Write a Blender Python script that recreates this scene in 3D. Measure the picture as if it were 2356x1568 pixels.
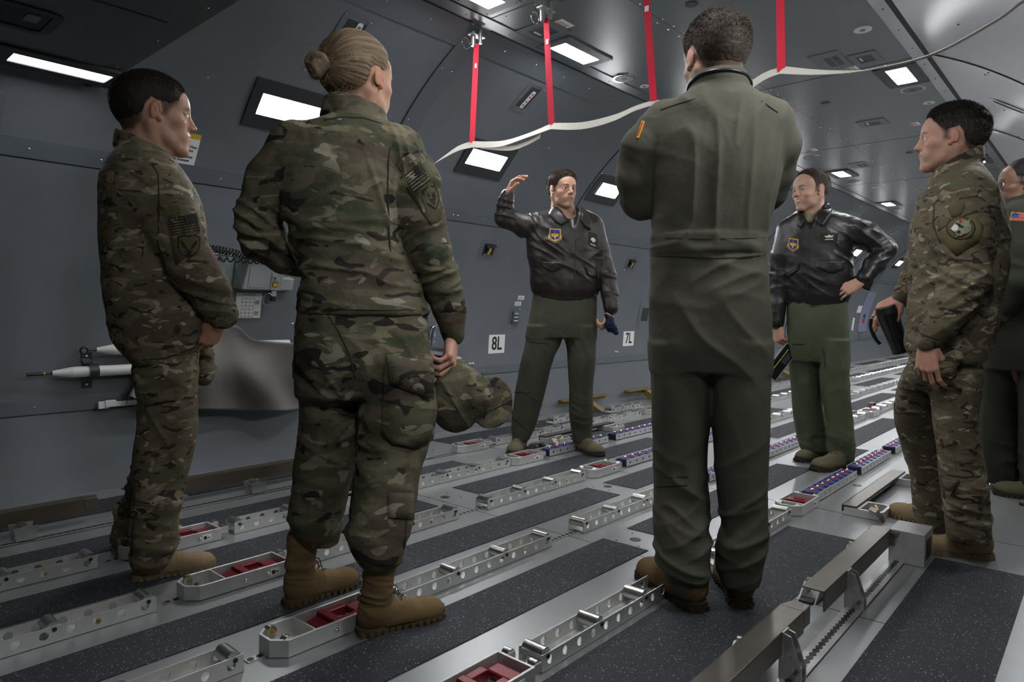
import bpy, bmesh, math, random
import numpy as np
from mathutils import Vector, Matrix
from mathutils.bvhtree import BVHTree

for o in list(bpy.data.objects): bpy.data.objects.remove(o)
SC = bpy.context.scene
COL = SC.collection

# ------------------------------------------------------------------ camera
F, CX, CY, CH = 1563.0, 1178.0, 784.0, 0.90
v1 = np.array([2567-CX, 730-CY, F]); v1 /= np.linalg.norm(v1)
v2 = np.array([-584-CX, 710-CY, F]); v2 = v2 - v1*(v1@v2); v2 /= np.linalg.norm(v2)
RC = np.stack([v1, v2, np.cross(v1, v2)])          # world = RC @ camera vector
CAM = np.array([0.0, 0.0, CH])
cd = bpy.data.cameras.new('camera'); cam = bpy.data.objects.new('camera', cd); COL.objects.link(cam)
cd.sensor_width = 36; cd.lens = F/2356*36; cd.clip_start = 0.05; cd.clip_end = 100
m = Matrix.Identity(4)
for i in range(3):
    m[i][0] = RC[i, 0]; m[i][1] = -RC[i, 1]; m[i][2] = -RC[i, 2]; m[i][3] = CAM[i]
cam.matrix_world = m
SC.camera = cam

# ------------------------------------------------------------------ light and exposure
SC.view_settings.view_transform = 'Standard'; SC.view_settings.look = 'None'
SC.view_settings.gamma = 1; SC.view_settings.exposure = 0.0
try: SC.view_settings.use_curve_mapping = False
except Exception: pass
w = bpy.data.worlds.new('world'); SC.world = w; w.use_nodes = True
w.node_tree.nodes['Background'].inputs[0].default_value = (0.5, 0.55, 0.6, 1)
w.node_tree.nodes['Background'].inputs[1].default_value = 0.02
LAMP = 88.0        # radiance of the cabin light diffusers

# ------------------------------------------------------------------ geometry of the cabin
YC, RR, Z0, ZC = 1.729, 2.12, 0.5, 2.437

def ray(px, py): return RC @ np.array([px-CX, py-CY, F])
def onfloor(px, py, z=0.0):
    d = ray(px, py); return CAM + d*((z-CH)/d[2])
def atX(px, py, x):
    d = ray(px, py); return CAM + d*(x/d[0])
def wf(x, z, off=0.0, side=1):
    """frame on the curved side wall: local x = along the cabin, y = up the wall, z = inwards"""
    s = (z-Z0)/RR; c = math.sqrt(1-s*s)
    if side > 0: R = Matrix(((1, 0, 0), (0, -s, -c), (0, c, -s)))
    else:        R = Matrix(((-1, 0, 0), (0, s, c), (0, c, -s)))
    M = R.to_4x4(); n = R @ Vector((0, 0, 1))
    M.translation = Vector((x, YC+side*RR*c, z)) + n*off
    return M
def cf(x, y, z=ZC): 
    M = Matrix(((1, 0, 0), (0, -1, 0), (0, 0, -1))).to_4x4(); M.translation = (x, y, z); return M
def ff(x, y, z=0.0, rz=0.0):
    return Matrix.Translation((x, y, z)) @ Matrix.Rotation(rz, 4, 'Z')

# ------------------------------------------------------------------ materials
MATS = {}
def mat(name, base, rough=0.5, metal=0.0, noise=0.0, nscale=20.0, bump=0.0, bscale=200.0, spec=0.5, stretch=None, coat=0.0, rnoise=0.0):
    if name in MATS: return MATS[name]
    M = bpy.data.materials.new(name); M.use_nodes = True; nt = M.node_tree; N = nt.nodes; L = nt.links
    b = N['Principled BSDF']
    b.inputs['Base Color'].default_value = (*base, 1); b.inputs['Roughness'].default_value = rough
    b.inputs['Metallic'].default_value = metal; b.inputs['Specular IOR Level'].default_value = spec
    b.inputs['Coat Weight'].default_value = coat
    if noise or bump or rnoise:
        tc = N.new('ShaderNodeTexCoord'); mp = N.new('ShaderNodeMapping'); L.new(tc.outputs['Object'], mp.inputs[0])
        if stretch: mp.inputs['Scale'].default_value = stretch
        if noise or rnoise:
            n = N.new('ShaderNodeTexNoise'); n.inputs['Scale'].default_value = nscale; n.inputs['Detail'].default_value = 4
            L.new(mp.outputs[0], n.inputs['Vector'])
            if noise:
                r = N.new('ShaderNodeMapRange'); r.inputs[1].default_value = .3; r.inputs[2].default_value = .7
                r.inputs[3].default_value = 1-noise; r.inputs[4].default_value = 1+noise; L.new(n.outputs[0], r.inputs[0])
                mx = N.new('ShaderNodeVectorMath'); mx.operation = 'SCALE'; mx.inputs[0].default_value = base
                L.new(r.outputs[0], mx.inputs[3]); L.new(mx.outputs[0], b.inputs['Base Color'])
            if rnoise:
                r = N.new('ShaderNodeMapRange'); r.inputs[1].default_value = .3; r.inputs[2].default_value = .7
                r.inputs[3].default_value = max(rough-rnoise, .03); r.inputs[4].default_value = rough+rnoise
                L.new(n.outputs[0], r.inputs[0]); L.new(r.outputs[0], b.inputs['Roughness'])
        if bump:
            n2 = N.new('ShaderNodeTexNoise'); n2.inputs['Scale'].default_value = bscale; n2.inputs['Detail'].default_value = 2
            L.new(mp.outputs[0], n2.inputs['Vector'])
            bp = N.new('ShaderNodeBump'); bp.inputs['Strength'].default_value = bump; bp.inputs['Distance'].default_value = .002
            L.new(n2.outputs[0], bp.inputs['Height']); L.new(bp.outputs[0], b.inputs['Normal'])
    MATS[name] = M
    return M
def emis(name, col, s):
    M = bpy.data.materials.new(name); M.use_nodes = True; b = M.node_tree.nodes['Principled BSDF']
    b.inputs['Base Color'].default_value = (*col, 1); b.inputs['Emission Color'].default_value = (*col, 1)
    b.inputs['Emission Strength'].default_value = s; MATS[name] = M; return M

wall_paint = mat('wall_paint', (.125, .137, .150), .5, 0, noise=.05, nscale=6, bump=.25, bscale=420, spec=.4)
ceil_paint = mat('ceiling_paint', (.135, .145, .155), .30, .30, noise=.03, nscale=1.2, bump=.10, bscale=300, spec=.6)
dark_paint = mat('dark_bezel_paint', (.022, .024, .028), .45)
panel_paint = mat('panel_paint', (.10, .115, .13), .4, 0, bump=.1, bscale=400)
alu = mat('aluminium', (.50, .50, .485), .34, .85, noise=.10, nscale=30, bump=.08, bscale=500)
alu_lt = mat('anodised_aluminium', (.55, .55, .53), .42, .6, noise=.06, nscale=40)
roller_m = mat('roller_steel', (.62, .62, .60), .28, 1.0)
steel = mat('rail_steel', (.22, .195, .17), .36, .9, noise=.12, nscale=25, stretch=(.2, 1, 1))
rail_dk = mat('rail_brown', (.11, .09, .068), .45, .6)
steel_dk = mat('dark_steel', (.05, .05, .05), .4, .8)
red_an = mat('red_anodised', (.17, .008, .016), .38, .35)
blue_pl = mat('blue_plastic', (.018, .045, .20), .4)
red_pl = mat('red_plastic', (.45, .02, .02), .4)
chrome = mat('chrome', (.8, .8, .8), .12, 1.0)
brass = mat('brass', (.45, .33, .10), .35, .9)
white_pl = mat('white_plastic', (.62, .62, .60), .45)
label_w = mat('label_white', (.72, .72, .70), .5)
ink = mat('label_ink', (.012, .012, .012), .5)
yellow = mat('label_yellow', (.62, .42, .015), .5)
orange = mat('label_orange', (.65, .25, .03), .5)
black_pl = mat('black_plastic', (.012, .012, .013), .35)
green_pl = mat('green_rod', (.03, .13, .085), .4)
box_grey = mat('box_grey', (.27, .29, .29), .5, 0, bump=.1, bscale=300)
red_web = mat('red_webbing', (.62, .012, .04), .75, 0, bump=.5, bscale=900)
white_web = mat('white_webbing', (.55, .53, .47), .8, 0, bump=.5, bscale=900)
drape_m = mat('drape_cloth', (.125, .115, .105), .6, 0, noise=.08, nscale=6, bump=.15, bscale=300)
tan_rail = mat('tan_rail', (.22, .16, .05), .5, .3)
lamp_m = emis('lamp_diffuser', (.96, .98, 1.0), LAMP); lamp_dim = emis('lamp_diffuser_dim', (.96, .98, 1.0), 14.0)

def floor_metal():
    M = mat('floor_plate', (.34, .35, .35), .34, .65, noise=.07, nscale=2.5, bump=.05, bscale=250)
    return M
floor_m = floor_metal()
def mat_antislip():
    M = bpy.data.materials.new('antislip_mat'); M.use_nodes = True; nt = M.node_tree; N = nt.nodes; L = nt.links
    b = N['Principled BSDF']; b.inputs['Roughness'].default_value = .75; b.inputs['Specular IOR Level'].default_value = .3
    tc = N.new('ShaderNodeTexCoord')
    v = N.new('ShaderNodeTexVoronoi'); v.inputs['Scale'].default_value = 300; L.new(tc.outputs['Object'], v.inputs['Vector'])
    g = N.new('ShaderNodeMath'); g.operation = 'LESS_THAN'; g.inputs[1].default_value = .34; L.new(v.outputs['Distance'], g.inputs[0])
    sx = N.new('ShaderNodeSeparateColor'); L.new(v.outputs['Color'], sx.inputs[0])
    g2 = N.new('ShaderNodeMath'); g2.operation = 'GREATER_THAN'; g2.inputs[1].default_value = .84; L.new(sx.outputs[0], g2.inputs[0])
    mu = N.new('ShaderNodeMath'); mu.operation = 'MULTIPLY'; L.new(g.outputs[0], mu.inputs[0]); L.new(g2.outputs[0], mu.inputs[1])
    pw = N.new('ShaderNodeMath'); pw.operation = 'POWER'; pw.inputs[1].default_value = 2.5; L.new(sx.outputs[1], pw.inputs[0])
    m3 = N.new('ShaderNodeMath'); m3.operation = 'MULTIPLY'; L.new(mu.outputs[0], m3.inputs[0]); L.new(pw.outputs[0], m3.inputs[1])
    mx = N.new('ShaderNodeMix'); mx.data_type = 'RGBA'; mx.inputs[6].default_value = (.026, .028, .033, 1); mx.inputs[7].default_value = (.9, .92, 1.0, 1)
    L.new(m3.outputs[0], mx.inputs[0]); L.new(mx.outputs[2], b.inputs['Base Color'])
    n = N.new('ShaderNodeTexNoise'); n.inputs['Scale'].default_value = 350; L.new(tc.outputs['Object'], n.inputs['Vector'])
    bp = N.new('ShaderNodeBump'); bp.inputs['Strength'].default_value = .6; bp.inputs['Distance'].default_value = .002
    L.new(n.outputs[0], bp.inputs['Height']); L.new(bp.outputs[0], b.inputs['Normal'])
    return M
mat_m = mat_antislip()

# ------------------------------------------------------------------ mesh builder
class MB:
    def __init__(s): s.v = []; s.f = []; s.mi = []; s.mats = []; s.sm = []
    def _m(s, m):
        if m not in s.mats: s.mats.append(m)
        return s.mats.index(m)
    def add(s, vs, fs, m, M=None, smooth=False):
        b = len(s.v)
        if M is not None: vs = [M @ Vector(v) for v in vs]
        s.v.extend([tuple(v) for v in vs]); k = s._m(m)
        for f in fs: s.f.append(tuple(b+i for i in f)); s.mi.append(k); s.sm.append(smooth)
        return s
    def box(s, x0, x1, y0, y1, z0, z1, m, M=None):
        vs = [(x, y, z) for z in (z0, z1) for y in (y0, y1) for x in (x0, x1)]
        return s.add(vs, [(0, 2, 3, 1), (4, 5, 7, 6), (0, 1, 5, 4), (2, 6, 7, 3), (0, 4, 6, 2), (1, 3, 7, 5)], m, M)
    def prism(s, poly, z0, z1, m, M=None, smooth=False):
        n = len(poly); a = sum(poly[i][0]*poly[(i+1) % n][1]-poly[(i+1) % n][0]*poly[i][1] for i in range(n))
        if a < 0: poly = poly[::-1]
        vs = [(p[0], p[1], z0) for p in poly]+[(p[0], p[1], z1) for p in poly]
        s.add(vs, [tuple(range(n))[::-1], tuple(range(n, 2*n))], m, M)
        return s.add(vs, [(i, (i+1) % n, n+(i+1) % n, n+i) for i in range(n)], m, M, smooth)
    def frame(s, outer, inner, z0, z1, m, M=None):
        n = len(outer)
        vs = [(p[0], p[1], z) for z in (z0, z1) for P in (outer, inner) for p in P]
        fs = []
        for i in range(n):
            j = (i+1) % n
            fs += [(i, j, n+j, n+i)[::-1], (2*n+i, 2*n+j, 3*n+j, 3*n+i), (i, j, 2*n+j, 2*n+i), (n+i, n+j, 3*n+j, 3*n+i)[::-1]]
        return s.add(vs, fs, m, M)
    def cyl(s, p0, p1, r0, m, r1=None, n=16, M=None, caps=True):
        if r1 is None: r1 = r0
        p0 = Vector(p0); p1 = Vector(p1); d = (p1-p0).normalized()
        u = d.orthogonal().normalized(); w_ = d.cross(u)
        vs = []
        for p, r in ((p0, r0), (p1, r1)):
            for i in range(n):
                a = 2*math.pi*i/n; vs.append(p+u*math.cos(a)*r+w_*math.sin(a)*r)
        s.add(vs, [(i, (i+1) % n, n+(i+1) % n, n+i) for i in range(n)], m, M, True)
        if caps: s.add(vs, [tuple(range(n))[::-1], tuple(range(n, 2*n))], m, M)
        return s
    def tube(s, pts, r, m, n=8, M=None, closed=False, flat=None):
        pts = [Vector(p) for p in pts]; k = len(pts); vs = []; up = None
        for i, p in enumerate(pts):
            a = pts[(i-1) % k] if (closed or i) else p; b = pts[(i+1) % k] if (closed or i < k-1) else p
            d = (b-a).normalized()
            if up is None: up = d.orthogonal().normalized()
            up = (up-d*up.dot(d)).normalized(); w_ = d.cross(up)
            ri = r[i] if hasattr(r, '__len__') else r
            for j in range(n):
                t = 2*math.pi*j/n; vs.append(p+up*math.cos(t)*ri+w_*math.sin(t)*ri)
        fs = []
        for i in range(k if closed else k-1):
            for j in range(n):
                a = i*n; b = ((i+1) % k)*n; fs.append((a+j, a+(j+1) % n, b+(j+1) % n, b+j))
        if not closed: fs += [tuple(range(n))[::-1], tuple(range((k-1)*n, k*n))]
        return s.add(vs, fs, m, M, True)
    def sphere(s, c, r, m, M=None, nu=12, nv=8, sc=(1, 1, 1), half=False):
        vs = []; fs = []; c = Vector(c)
        lo = 0 if half else -math.pi/2
        for j in range(nv+1):
            t = lo+(math.pi/2-lo)*j/nv
            for i in range(nu):
                a = 2*math.pi*i/nu
                vs.append((c.x+r*sc[0]*math.cos(t)*math.cos(a), c.y+r*sc[1]*math.cos(t)*math.sin(a), c.z+r*sc[2]*math.sin(t)))
        for j in range(nv):
            for i in range(nu): fs.append((j*nu+i, j*nu+(i+1) % nu, (j+1)*nu+(i+1) % nu, (j+1)*nu+i))
        return s.add(vs, fs, m, M, True)
    def holeplate(s, L, H, t, nh, r, m, M=None, x0=None, hz=None):
        """plate in the xz plane, x 0..L, z 0..H, thickness t along y, nh round holes"""
        cw = L/nh
        for c in range(nh):
            xa = c*cw; xb = xa+cw; per = []
            for a, b in (((xa, 0), (xb, 0)), ((xb, 0), (xb, H)), ((xb, H), (xa, H)), ((xa, H), (xa, 0))):
                for q in range(4): per.append((a[0]+(b[0]-a[0])*q/4, a[1]+(b[1]-a[1])*q/4))
            cx = (xa+xb)/2; cz = H/2 if hz is None else hz
            inn = []
            for q in range(16):
                g = -3*math.pi/4+2*math.pi*q/16; inn.append((cx+r*math.cos(g), cz+r*math.sin(g)))
            vs = [(p[0], y, p[1]) for y in (0, t) for P in (per, inn) for p in P]
            fs = []
            for i in range(16):
                j = (i+1) % 16
                fs += [(i, j, 16+j, 16+i), (32+i, 32+j, 48+j, 48+i)[::-1], (16+i, 16+j, 48+j, 48+i)]
                if i // 4 in (0, 2) or (i // 4 == 1 and c == nh-1) or (i // 4 == 3 and c == 0): fs.append((i, j, 32+j, 32+i)[::-1])
            s.add(vs, fs, m, M)
        return s
    def build(s, name, parent=None, loc=None, bevel=0.0, label=None, smooth=None):
        me = bpy.data.meshes.new(name); me.from_pydata(s.v, [], s.f)
        for m_ in s.mats: me.materials.append(m_)
        me.polygons.foreach_set('material_index', s.mi)
        me.polygons.foreach_set('use_smooth', s.sm)
        me.update()
        o = bpy.data.objects.new(name, me); COL.objects.link(o)
        if parent: o.parent = parent
        if loc is not None: o.location = loc
        if label: o['label'] = label
        if bevel:
            bv = o.modifiers.new('bevel', 'BEVEL'); bv.width = bevel; bv.segments = 2; bv.limit_method = 'ANGLE'; bv.angle_limit = math.radians(40)
        return o
def tag(o, label, cat, group=None, kind=None):
    o['label'] = label; o['category'] = cat
    if group: o['group'] = group
    if kind: o['kind'] = kind
    return o
def struct(o): o['kind'] = 'structure'; return o
def empty(name, M=None):
    o = bpy.data.objects.new(name, None); COL.objects.link(o); o.empty_display_size = .05
    if M is not None: o.matrix_world = M
    return o
def copy_tree(o, parent=None):
    c = o.copy(); COL.objects.link(c)
    if parent: c.parent = parent
    for ch in [x for x in o.children]: copy_tree(ch, c)
    return c
TXT = {}
def text_mesh(txt, size, bold=0.0):
    """returns (verts, faces) of a flat text centred at the origin in the xy plane"""
    key = (txt, size, bold)
    if key in TXT: return TXT[key]
    cu = bpy.data.curves.new('t', 'FONT'); cu.body = txt; cu.size = size; cu.align_x = 'CENTER'; cu.align_y = 'CENTER'
    cu.offset = bold*size; cu.extrude = 0.0004; cu.resolution_u = 3
    ob = bpy.data.objects.new('t', cu); COL.objects.link(ob)
    dg = bpy.context.evaluated_depsgraph_get(); dg.update()
    me = bpy.data.meshes.new_from_object(ob.evaluated_get(dg))
    r = ([tuple(v.co) for v in me.vertices], [tuple(p.vertices) for p in me.polygons])
    bpy.data.objects.remove(ob); bpy.data.curves.remove(cu); bpy.data.meshes.remove(me)
    TXT[key] = r
    return r
def addtext(mb, txt, size, m, M, x=0, y=0, z=0.0, bold=0.0, sx=1.0):
    vs, fs = text_mesh(txt, size, bold)
    mb.add([(v[0]*sx+x, v[1]+y, v[2]+z) for v in vs], fs, m, M)
# ------------------------------------------------------------------ shell of the cabin
XA, XB = -5.0, 24.0
def arc_strip(mb, x0, x1, za, zb, m, side=1, off=0.0, n=24, th=None):
    ts = [math.asin((z-Z0)/RR) for z in (za, zb)]
    vs = []; fs = []
    r = RR-off
    for i in range(n+1):
        t = ts[0]+(ts[1]-ts[0])*i/n
        for x in (x0, x1): vs.append((x, YC+side*r*math.cos(t), Z0+r*math.sin(t)))
    for i in range(n):
        f = (2*i, 2*i+1, 2*i+3, 2*i+2); fs.append(f if side < 0 else f[::-1])
    if th:
        b = len(vs)
        for i in range(n+1):
            t = ts[0]+(ts[1]-ts[0])*i/n
            for x in (x0, x1): vs.append((x, YC+side*RR*math.cos(t), Z0+RR*math.sin(t)))
        for i in range(n):
            for q in (0, 1): fs.append((2*i+q, 2*i+2+q, b+2*i+2+q, b+2*i+q))
        fs.append((0, 1, b+1, b)); fs.append((2*n, 2*n+1, b+2*n+1, b+2*n))
    k = len(mb.sm); mb.add(vs, fs, m, None, True)
    for i in range(k+n, len(mb.sm)): mb.sm[i] = False
    if th:
        # split side faces off so that the shading stays crisp
        base = len(mb.v)
        for i in range(k+n, len(mb.f)):
            f = mb.f[i]; b0 = len(mb.v); mb.v.extend([mb.v[q] for q in f]); mb.f[i] = tuple(range(b0, b0+len(f)))
ZT = Z0+math.sqrt(RR*RR-.861**2)
def stud(mb, M, x=0, y=0, r=.006):
    mb.sphere((x, y, 0), r, chrome, M, 8, 3, (1, 1, .6), True)

w1 = MB(); arc_strip(w1, XA, XB, 0, ZT, wall_paint, 1, 0, 40)
for k in range(-3, 11):
    xs = 2.609+2.03*k
    if xs < XA+.2 or xs > XB-.3: continue
    arc_strip(w1, xs, xs+.13, 0.42, ZT-.01, panel_paint, 1, .006, 30, True)
    arc_strip(w1, xs-.007, xs, 0.0, ZT-.01, ink, 1, .0015, 30)
    for z in (.62, .9, 1.2, 1.45, 1.75, 2.05, 2.28):
        for dx in (.025, .095): stud(w1, wf(xs+dx, z, .006), r=.0055)
# horizontal cover strips with rows of studs
arc_strip(w1, XA, XB, 1.565, 1.64, panel_paint, 1, .004, 3, True)
arc_strip(w1, XA, XB, 1.559, 1.565, ink, 1, .0015, 2)
arc_strip(w1, XA, XB, .405, .47, panel_paint, 1, .004, 3, True)
arc_strip(w1, XA, XB, .399, .405, ink, 1, .0015, 2)
arc_strip(w1, XA, XB, ZT-.075, ZT-.002, panel_paint, 1, .005, 3, True)
x = .55
while x < 16:
    stud(w1, wf(x, 1.60, .004)); stud(w1, wf(x+.07, .437, .004), r=.005); stud(w1, wf(x+.13, ZT-.035, .005))
    if int(x*10) % 3 == 0: stud(w1, wf(x+.045, 1.60, .004))
    x += .28
for (x, z) in [(1.2, 2.14), (1.47, 2.0), (1.9, 2.12), (2.33, .96), (2.25, .83), (3.4, 1.18), (3.9, 2.1), (4.45, 2.05), (5.6, 2.2), (4.1, 1.35), (4.6, 1.3), (1.62, .62)]:
    stud(w1, wf(x, z, 0), r=.006)
w1o = struct(w1.build('wall_left'))
w2 = MB(); gloss = mat('glossy_wall_paint', (.16, .17, .18), .34, .45, noise=.05, nscale=1.5, bump=.35, bscale=3.0, spec=.6)
arc_strip(w2, XA, XB, 0, ZT, gloss, -1, 0, 40)
for k in range(-3, 11):
    xs = 2.609+2.03*k
    if xs < XA+.2 or xs > XB-.3: continue
    arc_strip(w2, xs, xs+.10, 0.42, ZT-.01, ceil_paint, -1, .005, 30, True)
    arc_strip(w2, xs-.008, xs, 0.0, ZT-.01, ink, -1, .0015, 30)
    for z in (1.2, 1.5, 1.75, 2.05, 2.28):
        w2.sphere((0, 0, 0), .006, ink, wf(xs+.05, z, .006, -1), 8, 3, (1, 1, .5), True)
for k in range(-2, 24):
    for z in (1.7, 2.0, 2.3):
        w2.sphere((0, 0, 0), .006, ink, wf(.3+k*.9, z, .001, -1), 8, 3, (1, 1, .5), True)
struct(w2.build('wall_right'))
YL, YR = YC+.861, YC-.861
c = MB()
c.box(XA, XB, YR+.02, YL-.02, ZC, ZC+.06, ceil_paint)
for y0, y1, s in ((YL-.10, YL-.02, 1), (YR+.02, YR+.085, -1)): c.box(XA, XB, y0, y1, ZC-.006, ZC, ceil_paint if s > 0 else mat('edge_strip', (.42, .43, .44), .20, .8))
c.box(XA, XB, YL-.02, YL+.004, ZC-.002, ZC+.02, ink); c.box(XA, XB, YR-.004, YR+.02, ZC-.002, ZC+.02, ink)
for k in range(-3, 11):
    xs = 2.62+2.03*k
    c.box(xs-.005, xs+.004, YR+.085, YL-.1, ZC-.001, ZC+.01, ink)
    for j in range(16):
        stud(c, cf(xs+.03, YR+.14+j*.1), r=.005)
c.box(XA, XB, 1.825, 1.828, ZC-.0008, ZC, dark_paint)
x = 1.6
while x < 14:
    stud(c, cf(x, 1.81), r=.006); stud(c, cf(x+.02, 1.855), r=.006); x += .115
for k in range(40):
    x = 1.5+k*.33
    c.sphere((0, 0, 0), .005, ink, cf(x, YR+.05, ZC-.006), 8, 3, (1, 1, .5), True)
    stud(c, cf(x, YL-.05, ZC-.006), r=.005)
for x, y in ((5.22, 1.62), (7.3, 1.5), (3.15, 1.62), (9.3, 1.5)): c.cyl((x, y, ZC-.003), (x, y, ZC+.002), .032, ink, n=20)
struct(c.build('ceiling'))
# lowered soffit over the cargo door bay, aft of the first frame
SZ = 1.87
s = MB()
s.box(XA, 1.045, 1.4, 3.45, SZ, SZ+.5, wall_paint)
s.box(XA, .965, 1.5, 3.36, SZ-.006, SZ, panel_paint)
for y in (3.3, 3.0, 2.6, 2.2, 1.8): stud(s, cf(1.005, y, SZ), r=.005)
s.box(.52, .535, 1.5, 2.4, SZ-.008, SZ, ink); s.box(.2, .960, 2.395, 2.405, SZ-.0075, SZ, ink)
s.sphere((0, 0, 0), .018, ink, cf(1.0, 3.33, SZ), 12, 4, (1, 1, .5), True)
struct(s.build('trim_1'))
# aft jamb at the left edge
t = MB(); arc_strip(t, .45, .715, 0.05, 1.80, panel_paint, 1, .05, 24, True)
struct(t.build('trim_2'))
for nm, x in (('wall_back', XA), ('wall_front', XB)):
    b = MB(); pts = [(YC+RR*math.cos(a), Z0+RR*math.sin(a)) for a in [math.radians(q) for q in range(-14, 195, 4)]]
    b.prism([(p[0], p[1]) for p in pts], 0, .06, wall_paint, Matrix(((0, 0, 1, x if nm == 'wall_front' else x-.06), (1, 0, 0, 0), (0, 1, 0, 0), (0, 0, 0, 1))))
    struct(b.build(nm))

# ------------------------------------------------------------------ floor
ROWS = [1.085, 1.645, 2.165, 2.68, 3.17]
fl = MB()
fl.box(XA, XB, -.5, 3.86, -.08, 0, floor_m)
def fmat(x0, x1, y0, y1): fl.box(x0, x1, y0, y1, 0, .003, mat_m)
strips = [(.195, .476), (.738, 1.02), (1.305, 1.51), (1.82, 2.02), (2.335, 2.535), (2.80, 3.0), (3.36, 3.60)]
# x intervals of the anti-slip mats in every strip; long runs at first, then a repeating pattern
runs = {0: [(XA, 2.92), (4.3, 9.4), (11, 16)],
        1: [(XA, 2.93), (5.9, 7.8), (8.6, 10.4)],
        2: [(XA, 2.26), (2.44, 4.13), (5.0, 6.63)],
        3: [(XA, 2.87), (3.02, 3.6), (5.0, 6.0)],
        4: [(XA, 2.12), (2.40, 4.35), (5.4, 6.6)],
        5: [(XA, 2.06), (2.18, 2.835), (3.9, 5.6)],
        6: [(XA, 1.3), (1.42, 2.7), (3.2, 5.6)]}
for i, (y0, y1) in enumerate(strips):
    for a, b in runs[i]: fmat(a, b, y0, y1)
    if i:
        x = 7.0+.3*(i % 3)
        while x < 20: fmat(x, x+1.5+.3*(i % 2), y0, y1); x += 2.2
fmat(4.25, 4.967, 1.21, 1.46)
# plate joints and access holes
for x in (2.19, 3.3, 4.95, 6.7, 8.7): fl.box(x, x+.003, .2, 3.6, -.001, .0006, steel_dk)
for x, y in ((2.34, 1.41), (2.25, 2.43), (2.97, 1.96), (5.03, 1.34), (2.6, .9), (3.9, 1.0), (3.35, .62), (2.12, 2.9), (4.6, 2.4)):
    fl.cyl((x, y, -.002), (x, y, .0015), .022, steel_dk, n=18)
    for dx, dy in ((.06, .05), (-.06, .05), (.06, -.05), (-.06, -.05)): fl.cyl((x+dx, y+dy, 0), (x+dx, y+dy, .0015), .004, steel_dk, n=6)
struct(fl.build('floor'))

# ------------------------------------------------------------------ cabin lights
def wall_light(x, side, label, z=1.957, group='lit panels along the curved walls'):
    M = wf(x, z, 0, side); t = empty('wall_light', M); tag(t, label, 'light', group)
    L, H = .34, .118
    b = MB(); o = [(-.225, -.135), (.225, -.135), (.225, .135), (-.225, .135)]; i = [(-L/2, -H/2), (L/2, -H/2), (L/2, H/2), (-L/2, H/2)]
    b.frame(o, i, -.03, .012, dark_paint); b.build('bezel', t)
    for q in ((-.2, -.115), (.2, -.115), (.2, .115), (-.2, .115)): pass
    b = MB(); b.box(-L/2, L/2, -H/2, H/2, -.01, .004, lamp_m); b.build('diffuser', t)
    return t
NM = ['first', 'second', 'third', 'fourth', 'fifth', 'sixth', 'seventh', 'eighth', 'ninth', 'tenth', 'eleventh', 'twelfth', 'thirteenth', 'fourteenth', 'fifteenth', 'sixteenth', 'seventeenth', 'eighteenth', 'nineteenth', 'twentieth']
for k in range(14):
    x = 1.915+1.487*k
    lab = {0: 'glowing rectangular wall light in dark frame behind the blonde woman\'s shoulder',
           1: 'glowing wall light just under the sagging white webbing',
           2: 'glowing wall light behind the elbow of the tall man in green flight suit',
           4: 'small wall light between the tall man\'s waist and the smiling man\'s shoulder',
           6: 'tiny wall light seen under the bent elbow of the smiling man'}.get(k, 'small lit wall light, the %s along the left wall from the viewer' % NM[k])
    wall_light(x, 1, lab, group='lit panels on the left wall')
for k in range(-1, 14):  # rearmost one is out of view, added as fill on the people's backs
    x = 1.915+1.487*k
    if k == 1: wall_light(3.62, -1, 'bright wall light cut by the right edge, above the webbing end', group='lit panels on the right wall')
    else: wall_light(x, -1, 'light panel high on the right wall, the %s from the back' % NM[k+1], group='lit panels on the right wall')
def ceil_light(x, y, label, z=ZC, lit=True, cat='light'):
    t = empty('ceiling_light', cf(x, y, z)); tag(t, label, cat, 'flat ceiling light panels')
    L, H = .335, .115
    b = MB(); o = [(-.22, -.12), (.22, -.12), (.22, .12), (-.22, .12)]; i = [(-L/2, -H/2), (L/2, -H/2), (L/2, H/2), (-L/2, H/2)]
    b.frame(o, i, -.02, .010, panel_paint if z == ZC and x < 4 else dark_paint)
    for q in ((-.2, -.1), (.2, -.1), (.2, .1), (-.2, .1), (0, .1), (0, -.1)): b.cyl((q[0], q[1], .01), (q[0], q[1], .0115), .005, ink, n=8)
    b.build('frame', t, bevel=.002)
    b = MB(); b.box(-L/2, L/2, -H/2, H/2, -.01, .004, lamp_m if z == ZC else lamp_dim); b.build('diffuser', t)
    return t
wall_glossy = None
CL = [(2.35, 2.35, 'ceiling light cut by the top edge, beside the strap fitting'),
      (3.28, 2.43, 'lit rectangular ceiling light between the two left red straps'),
      (5.60, 2.30, 'ceiling light hidden behind the tall man in green flight suit'),
      (7.92, 2.27, 'ceiling light just above the smiling man\'s head'),
      (10.45, 2.38, 'second lit ceiling light beyond the smiling man\'s head'),
      (12.9, 2.34, 'farther ceiling light on the left side of the flat ceiling'), (15.4, 2.34, 'distant ceiling light near the vanishing end'),
      (4.94, 1.07, 'square looking ceiling light under the webbing, right of the vent plates'),
      (8.05, 1.07, 'ceiling light just behind the neck of the man in camouflage at right'), (10.6, 1.07, 'distant ceiling light on the right side'), (13.2, 1.07, 'farther distant ceiling light on the right side'),
      (1.7, 1.07, 'ceiling light out over the viewer, right side'), (17.5, 2.0, 'last distant ceiling light')]
for x, y, l in CL: ceil_light(x, y, l)
ceil_light(.853, 3.152, 'long lit panel under the lowered ceiling at upper left', SZ-.006)
ceil_light(-1.4, 2.2, 'added fill light panel under the lowered ceiling behind the viewer', SZ-.006)  # unseen lamp, added to brighten the people in the foreground
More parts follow.
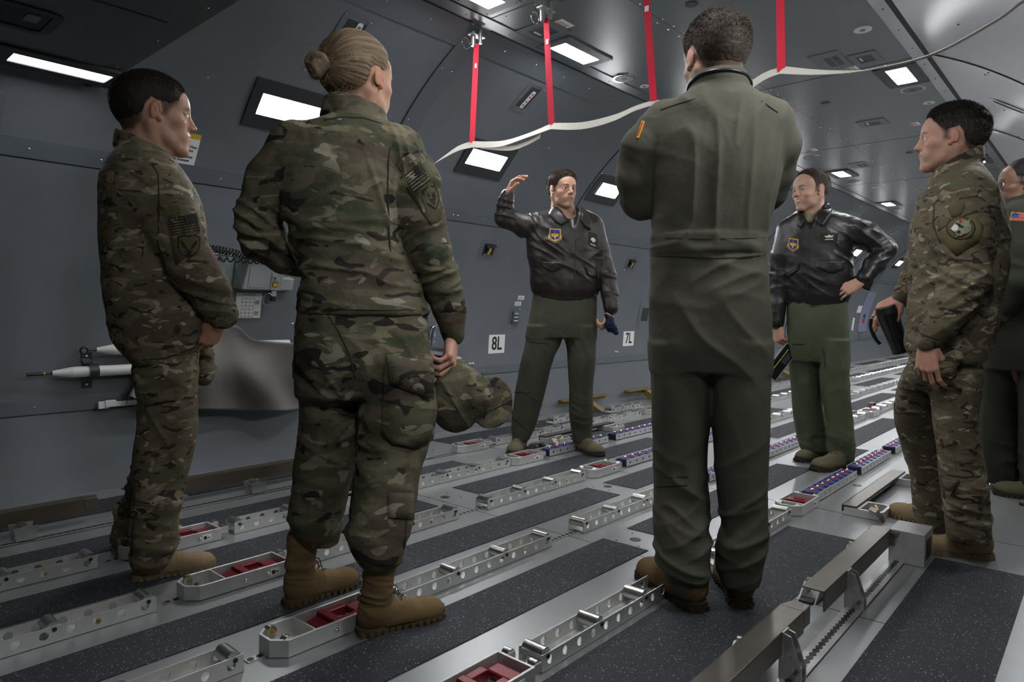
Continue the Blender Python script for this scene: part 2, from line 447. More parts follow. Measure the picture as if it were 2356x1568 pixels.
# ------------------------------------------------------------------ cargo handling gear on the deck
def make_roller_tray(L, nrol, pos=None):
    t = empty('roller_tray'); H = .040; W = .078
    for sg in (-1, 1):
        b = MB(); M = Matrix.Translation((0, sg*W/2-(.004 if sg > 0 else 0), .004))
        b.holeplate(L, H, .004, max(2, int(L/.062)), .0115, alu_lt, M)
        b.box(0, L, (sg*W/2-.014 if sg > 0 else -W/2), (W/2 if sg > 0 else -W/2+.014), 0, .004, alu_lt)
        b.build('side_channel', t)
    b = MB(); b.box(.01, L-.01, -W/2+.014, W/2-.014, 0, .003, alu_lt); b.cyl((L*.82, 0, .003), (L*.82, 0, .014), .012, brass, n=12); b.cyl((L*.82+.03, 0, .003), (L*.82+.03, 0, .010), .007, brass, n=8)
    b.build('base_plate', t)
    for i in range(nrol):
        x = .022+(L-.044)*i/(nrol-1)
        b = MB(); b.cyl((x, -W/2+.006, .036), (x, W/2-.006, .036), .0195, roller_m, n=20)
        b.cyl((x, -W/2-.0035, .036), (x, W/2+.0035, .036), .006, steel_dk, n=8)
        b.build('roller', t)
    return t
def make_ball_unit(L):
    t = empty('ball_transfer_unit'); H = .040; W = .082; n = int(round(L/.082))
    for sg in (-1, 1):
        b = MB(); M = Matrix.Translation((0, sg*W/2-(.004 if sg > 0 else 0), .003))
        b.holeplate(L, H, .004, n+1, .008, alu_lt, M); b.build('side_channel', t)
    b = MB(); b.box(.006, L-.006, -W/2+.005, W/2-.005, .002, .036, black_pl); b.build('core', t)
    for i in range(n):
        x = L*(i+.5)/n
        b = MB(); p = []
        for q in range(20):
            a = 2*math.pi*q/20; p.append((x+.039*math.cos(a)*(1 if abs(math.cos(a)) < .9 else .97), .037*math.sin(a)))
        b.prism(p, .034, .043, blue_pl); b.cyl((x, 0, .043), (x, 0, .0455), .0175, red_pl, n=18)
        pad = b.build('blue_pad', t)
        b = MB(); b.sphere((x, 0, .046), .0105, chrome, nu=12, nv=8); b.build('ball', pad)
    return t
def make_lock(L, nose=True):
    """housing with red folding latches; nose with chamfered corners towards -x"""
    t = empty('cargo_lock'); W = .125; H = .046; h = W/2; th = .008; c = .035
    o = [(0, -h+c), (c, -h), (L, -h), (L, h), (c, h), (0, h-c)]
    i = [(th, -h+c+.003), (c+.003, -h+th), (L-th, -h+th), (L-th, h-th), (c+.003, h-th), (th, h-c-.003)]
    b = MB(); b.frame(o, i, 0, H, alu_lt); b.prism(i, 0, .005, alu_lt); dv = .115 if L > .3 else .070
    b.box(dv, dv+.007, -h+th, h-th, .004, H-.001, alu_lt)
    b.build('housing', t, bevel=.0015)
    x0, x1 = dv+.010, L-.012
    n = 3
    b = MB()   # sloped latch leaves
    g = (x1-x0)
    P = lambda xa, za, xb, zb, w: b.add([(xa, -w, za), (xa, w, za), (xb, w, zb), (xb, -w, zb), (xa, -w, .006), (xa, w, .006), (xb, w, .006), (xb, -w, .006)],
                                        [(0, 3, 2, 1), (0, 1, 5, 4), (2, 3, 7, 6), (1, 2, 6, 5), (3, 0, 4, 7)], red_an)
    P(x0, .012, x0+g*.28, .030, .045); b.build('front_latch', t)
    b = MB()
    P2 = lambda *a: None
    b.box(x0+g*.30, x0+g*.42, -.05, .05, .008, .040, red_an); b.box(x0+g*.42, x0+g*.70, -.05, -.024, .008, .038, red_an); b.box(x0+g*.42, x0+g*.70, .024, .05, .008, .038, red_an)
    b.box(x0+g*.42, x0+g*.68, -.022, .022, .005, .010, label_w)
    b.cyl((x0+g*.52, 0, .01), (x0+g*.52, 0, .022), .012, brass, n=12); b.cyl((x0+g*.60, 0, .01), (x0+g*.60, 0, .018), .009, alu, n=12)
    b.build('center_latch', t, bevel=.003)
    b = MB(); P(x0+g*.98, .010, x0+g*.74, .040, .048) if False else b.box(x0+g*.74, x0+g*.98, -.048, .048, .012, .030, red_an)
    b.build('rear_latch', t, bevel=.006)
    for x in (c+.005, L+.018):
        for y in (-h+.02, h-.02):
            b = MB(); b.cyl((x, y-.011, .036), (x, y+.011, .036), .0155, roller_m, n=16); b.cyl((x, y-.013, .036), (x, y+.013, .036), .005, brass, n=8)
            if x > L: b.box(L-.002, L+.03, y-.014, y-.011, .02, .044, alu_lt); b.box(L-.002, L+.03, y+.011, y+.014, .02, .044, alu_lt)
            b.build('guide_roller', t)
    for x in (.18, .26):
        if x < L-.03:
            b = MB(); b.sphere((x, -h-.001, .022), .007, chrome, nu=10, nv=6); b.cyl((x, -h-.002, .022), (x, -h-.002, .032), .0022, alu, n=6); b.build('bolt', t)
    b = MB(); b.box(L-.075, L-.04, -h-.0008, -h, .012, .034, label_w); b.box(L-.07, L-.058, -h-.0012, -h, .015, .028, ink); b.box(L-.056, L-.045, -h-.0012, -h, .018, .022, ink)
    b.cyl((dv*.5, .0, .005), (dv*.5, 0, .016), .014, brass, n=14); b.cyl((dv*.75, -.01, .005), (dv*.75, -.01, .013), .007, steel_dk, n=10)
    b.build('placard_and_fasteners', t)
    return t
protoT = make_roller_tray(.765, 4); protoS = make_roller_tray(.55, 4); protoB = make_ball_unit(.66); protoC = make_lock(.345); protoD = make_lock(.26)
used = set()
def place(proto, x, y, rz=0.0):
    if proto.name not in used: used.add(proto.name); o = proto
    else: o = copy_tree(proto)
    o.location = (x, y, .0015); o.rotation_euler = (0, 0, rz)
    return o
RN = ['nearest', 'second', 'third', 'fourth', 'fifth']
def lab(kind, r, x, extra=None):
    nm = {'T': 'roller tray', 'B': 'blue ball strip', 'L': 'red latched lock'}[kind]
    if extra: return nm+' '+extra
    return None
EXTRA = {
 ('T', 0, 1.3): 'in the nearest row, its end roller in the bottom foreground',
 ('T', 0, 2.28): 'in the nearest row, behind the legs of the tall man in flight suit',
 ('L', 0, .90): 'cut by the bottom picture edge, before the near roller tray',
 ('L', 0, 3.09): 'right of the tall man\'s trouser leg, on the nearest row',
 ('B', 0, 3.40): 'between the red lock and the smiling man\'s shoe, nearest row',
 ('B', 0, 4.16): 'starting right at the smiling man\'s shoe, running right',
 ('B', 0, 4.95): 'half hidden behind the knee of the man at right',
 ('T', 1, .04): 'at the bottom edge left of the woman\'s boots, cut by the frame',
 ('L', 1, .88): 'directly beside the woman\'s brown boots',
 ('T', 1, 1.285): 'running from the woman\'s boot toe to the middle of the floor',
 ('T', 1, 2.26): 'in the second row, entering behind the tall man\'s left leg',
 ('T', 2, .03): 'left foreground, ending beside the lock by the left man\'s boot',
 ('L', 2, .88): 'next to the toe of the left man\'s sand coloured boot',
 ('T', 2, 1.29): 'passing behind both boots of the blonde woman',
 ('T', 2, 2.235): 'in the middle of the floor, its far end touching a red lock',
 ('L', 2, 3.05): 'in the middle of the floor with bright red latches',
 ('B', 2, 3.42): 'in the third row, just left of the tall man\'s trouser leg',
 ('T', 3, .03): 'at the left edge, ending near the left man\'s rear boot',
 ('L', 3, .88): 'partly hidden by the left man\'s boots, fourth row',
 ('T', 3, 1.29): 'between the left man and the woman, fourth row',
 ('T', 3, 2.20): 'just below the gesturing man\'s feet, pointing to a red lock',
 ('L', 3, 2.99): 'touching the front of the gesturing man\'s boots',
 ('B', 3, 3.34): 'between and under the gesturing man\'s two boots',
 ('L', 4, 3.02): 'left of the gesturing man\'s boot, fifth row',
 ('T', 4, 3.37): 'behind the gesturing man\'s boots, fifth row',
}
CNT = {}
pass
def put(kind, r, x, proto, y=None):
    o = place(proto, x, (ROWS[r] if y is None else y))
    e = EXTRA.get((kind, r, x)); nmx = RN[r]
    l = lab(kind, r, x, e)
    if l is None:
        CNT[(kind, r)] = CNT.get((kind, r), 0)+1
        l = 'small far %s, %s floor row, the %s beyond the speaking men' % ({'T': 'silver roller tray', 'B': 'blue ball strip', 'L': 'red latched lock'}[kind], nmx, NM[CNT[(kind, r)]-1])
    o['label'] = l; o['category'] = {'T': 'roller tray', 'B': 'ball transfer strip', 'L': 'cargo lock'}[kind]
    o['group'] = {'T': 'roller trays in rows on the deck', 'B': 'ball transfer strips on the deck', 'L': 'red latched locks on the deck'}[kind]
    return o
for r in range(4):
    if r > 0: put('T', r, {1: .04, 2: .03, 3: .03}[r], protoT)
    put('L', r, .90 if r == 0 else .88, protoC)
    put('T', r, {0: 1.3, 1: 1.285, 2: 1.29, 3: 1.29}[r], protoT)
    put('T', r, {0: 2.28, 1: 2.26, 2: 2.235, 3: 2.20}[r], protoT)
    put('L', r, {0: 3.09, 1: 3.07, 2: 3.05, 3: 2.99}[r], protoD)
    put('B', r, {0: 3.40, 1: 3.42, 2: 3.42, 3: 3.34}[r], protoB)
    put('B', r, {0: 4.16, 1: 4.2, 2: 4.2, 3: 4.1}[r], protoB)
put('B', 0, 4.95, protoB)
put('L', 4, 3.02, protoD); put('T', 4, 3.37, protoT); 
# rows beyond the group, a repeating arrangement
rnd = random.Random(5)
far = [(0, [('L', 5.75), ('T', 6.05), ('T', 6.9), ('T', 7.75), ('L', 8.6), ('T', 8.95)]),
       (1, [('B', 4.95), ('T', 5.75), ('L', 6.6), ('T', 6.95), ('T', 7.8), ('L', 8.65), ('T', 9.0)]),
       (2, [('L', 5.05), ('T', 5.4), ('T', 6.25), ('T', 7.1), ('L', 7.95), ('T', 8.3), ('T', 9.1)]),
       (3, [('T', 4.95), ('T', 5.8), ('L', 6.65), ('T', 7.0), ('T', 7.85), ('T', 8.7)]),
       (4, [('T', 4.5), ('L', 5.35), ('T', 5.7), ('T', 6.55), ('T', 7.4), ('L', 8.25), ('T', 8.6)])]
for r, L_ in far:
    for k, x in L_: put(k, r, x, {'T': protoT, 'L': protoD, 'B': protoB}[k])
    x = 10.0
    while x < 20.5:
        if rnd.random() < .25: put('L', r, x, protoD); x += .35
        else: put('T', r, x, protoT); x += .85
ROWS.append(3.5)
RN.append('wall side')
for x in (4.35, 5.2, 7.0, 7.85): put('T', 5, x, protoS, 3.44)
put('L', 5, 6.05, protoD, 3.44)

# tie-down latches lying on the deck
def make_latch():
    t = empty('tie_down_latch')
    b = MB(); b.frame([(-.09, -.03), (.09, -.03), (.09, .03), (-.09, .03)], [(-.075, -.018), (.075, -.018), (.075, .018), (-.075, .018)], 0, .028, alu_lt); b.build('frame', t, bevel=.002)
    b = MB(); p = []
    for i in range(9): 
        a = i/8; p.append((-.14+.17*a, .018+.040*math.sin(a*math.pi*.9)))
    for i in range(8): b.box(p[i][0], p[i+1][0]+.002, -.022, .022, min(p[i][1], p[i+1][1])-.004, max(p[i][1], p[i+1][1]), steel)
    b.build('hook', t)
    b = MB(); b.cyl((.03, -.02, .03), (.03, .02, .03), .012, brass, n=12); b.build('pivot', t)
    b = MB(); b.box(-.15, -.115, -.018, .018, .012, .028, red_an); b.build('red_tip', t, bevel=.004)
    return t
lt = make_latch()
for x, y, rz, l in [(3.44, 2.80, .05, 'steel hook latch with red tip under the gesturing man\'s boot'),
                 (5.05, 2.78, .1, 'hook latch on the plate right of the gesturing man\'s shin'),
                 (5.35, 2.6, .0, 'hook latch just left of the tall man\'s calf'),
                 (4.65, 1.88, .2, 'hook latch between the tall man\'s legs'),
                 (4.62, 1.78, .3, 'hook latch right of the tall man\'s knee'),
                 (6.55, 1.72, .1, 'hook latch right of the smiling man\'s knee'),
                 (7.3, 1.75, .0, 'hook latch beyond the smiling man, left of the camouflaged man\'s knee'),
                 (5.05, 1.95, .0, 'hook latch behind the smiling man\'s trousers')]:
    o = lt if lt.name not in used else copy_tree(lt); used.add(lt.name)
    o.location = (x, y, .001); o.rotation_euler = (0, 0, rz); tag(o, l, 'tie down latch', 'hook latches on the deck')

# long frame guides
def make_frame_guide(x0, x1, y):
    t = empty('frame_guide'); L = x1-x0
    b = MB(); b.box(0, L, .085, .15, .040, .046, steel); b.box(0, L, .144, .15, .012, .046, steel); b.box(0, L, .085, .089, .028, .046, steel_dk); b.build('long_bar', t, bevel=.002)
    for x in (.0, L-.17):
        b = MB(); o = [(x, -.005), (x+.02, -.02), (x+.15, -.02), (x+.17, 0), (x+.17, .14), (x, .14)]
        i = [(x+.012, .005), (x+.03, -.008), (x+.14, -.008), (x+.158, .01), (x+.158, .075), (x+.012, .075)]
        b.frame(o, i, 0, .036, alu_lt); b.prism(i, 0, .004, steel_dk); b.cyl((x+.09, -.0215, .018), (x+.09, -.019, .018), .006, brass, n=8)
        b.cyl((x+.08, .02, .02), (x+.13, .04, .03), .008, brass, n=8)
        b.build('end_housing', t, bevel=.002)
    b = MB(); pts = [(-.035, .03, .052), (-.045, .0, .045), (-.048, -.02, .025), (-.03, -.03, .004)]
    for i in range(3): b.add([(pts[i][0], pts[i][1], pts[i][2]), (pts[i][0]+.05, pts[i][1], pts[i][2]+.004), (pts[i+1][0]+.05-.012*i, pts[i+1][1], pts[i+1][2]+.004), (pts[i+1][0], pts[i+1][1], pts[i+1][2]),
                              (pts[i][0], pts[i][1], pts[i][2]-.005), (pts[i][0]+.05, pts[i][1], pts[i][2]-.001), (pts[i+1][0]+.05-.012*i, pts[i+1][1], pts[i+1][2]-.001), (pts[i+1][0], pts[i+1][1], pts[i+1][2]-.005)],
                             [(0, 1, 2, 3), (7, 6, 5, 4), (0, 3, 7, 4), (1, 5, 6, 2), (0, 4, 5, 1), (3, 2, 6, 7)], steel)
    b.build('claw', t)
    t.location = (x0, y, .001); return t
tag(make_frame_guide(3.28, 4.22, .755), 'long steel frame guide lying left of the camouflaged man\'s boots', 'cargo guide', 'frame guides on the deck')
tag(make_frame_guide(3.68, 4.55, 2.86), 'long frame guide lying behind the gesturing man\'s boots', 'cargo guide', 'frame guides on the deck')
o = place(protoC, 3.0, .60); o.rotation_euler = (0, 0, 0); o.location = (3.32, .47, .001); tag(o, 'red latched lock under the right man\'s rear boot', 'cargo lock', 'red latched locks on the deck')

# ------------------------------------------------------------------ seat tracks and side guide rails
def seat_track(x0, x1, y, name_label):
    b = MB(); b.box(x0, x1, y-.024, y+.024, 0, .0045, alu); b.box(x0, x1, y-.0255, y-.024, 0, .002, ink); b.box(x0, x1, y+.024, y+.0255, 0, .002, ink)
    b.box(x0, x1, y-.005, y+.005, .0045, .0052, steel_dk)
    x = x0+.012
    while x < x1-.02: b.cyl((x, y, .0045), (x, y, .0054), .0095, steel_dk, n=10); x += .0254
    o = b.build('seat_track'); tag(o, name_label, 'track', 'seat tracks'); return o
seat_track(.9, 2.795, .572, 'perforated seat track beside the near right guide rails')
seat_track(-1, 4.6, 3.155, 'perforated seat track along the left guide rails')
for r in range(4):
    for a, b_ in ((.83, .88), (1.245, 1.285), (2.06, 2.26)):
        b = MB(); y = ROWS[r]
        b.box(a, b_, y-.012, y+.012, 0, .0035, alu)
        x = a+.012
        while x < b_-.005: b.cyl((x, y, .0035), (x, y, .0045), .009, steel_dk, n=10); x += .0254
        o = b.build('track_segment'); tag(o, 'short bit of perforated track, %s row, %s' % (RN[r], {.83: 'before the red lock', 1.245: 'after the red lock', 2.06: 'between two long roller trays'}[a]), 'track', 'exposed track pieces')
def bracket(mb, x, y, s=1):
    M = Matrix.Translation((x, y, 0))
    def side(xx):
        pr = [(0, 0), (.055, 0), (.055, .03), (.028, .11), (.0, .118)]
        Mx = M @ Matrix(((0, 0, 1, xx), (-s, 0, 0, .03*s), (0, 1, 0, 0), (0, 0, 0, 1)))
        mb.prism(pr, 0, .006, alu, Mx)
    side(-.018); side(.012)
    mb.box(x-.02, x+.02, y+(.018 if s > 0 else -.024), y+(.024 if s > 0 else -.018), 0, .118, alu)
    mb.cyl((x-.022, y+.0, .06), (x+.022, y+.0, .06), .006, chrome, n=10)
    mb.cyl((x-.021, y-.012, .03), (x+.021, y-.012, .03), .009, chrome, n=12)
def guide_rail(x0, x1, y, z, label, mat_, cut=False, brs=(), s=1, lead=None):
    t = empty('guide_rail', Matrix.Translation((x0, y, 0))); L = x1-x0
    b = MB(); 
    b.box(0, L, 0, .005, z-.06, z, mat_)
    b.box(0, L, (0 if s > 0 else -.06), (.065 if s > 0 else .005), z-.005, z, mat_)
    if cut: b.prism([(L, 0), (L+.05, .02*s), (L+.06, .045*s), (L, .065*s)], z-.005, z, mat_); b.box(L, L+.05, .0, .005, z-.05, z, mat_)
    b.build('angle_bar', t, bevel=.0025)
    for bx in brs:
        b = MB(); bracket(b, bx-x0, -.022*s, s); b.build('bracket', t, bevel=.001)
    return tag(t, label, 'guide rail', 'side guide rails')
guide_rail(2.01, 2.79, .592, .118, 'long steel side guide rail running to the metal block, right foreground', steel, False, (2.245,))
guide_rail(.9, 1.84, .592, .118, 'nearest steel side guide rail with chamfered end, cut by the bottom edge', steel, True, (1.70, 1.1))
t = empty('end_stop', Matrix.Translation((2.775, .485, 0)))
b = MB(); b.box(0, .145, 0, .115, .001, .118, alu_lt); b.box(.03, .115, -.001, .002, .02, .09, steel_dk); b.cyl((.05, -.002, .075), (.05, .0, .075), .007, steel_dk, n=8); b.build('block', t, bevel=.003)
b = MB(); b.box(-.012, 0, .095, .165, .06, .115, steel); b.box(-.02, .004, .08, .18, .105, .112, steel); b.build('hook_plate', t, bevel=.002)
tag(t, 'squarish metal block at the end of the guide rail, before the man\'s boot', 'end stop')
for x, l in ((1.71, 'small wedge roller beside the nearest guide rail, bottom'), (2.25, 'wedge roller beside the middle of the long guide rail'), (2.72, 'wedge roller near the metal end block')):
    t = empty('wedge_roller', Matrix.Translation((x, .70, 0)))
    b = MB(); 
    for y in (-.028, .022):
        b.prism([(-.06, .0), (.05, 0), (.045, .035), (.0, .042)], 0, .005, alu_lt, Matrix(((1, 0, 0, 0), (0, 0, 1, y), (0, 1, 0, 0), (0, 0, 0, 1))))
    b.box(-.07, -.03, -.02, .02, .001, .006, steel_dk); b.build('wedge_cheeks', t)
    b = MB(); b.cyl((.025, -.028, .033), (.025, .026, .033), .016, roller_m, n=16); b.build('roller', t)
    tag(t, l, 'roller', 'wedge rollers by the right guide rail')
guide_rail(.05, .93, 3.24, .105, 'brown guide rail at the far left edge beyond the left man', rail_dk, True, (), 1)
guide_rail(1.10, 2.27, 3.27, .105, 'brown guide rail passing behind the left man\'s calves', rail_dk, False, (), 1)
for x, l in ((.70, 'grey roller bracket on the track at the far left'), (1.66, 'grey roller bracket on the track between the left man and the woman'), (2.78, 'small roller bracket right of the woman\'s thigh')):
    t = empty('roller_bracket', Matrix.Translation((x, 3.18, 0)))
    b = MB(); 
    for s_ in (-1, 1): b.prism([(-.030, 0), (.030, 0), (.042, .060), (-.042, .060)], 0, .005, alu, Matrix(((1, 0, 0, 0), (0, 0, 1, -.042 if s_ < 0 else .037), (0, 1, 0, 0), (0, 0, 0, 1))))
    b.box(-.030, .030, -.042, .042, .002, .008, alu); b.build('cheeks', t)
    b = MB(); b.cyl((0, -.037, .046), (0, .037, .046), .021, roller_m, n=18); b.build('roller', t)
    tag(t, l, 'roller bracket', 'roller brackets on the left track')
# yellow brown rail stands against the left wall further forward
for i, x in enumerate((4.25, 5.25, 6.35, 7.5, 8.8, 10.2, 11.8)):
    t = empty('rail_stand', Matrix.Translation((x, 3.67, 0)))
    b = MB(); b.box(-.38, .38, .03, .09, .105, .118, tan_rail); b.box(-.38, .38, .08, .09, .07, .118, tan_rail); b.build('rail', t)
    b = MB(); b.add([(-.04, .03, .10), (.04, .03, .10), (.04, -.16, .004), (-.04, -.16, .004), (-.04, .09, .10), (.04, .09, .10), (.04, .0, .004), (-.04, 0, .004)],
                    [(0, 1, 2, 3), (4, 7, 6, 5), (0, 3, 7, 4), (1, 5, 6, 2), (0, 4, 5, 1), (2, 6, 7, 3)], tan_rail)
    b.build('strut', t)
    tag(t, ('tan rail stand at the wall foot behind the gesturing man\'s knee', 'tan rail stand at the wall foot right of the gesturing man', 'tan rail stand at the wall foot left of the tall man')[i] if i < 3 else 'distant tan rail stand at the left wall foot, the %s along' % NM[i], 'rail stand', 'tan rail stands along the wall')
# ------------------------------------------------------------------ fittings on the left wall and the ceiling
def rrect(w_, h, r, n=4, skew=0.0):
    p = []
    for cx, cy, a0 in ((w_/2-r, h/2-r, 0), (-w_/2+r, h/2-r, 90), (-w_/2+r, -h/2+r, 180), (w_/2-r, -h/2+r, 270)):
        for i in range(n+1):
            a = math.radians(a0+90*i/n); y = cy+r*math.sin(a); p.append((cx+r*math.cos(a)+skew*y, y))
    return p
def scr(b, M, pts, r=.004):
    for x, y in pts: b.sphere((x, y, .004), r, chrome, M, 8, 3, (1, 1, .6), True)
# recessed handle pockets high on the wall: frame, pocket, placard
def pocket(M, w_, h, label, tag_xy, rot=False):
    t = empty('wall_pocket', M); tag(t, label, 'recessed pocket', 'recessed socket pockets')
    b = MB(); o = rrect(w_, h, .035); i = rrect(w_-.06, h-.05, .02)
    b.frame(o, i, 0, .005, panel_paint); scr(b, None, [(x*(w_/2-.015), y*(h/2-.03)) for x in (-1, 1) for y in (-1, 0, 1)]); b.build('surround', t, bevel=.0015)
    b = MB(); b.prism(i, .0008, .002, dark_paint); b.box(-w_/2+.035, w_/2-.035, -h/2+.03, -h/2+.05, .002, .004, panel_paint); b.build('recess', t)
    b = MB(); b.prism([(p[0]+tag_xy[0], p[1]+tag_xy[1]) for p in rrect(.032, h*.55, .012)], .002, .004, white_pl)
    for q in (-.06, -.02, .03, .06): b.box(tag_xy[0]-.008, tag_xy[0]+.008, tag_xy[1]+q*h*3-.006, tag_xy[1]+q*h*3+.006, .004, .0045, red_pl if q in (-.06, .03) else green_pl)
    b.build('placard', t)
    return t
pocket(wf(2.02, 2.275), .17, .27, 'recessed socket pocket above the blonde woman\'s head', (.025, .01))
pocket(wf(3.37, 2.285), .155, .26, 'recessed socket pocket between the two left red straps', (.012, -.01))
for k, l in ((0, None),):
    for x, q in ((4.9, 'third'), (6.4, 'fourth'), (7.9, 'fifth')): pocket(wf(x, 2.285), .155, .26, 'recessed socket pocket on the upper left wall, %s from the viewer' % q, (.012, -.01))
t = empty('wall_pocket', cf(.62, 2.72, SZ-.006)); tag(t, 'recessed socket pocket under the lowered ceiling at upper left', 'recessed pocket', 'recessed socket pockets')
b = MB(); b.frame(rrect(.21, .24, .05), rrect(.15, .18, .02), 0, .006, dark_paint); b.build('surround', t, bevel=.0015)
b = MB(); b.prism(rrect(.15, .18, .02), .001, .002, ink); b.build('recess', t)
b = MB(); b.prism([(p[0]+.03, p[1]+.02) for p in rrect(.04, .07, .01)], .002, .004, mat('tag_grey', (.25, .24, .22), .5)); b.build('placard', t)
for x, z in ((5.05, 2.30), (6.0, 2.2)): pass
t = empty('wall_pocket', wf(5.5, 2.27, 0, -1)); tag(t, 'slot shaped handle recess on the glossy right wall above the man in camouflage', 'recessed pocket', 'recessed socket pockets')
b = MB(); b.frame(rrect(.13, .26, .045), rrect(.07, .20, .03), 0, .006, ceil_paint); b.build('surround', t, bevel=.002)
b = MB(); b.prism(rrect(.07, .20, .03), .001, .002, dark_paint); b.build('recess', t)
t = empty('wall_pocket', wf(3.35, 2.31, 0, -1)); tag(t, 'dark recess at the top edge of the picture on the right wall', 'recessed pocket', 'recessed socket pockets')
b = MB(); b.frame(rrect(.16, .12, .03), rrect(.12, .08, .02), 0, .006, ceil_paint); b.build('surround', t, bevel=.002)

# large flush access panel with rounded corner behind the woman's arm
b = MB(); M = wf(2.06, 1.42); b.frame(rrect(.44, .30, .03), rrect(.434, .294, .028), 0, .001, ink, M); b.prism(rrect(.434, .294, .028), 0, .0008, wall_paint, M); scr(b, M, [(-.2, -.1), (-.2, .1), (.2, .1)])
o = b.build('access_panel'); tag(o, 'flush rounded access panel on the wall between the left man and the woman', 'access panel')

# handles with yellow and black grip in a square recess
def hook(x, z, label):
    M = wf(x, z); t = empty('tie_down_station', M); tag(t, label, 'tie down station', 'yellow gripped handles in square plates')
    b = MB(); b.frame(rrect(.19, .165, .008), rrect(.12, .10, .008), 0, .004, panel_paint); b.prism(rrect(.12, .10, .008), 0, .001, dark_paint)
    scr(b, None, [(x_*.08, y_*.068) for x_ in (-1, 1) for y_ in (-1, 1)]+[(0, .068), (0, -.068)], .0035); b.build('plate', t)
    b = MB(); b.prism([(-.05, .045), (.06, .045), (.055, .03), (.02, .02), (.012, -.005), (-.02, -.03), (-.035, -.02), (-.02, .01), (-.045, .03)], .006, .022, black_pl); b.build('lever', t, bevel=.002)
    b = MB(); b.prism([(-.012, .02), (.004, .02), (.006, 0), (-.012, -.028), (-.022, -.024), (-.010, 0)], .022, .026, yellow); b.build('grip', t)
    b = MB(); b.prism([(-.045, -.035), (.0, -.02), (.045, -.04), (.045, -.048), (-.045, -.048)], .002, .008, panel_paint); b.build('lip', t)
hook(3.83, 1.392, 'black and yellow handle on the wall left of the gesturing man\'s raised elbow')
hook(5.89, 1.405, 'black and yellow handle on the wall right of the gesturing man')
hook(7.95, 1.40, 'black and yellow handle farther along, behind the tall man')

# number placards
def numplate(x, z, txt, label, w_=.195, h=.155):
    M = wf(x, z, .0005); t = empty('wall_placard', M); tag(t, label, 'placard', 'numbered white placards')
    b = MB(); b.box(-w_/2, w_/2, -h/2, h/2, 0, .0012, label_w); b.build('sheet', t)
    b = MB(); addtext(b, txt, .155, ink, None, 0, 0, .0018, bold=.02, sx=.82); b.build('lettering', t)
numplate(4.138, .648, '8L', 'white placard reading 8L on the lower wall')
numplate(6.185, .645, '7L', 'white placard reading 7L beside the wall recess', .21, .155)
numplate(1.95, 1.69, '9L', 'white placard mostly hidden behind the woman\'s left shoulder', .2, .12)
# warning sign behind the left man's face
M = wf(1.40, 1.70, .0005); t = empty('warning_sign', M); tag(t, 'white warning sign with yellow top band behind the left man\'s chin', 'sign')
b = MB(); b.box(-.125, .125, -.095, .095, 0, .0012, label_w); b.build('sheet', t)
b = MB(); b.box(-.125, .125, .065, .095, .0012, .0018, yellow); b.build('yellow_band', t)
b = MB(); addtext(b, 'Pallets More Than', .0175, ink, None, .055, .022, .0018, .02); addtext(b, 'Aft of This Point', .0175, ink, None, .045, .002, .0018, .02)
addtext(b, 'Pallets More Than 72 Inches', .0175, ink, None, .008, -.032, .0018, .02); addtext(b, 'Cause Aircraft Damage', .0175, ink, None, .012, -.052, .0018, .02); b.build('lettering', t)
# instruction chart
M = wf(1.955, .938, .0005); t = empty('instruction_chart', M); tag(t, 'white instruction chart with small diagrams between the left man and the woman', 'chart')
b = MB(); b.box(-.078, .078, -.085, .085, 0, .001, label_w); b.build('sheet', t)
b = MB(); addtext(b, 'STANCHION COVER INSTALLATION', .0085, ink, None, 0, .077, .0012); addtext(b, 'SECURE WITH PINS AND STRAPS', .006, ink, None, 0, .069, .0012); addtext(b, 'BEFORE LOADING CARGO', .006, ink, None, 0, .062, .0012)
for cy in (.02, -.045):
    for q in range(3):
        y = cy+.022-q*.022; b.box(-.045, .035, y, y+.0012, .001, .0014, ink)
        for p in range(4): b.box(-.04+.022*p, -.036+.022*p, y-.003, y+.003, .001, .0014, ink)
    for p in range(3): b.box(-.045+p*.026, -.044+p*.026, cy-.02, cy+.02, .001, .0014, ink)
    for q in range(5): b.box(.036, .068-.003*(q % 2), cy+.008-q*.005, cy+.0105-q*.005, .001, .0014, ink)
b.box(-.07, .07, -.010, -.009, .001, .0014, ink); b.box(-.07, .06, -.080, -.078, .001, .0014, ink)
b.build('print', t)
# outlet with two labels
M = wf(4.325, .865); t = empty('outlet_box', M); tag(t, 'small electrical outlet plate left of the gesturing man\'s hip', 'outlet')
b = MB(); b.prism(rrect(.13, .19, .02), 0, .004, panel_paint); scr(b, None, [(x*.05, y) for x in (-1, 1) for y in (-.075, -.03, .03, .075)], .0035); b.build('plate', t)
b = MB(); b.box(-.03, .035, -.05, .055, .004, .022, panel_paint); b.build('cover', t, bevel=.004)
b = MB(); 
for q in range(6): b.box(-.02, .025, -.04+q*.015, -.032+q*.015, .022, .0228, label_w if q % 2 else ink)
b.build('slots', t)
for x, z, l in ((4.37, 1.035, 'upper tiny white label above the wall outlet'), (4.345, .985, 'lower tiny white label above the wall outlet')):
    b = MB(); M = wf(x, z, .0004); b.box(-.04, .04, -.018, .018, 0, .001, label_w, M)
    for q in range(3): b.box(-.032, .032-.008*(q % 2), .006-q*.009, .009-q*.009, .001, .0014, ink, M)
    tag(b.build('wall_label'), l, 'label', 'tiny labels by the outlet')
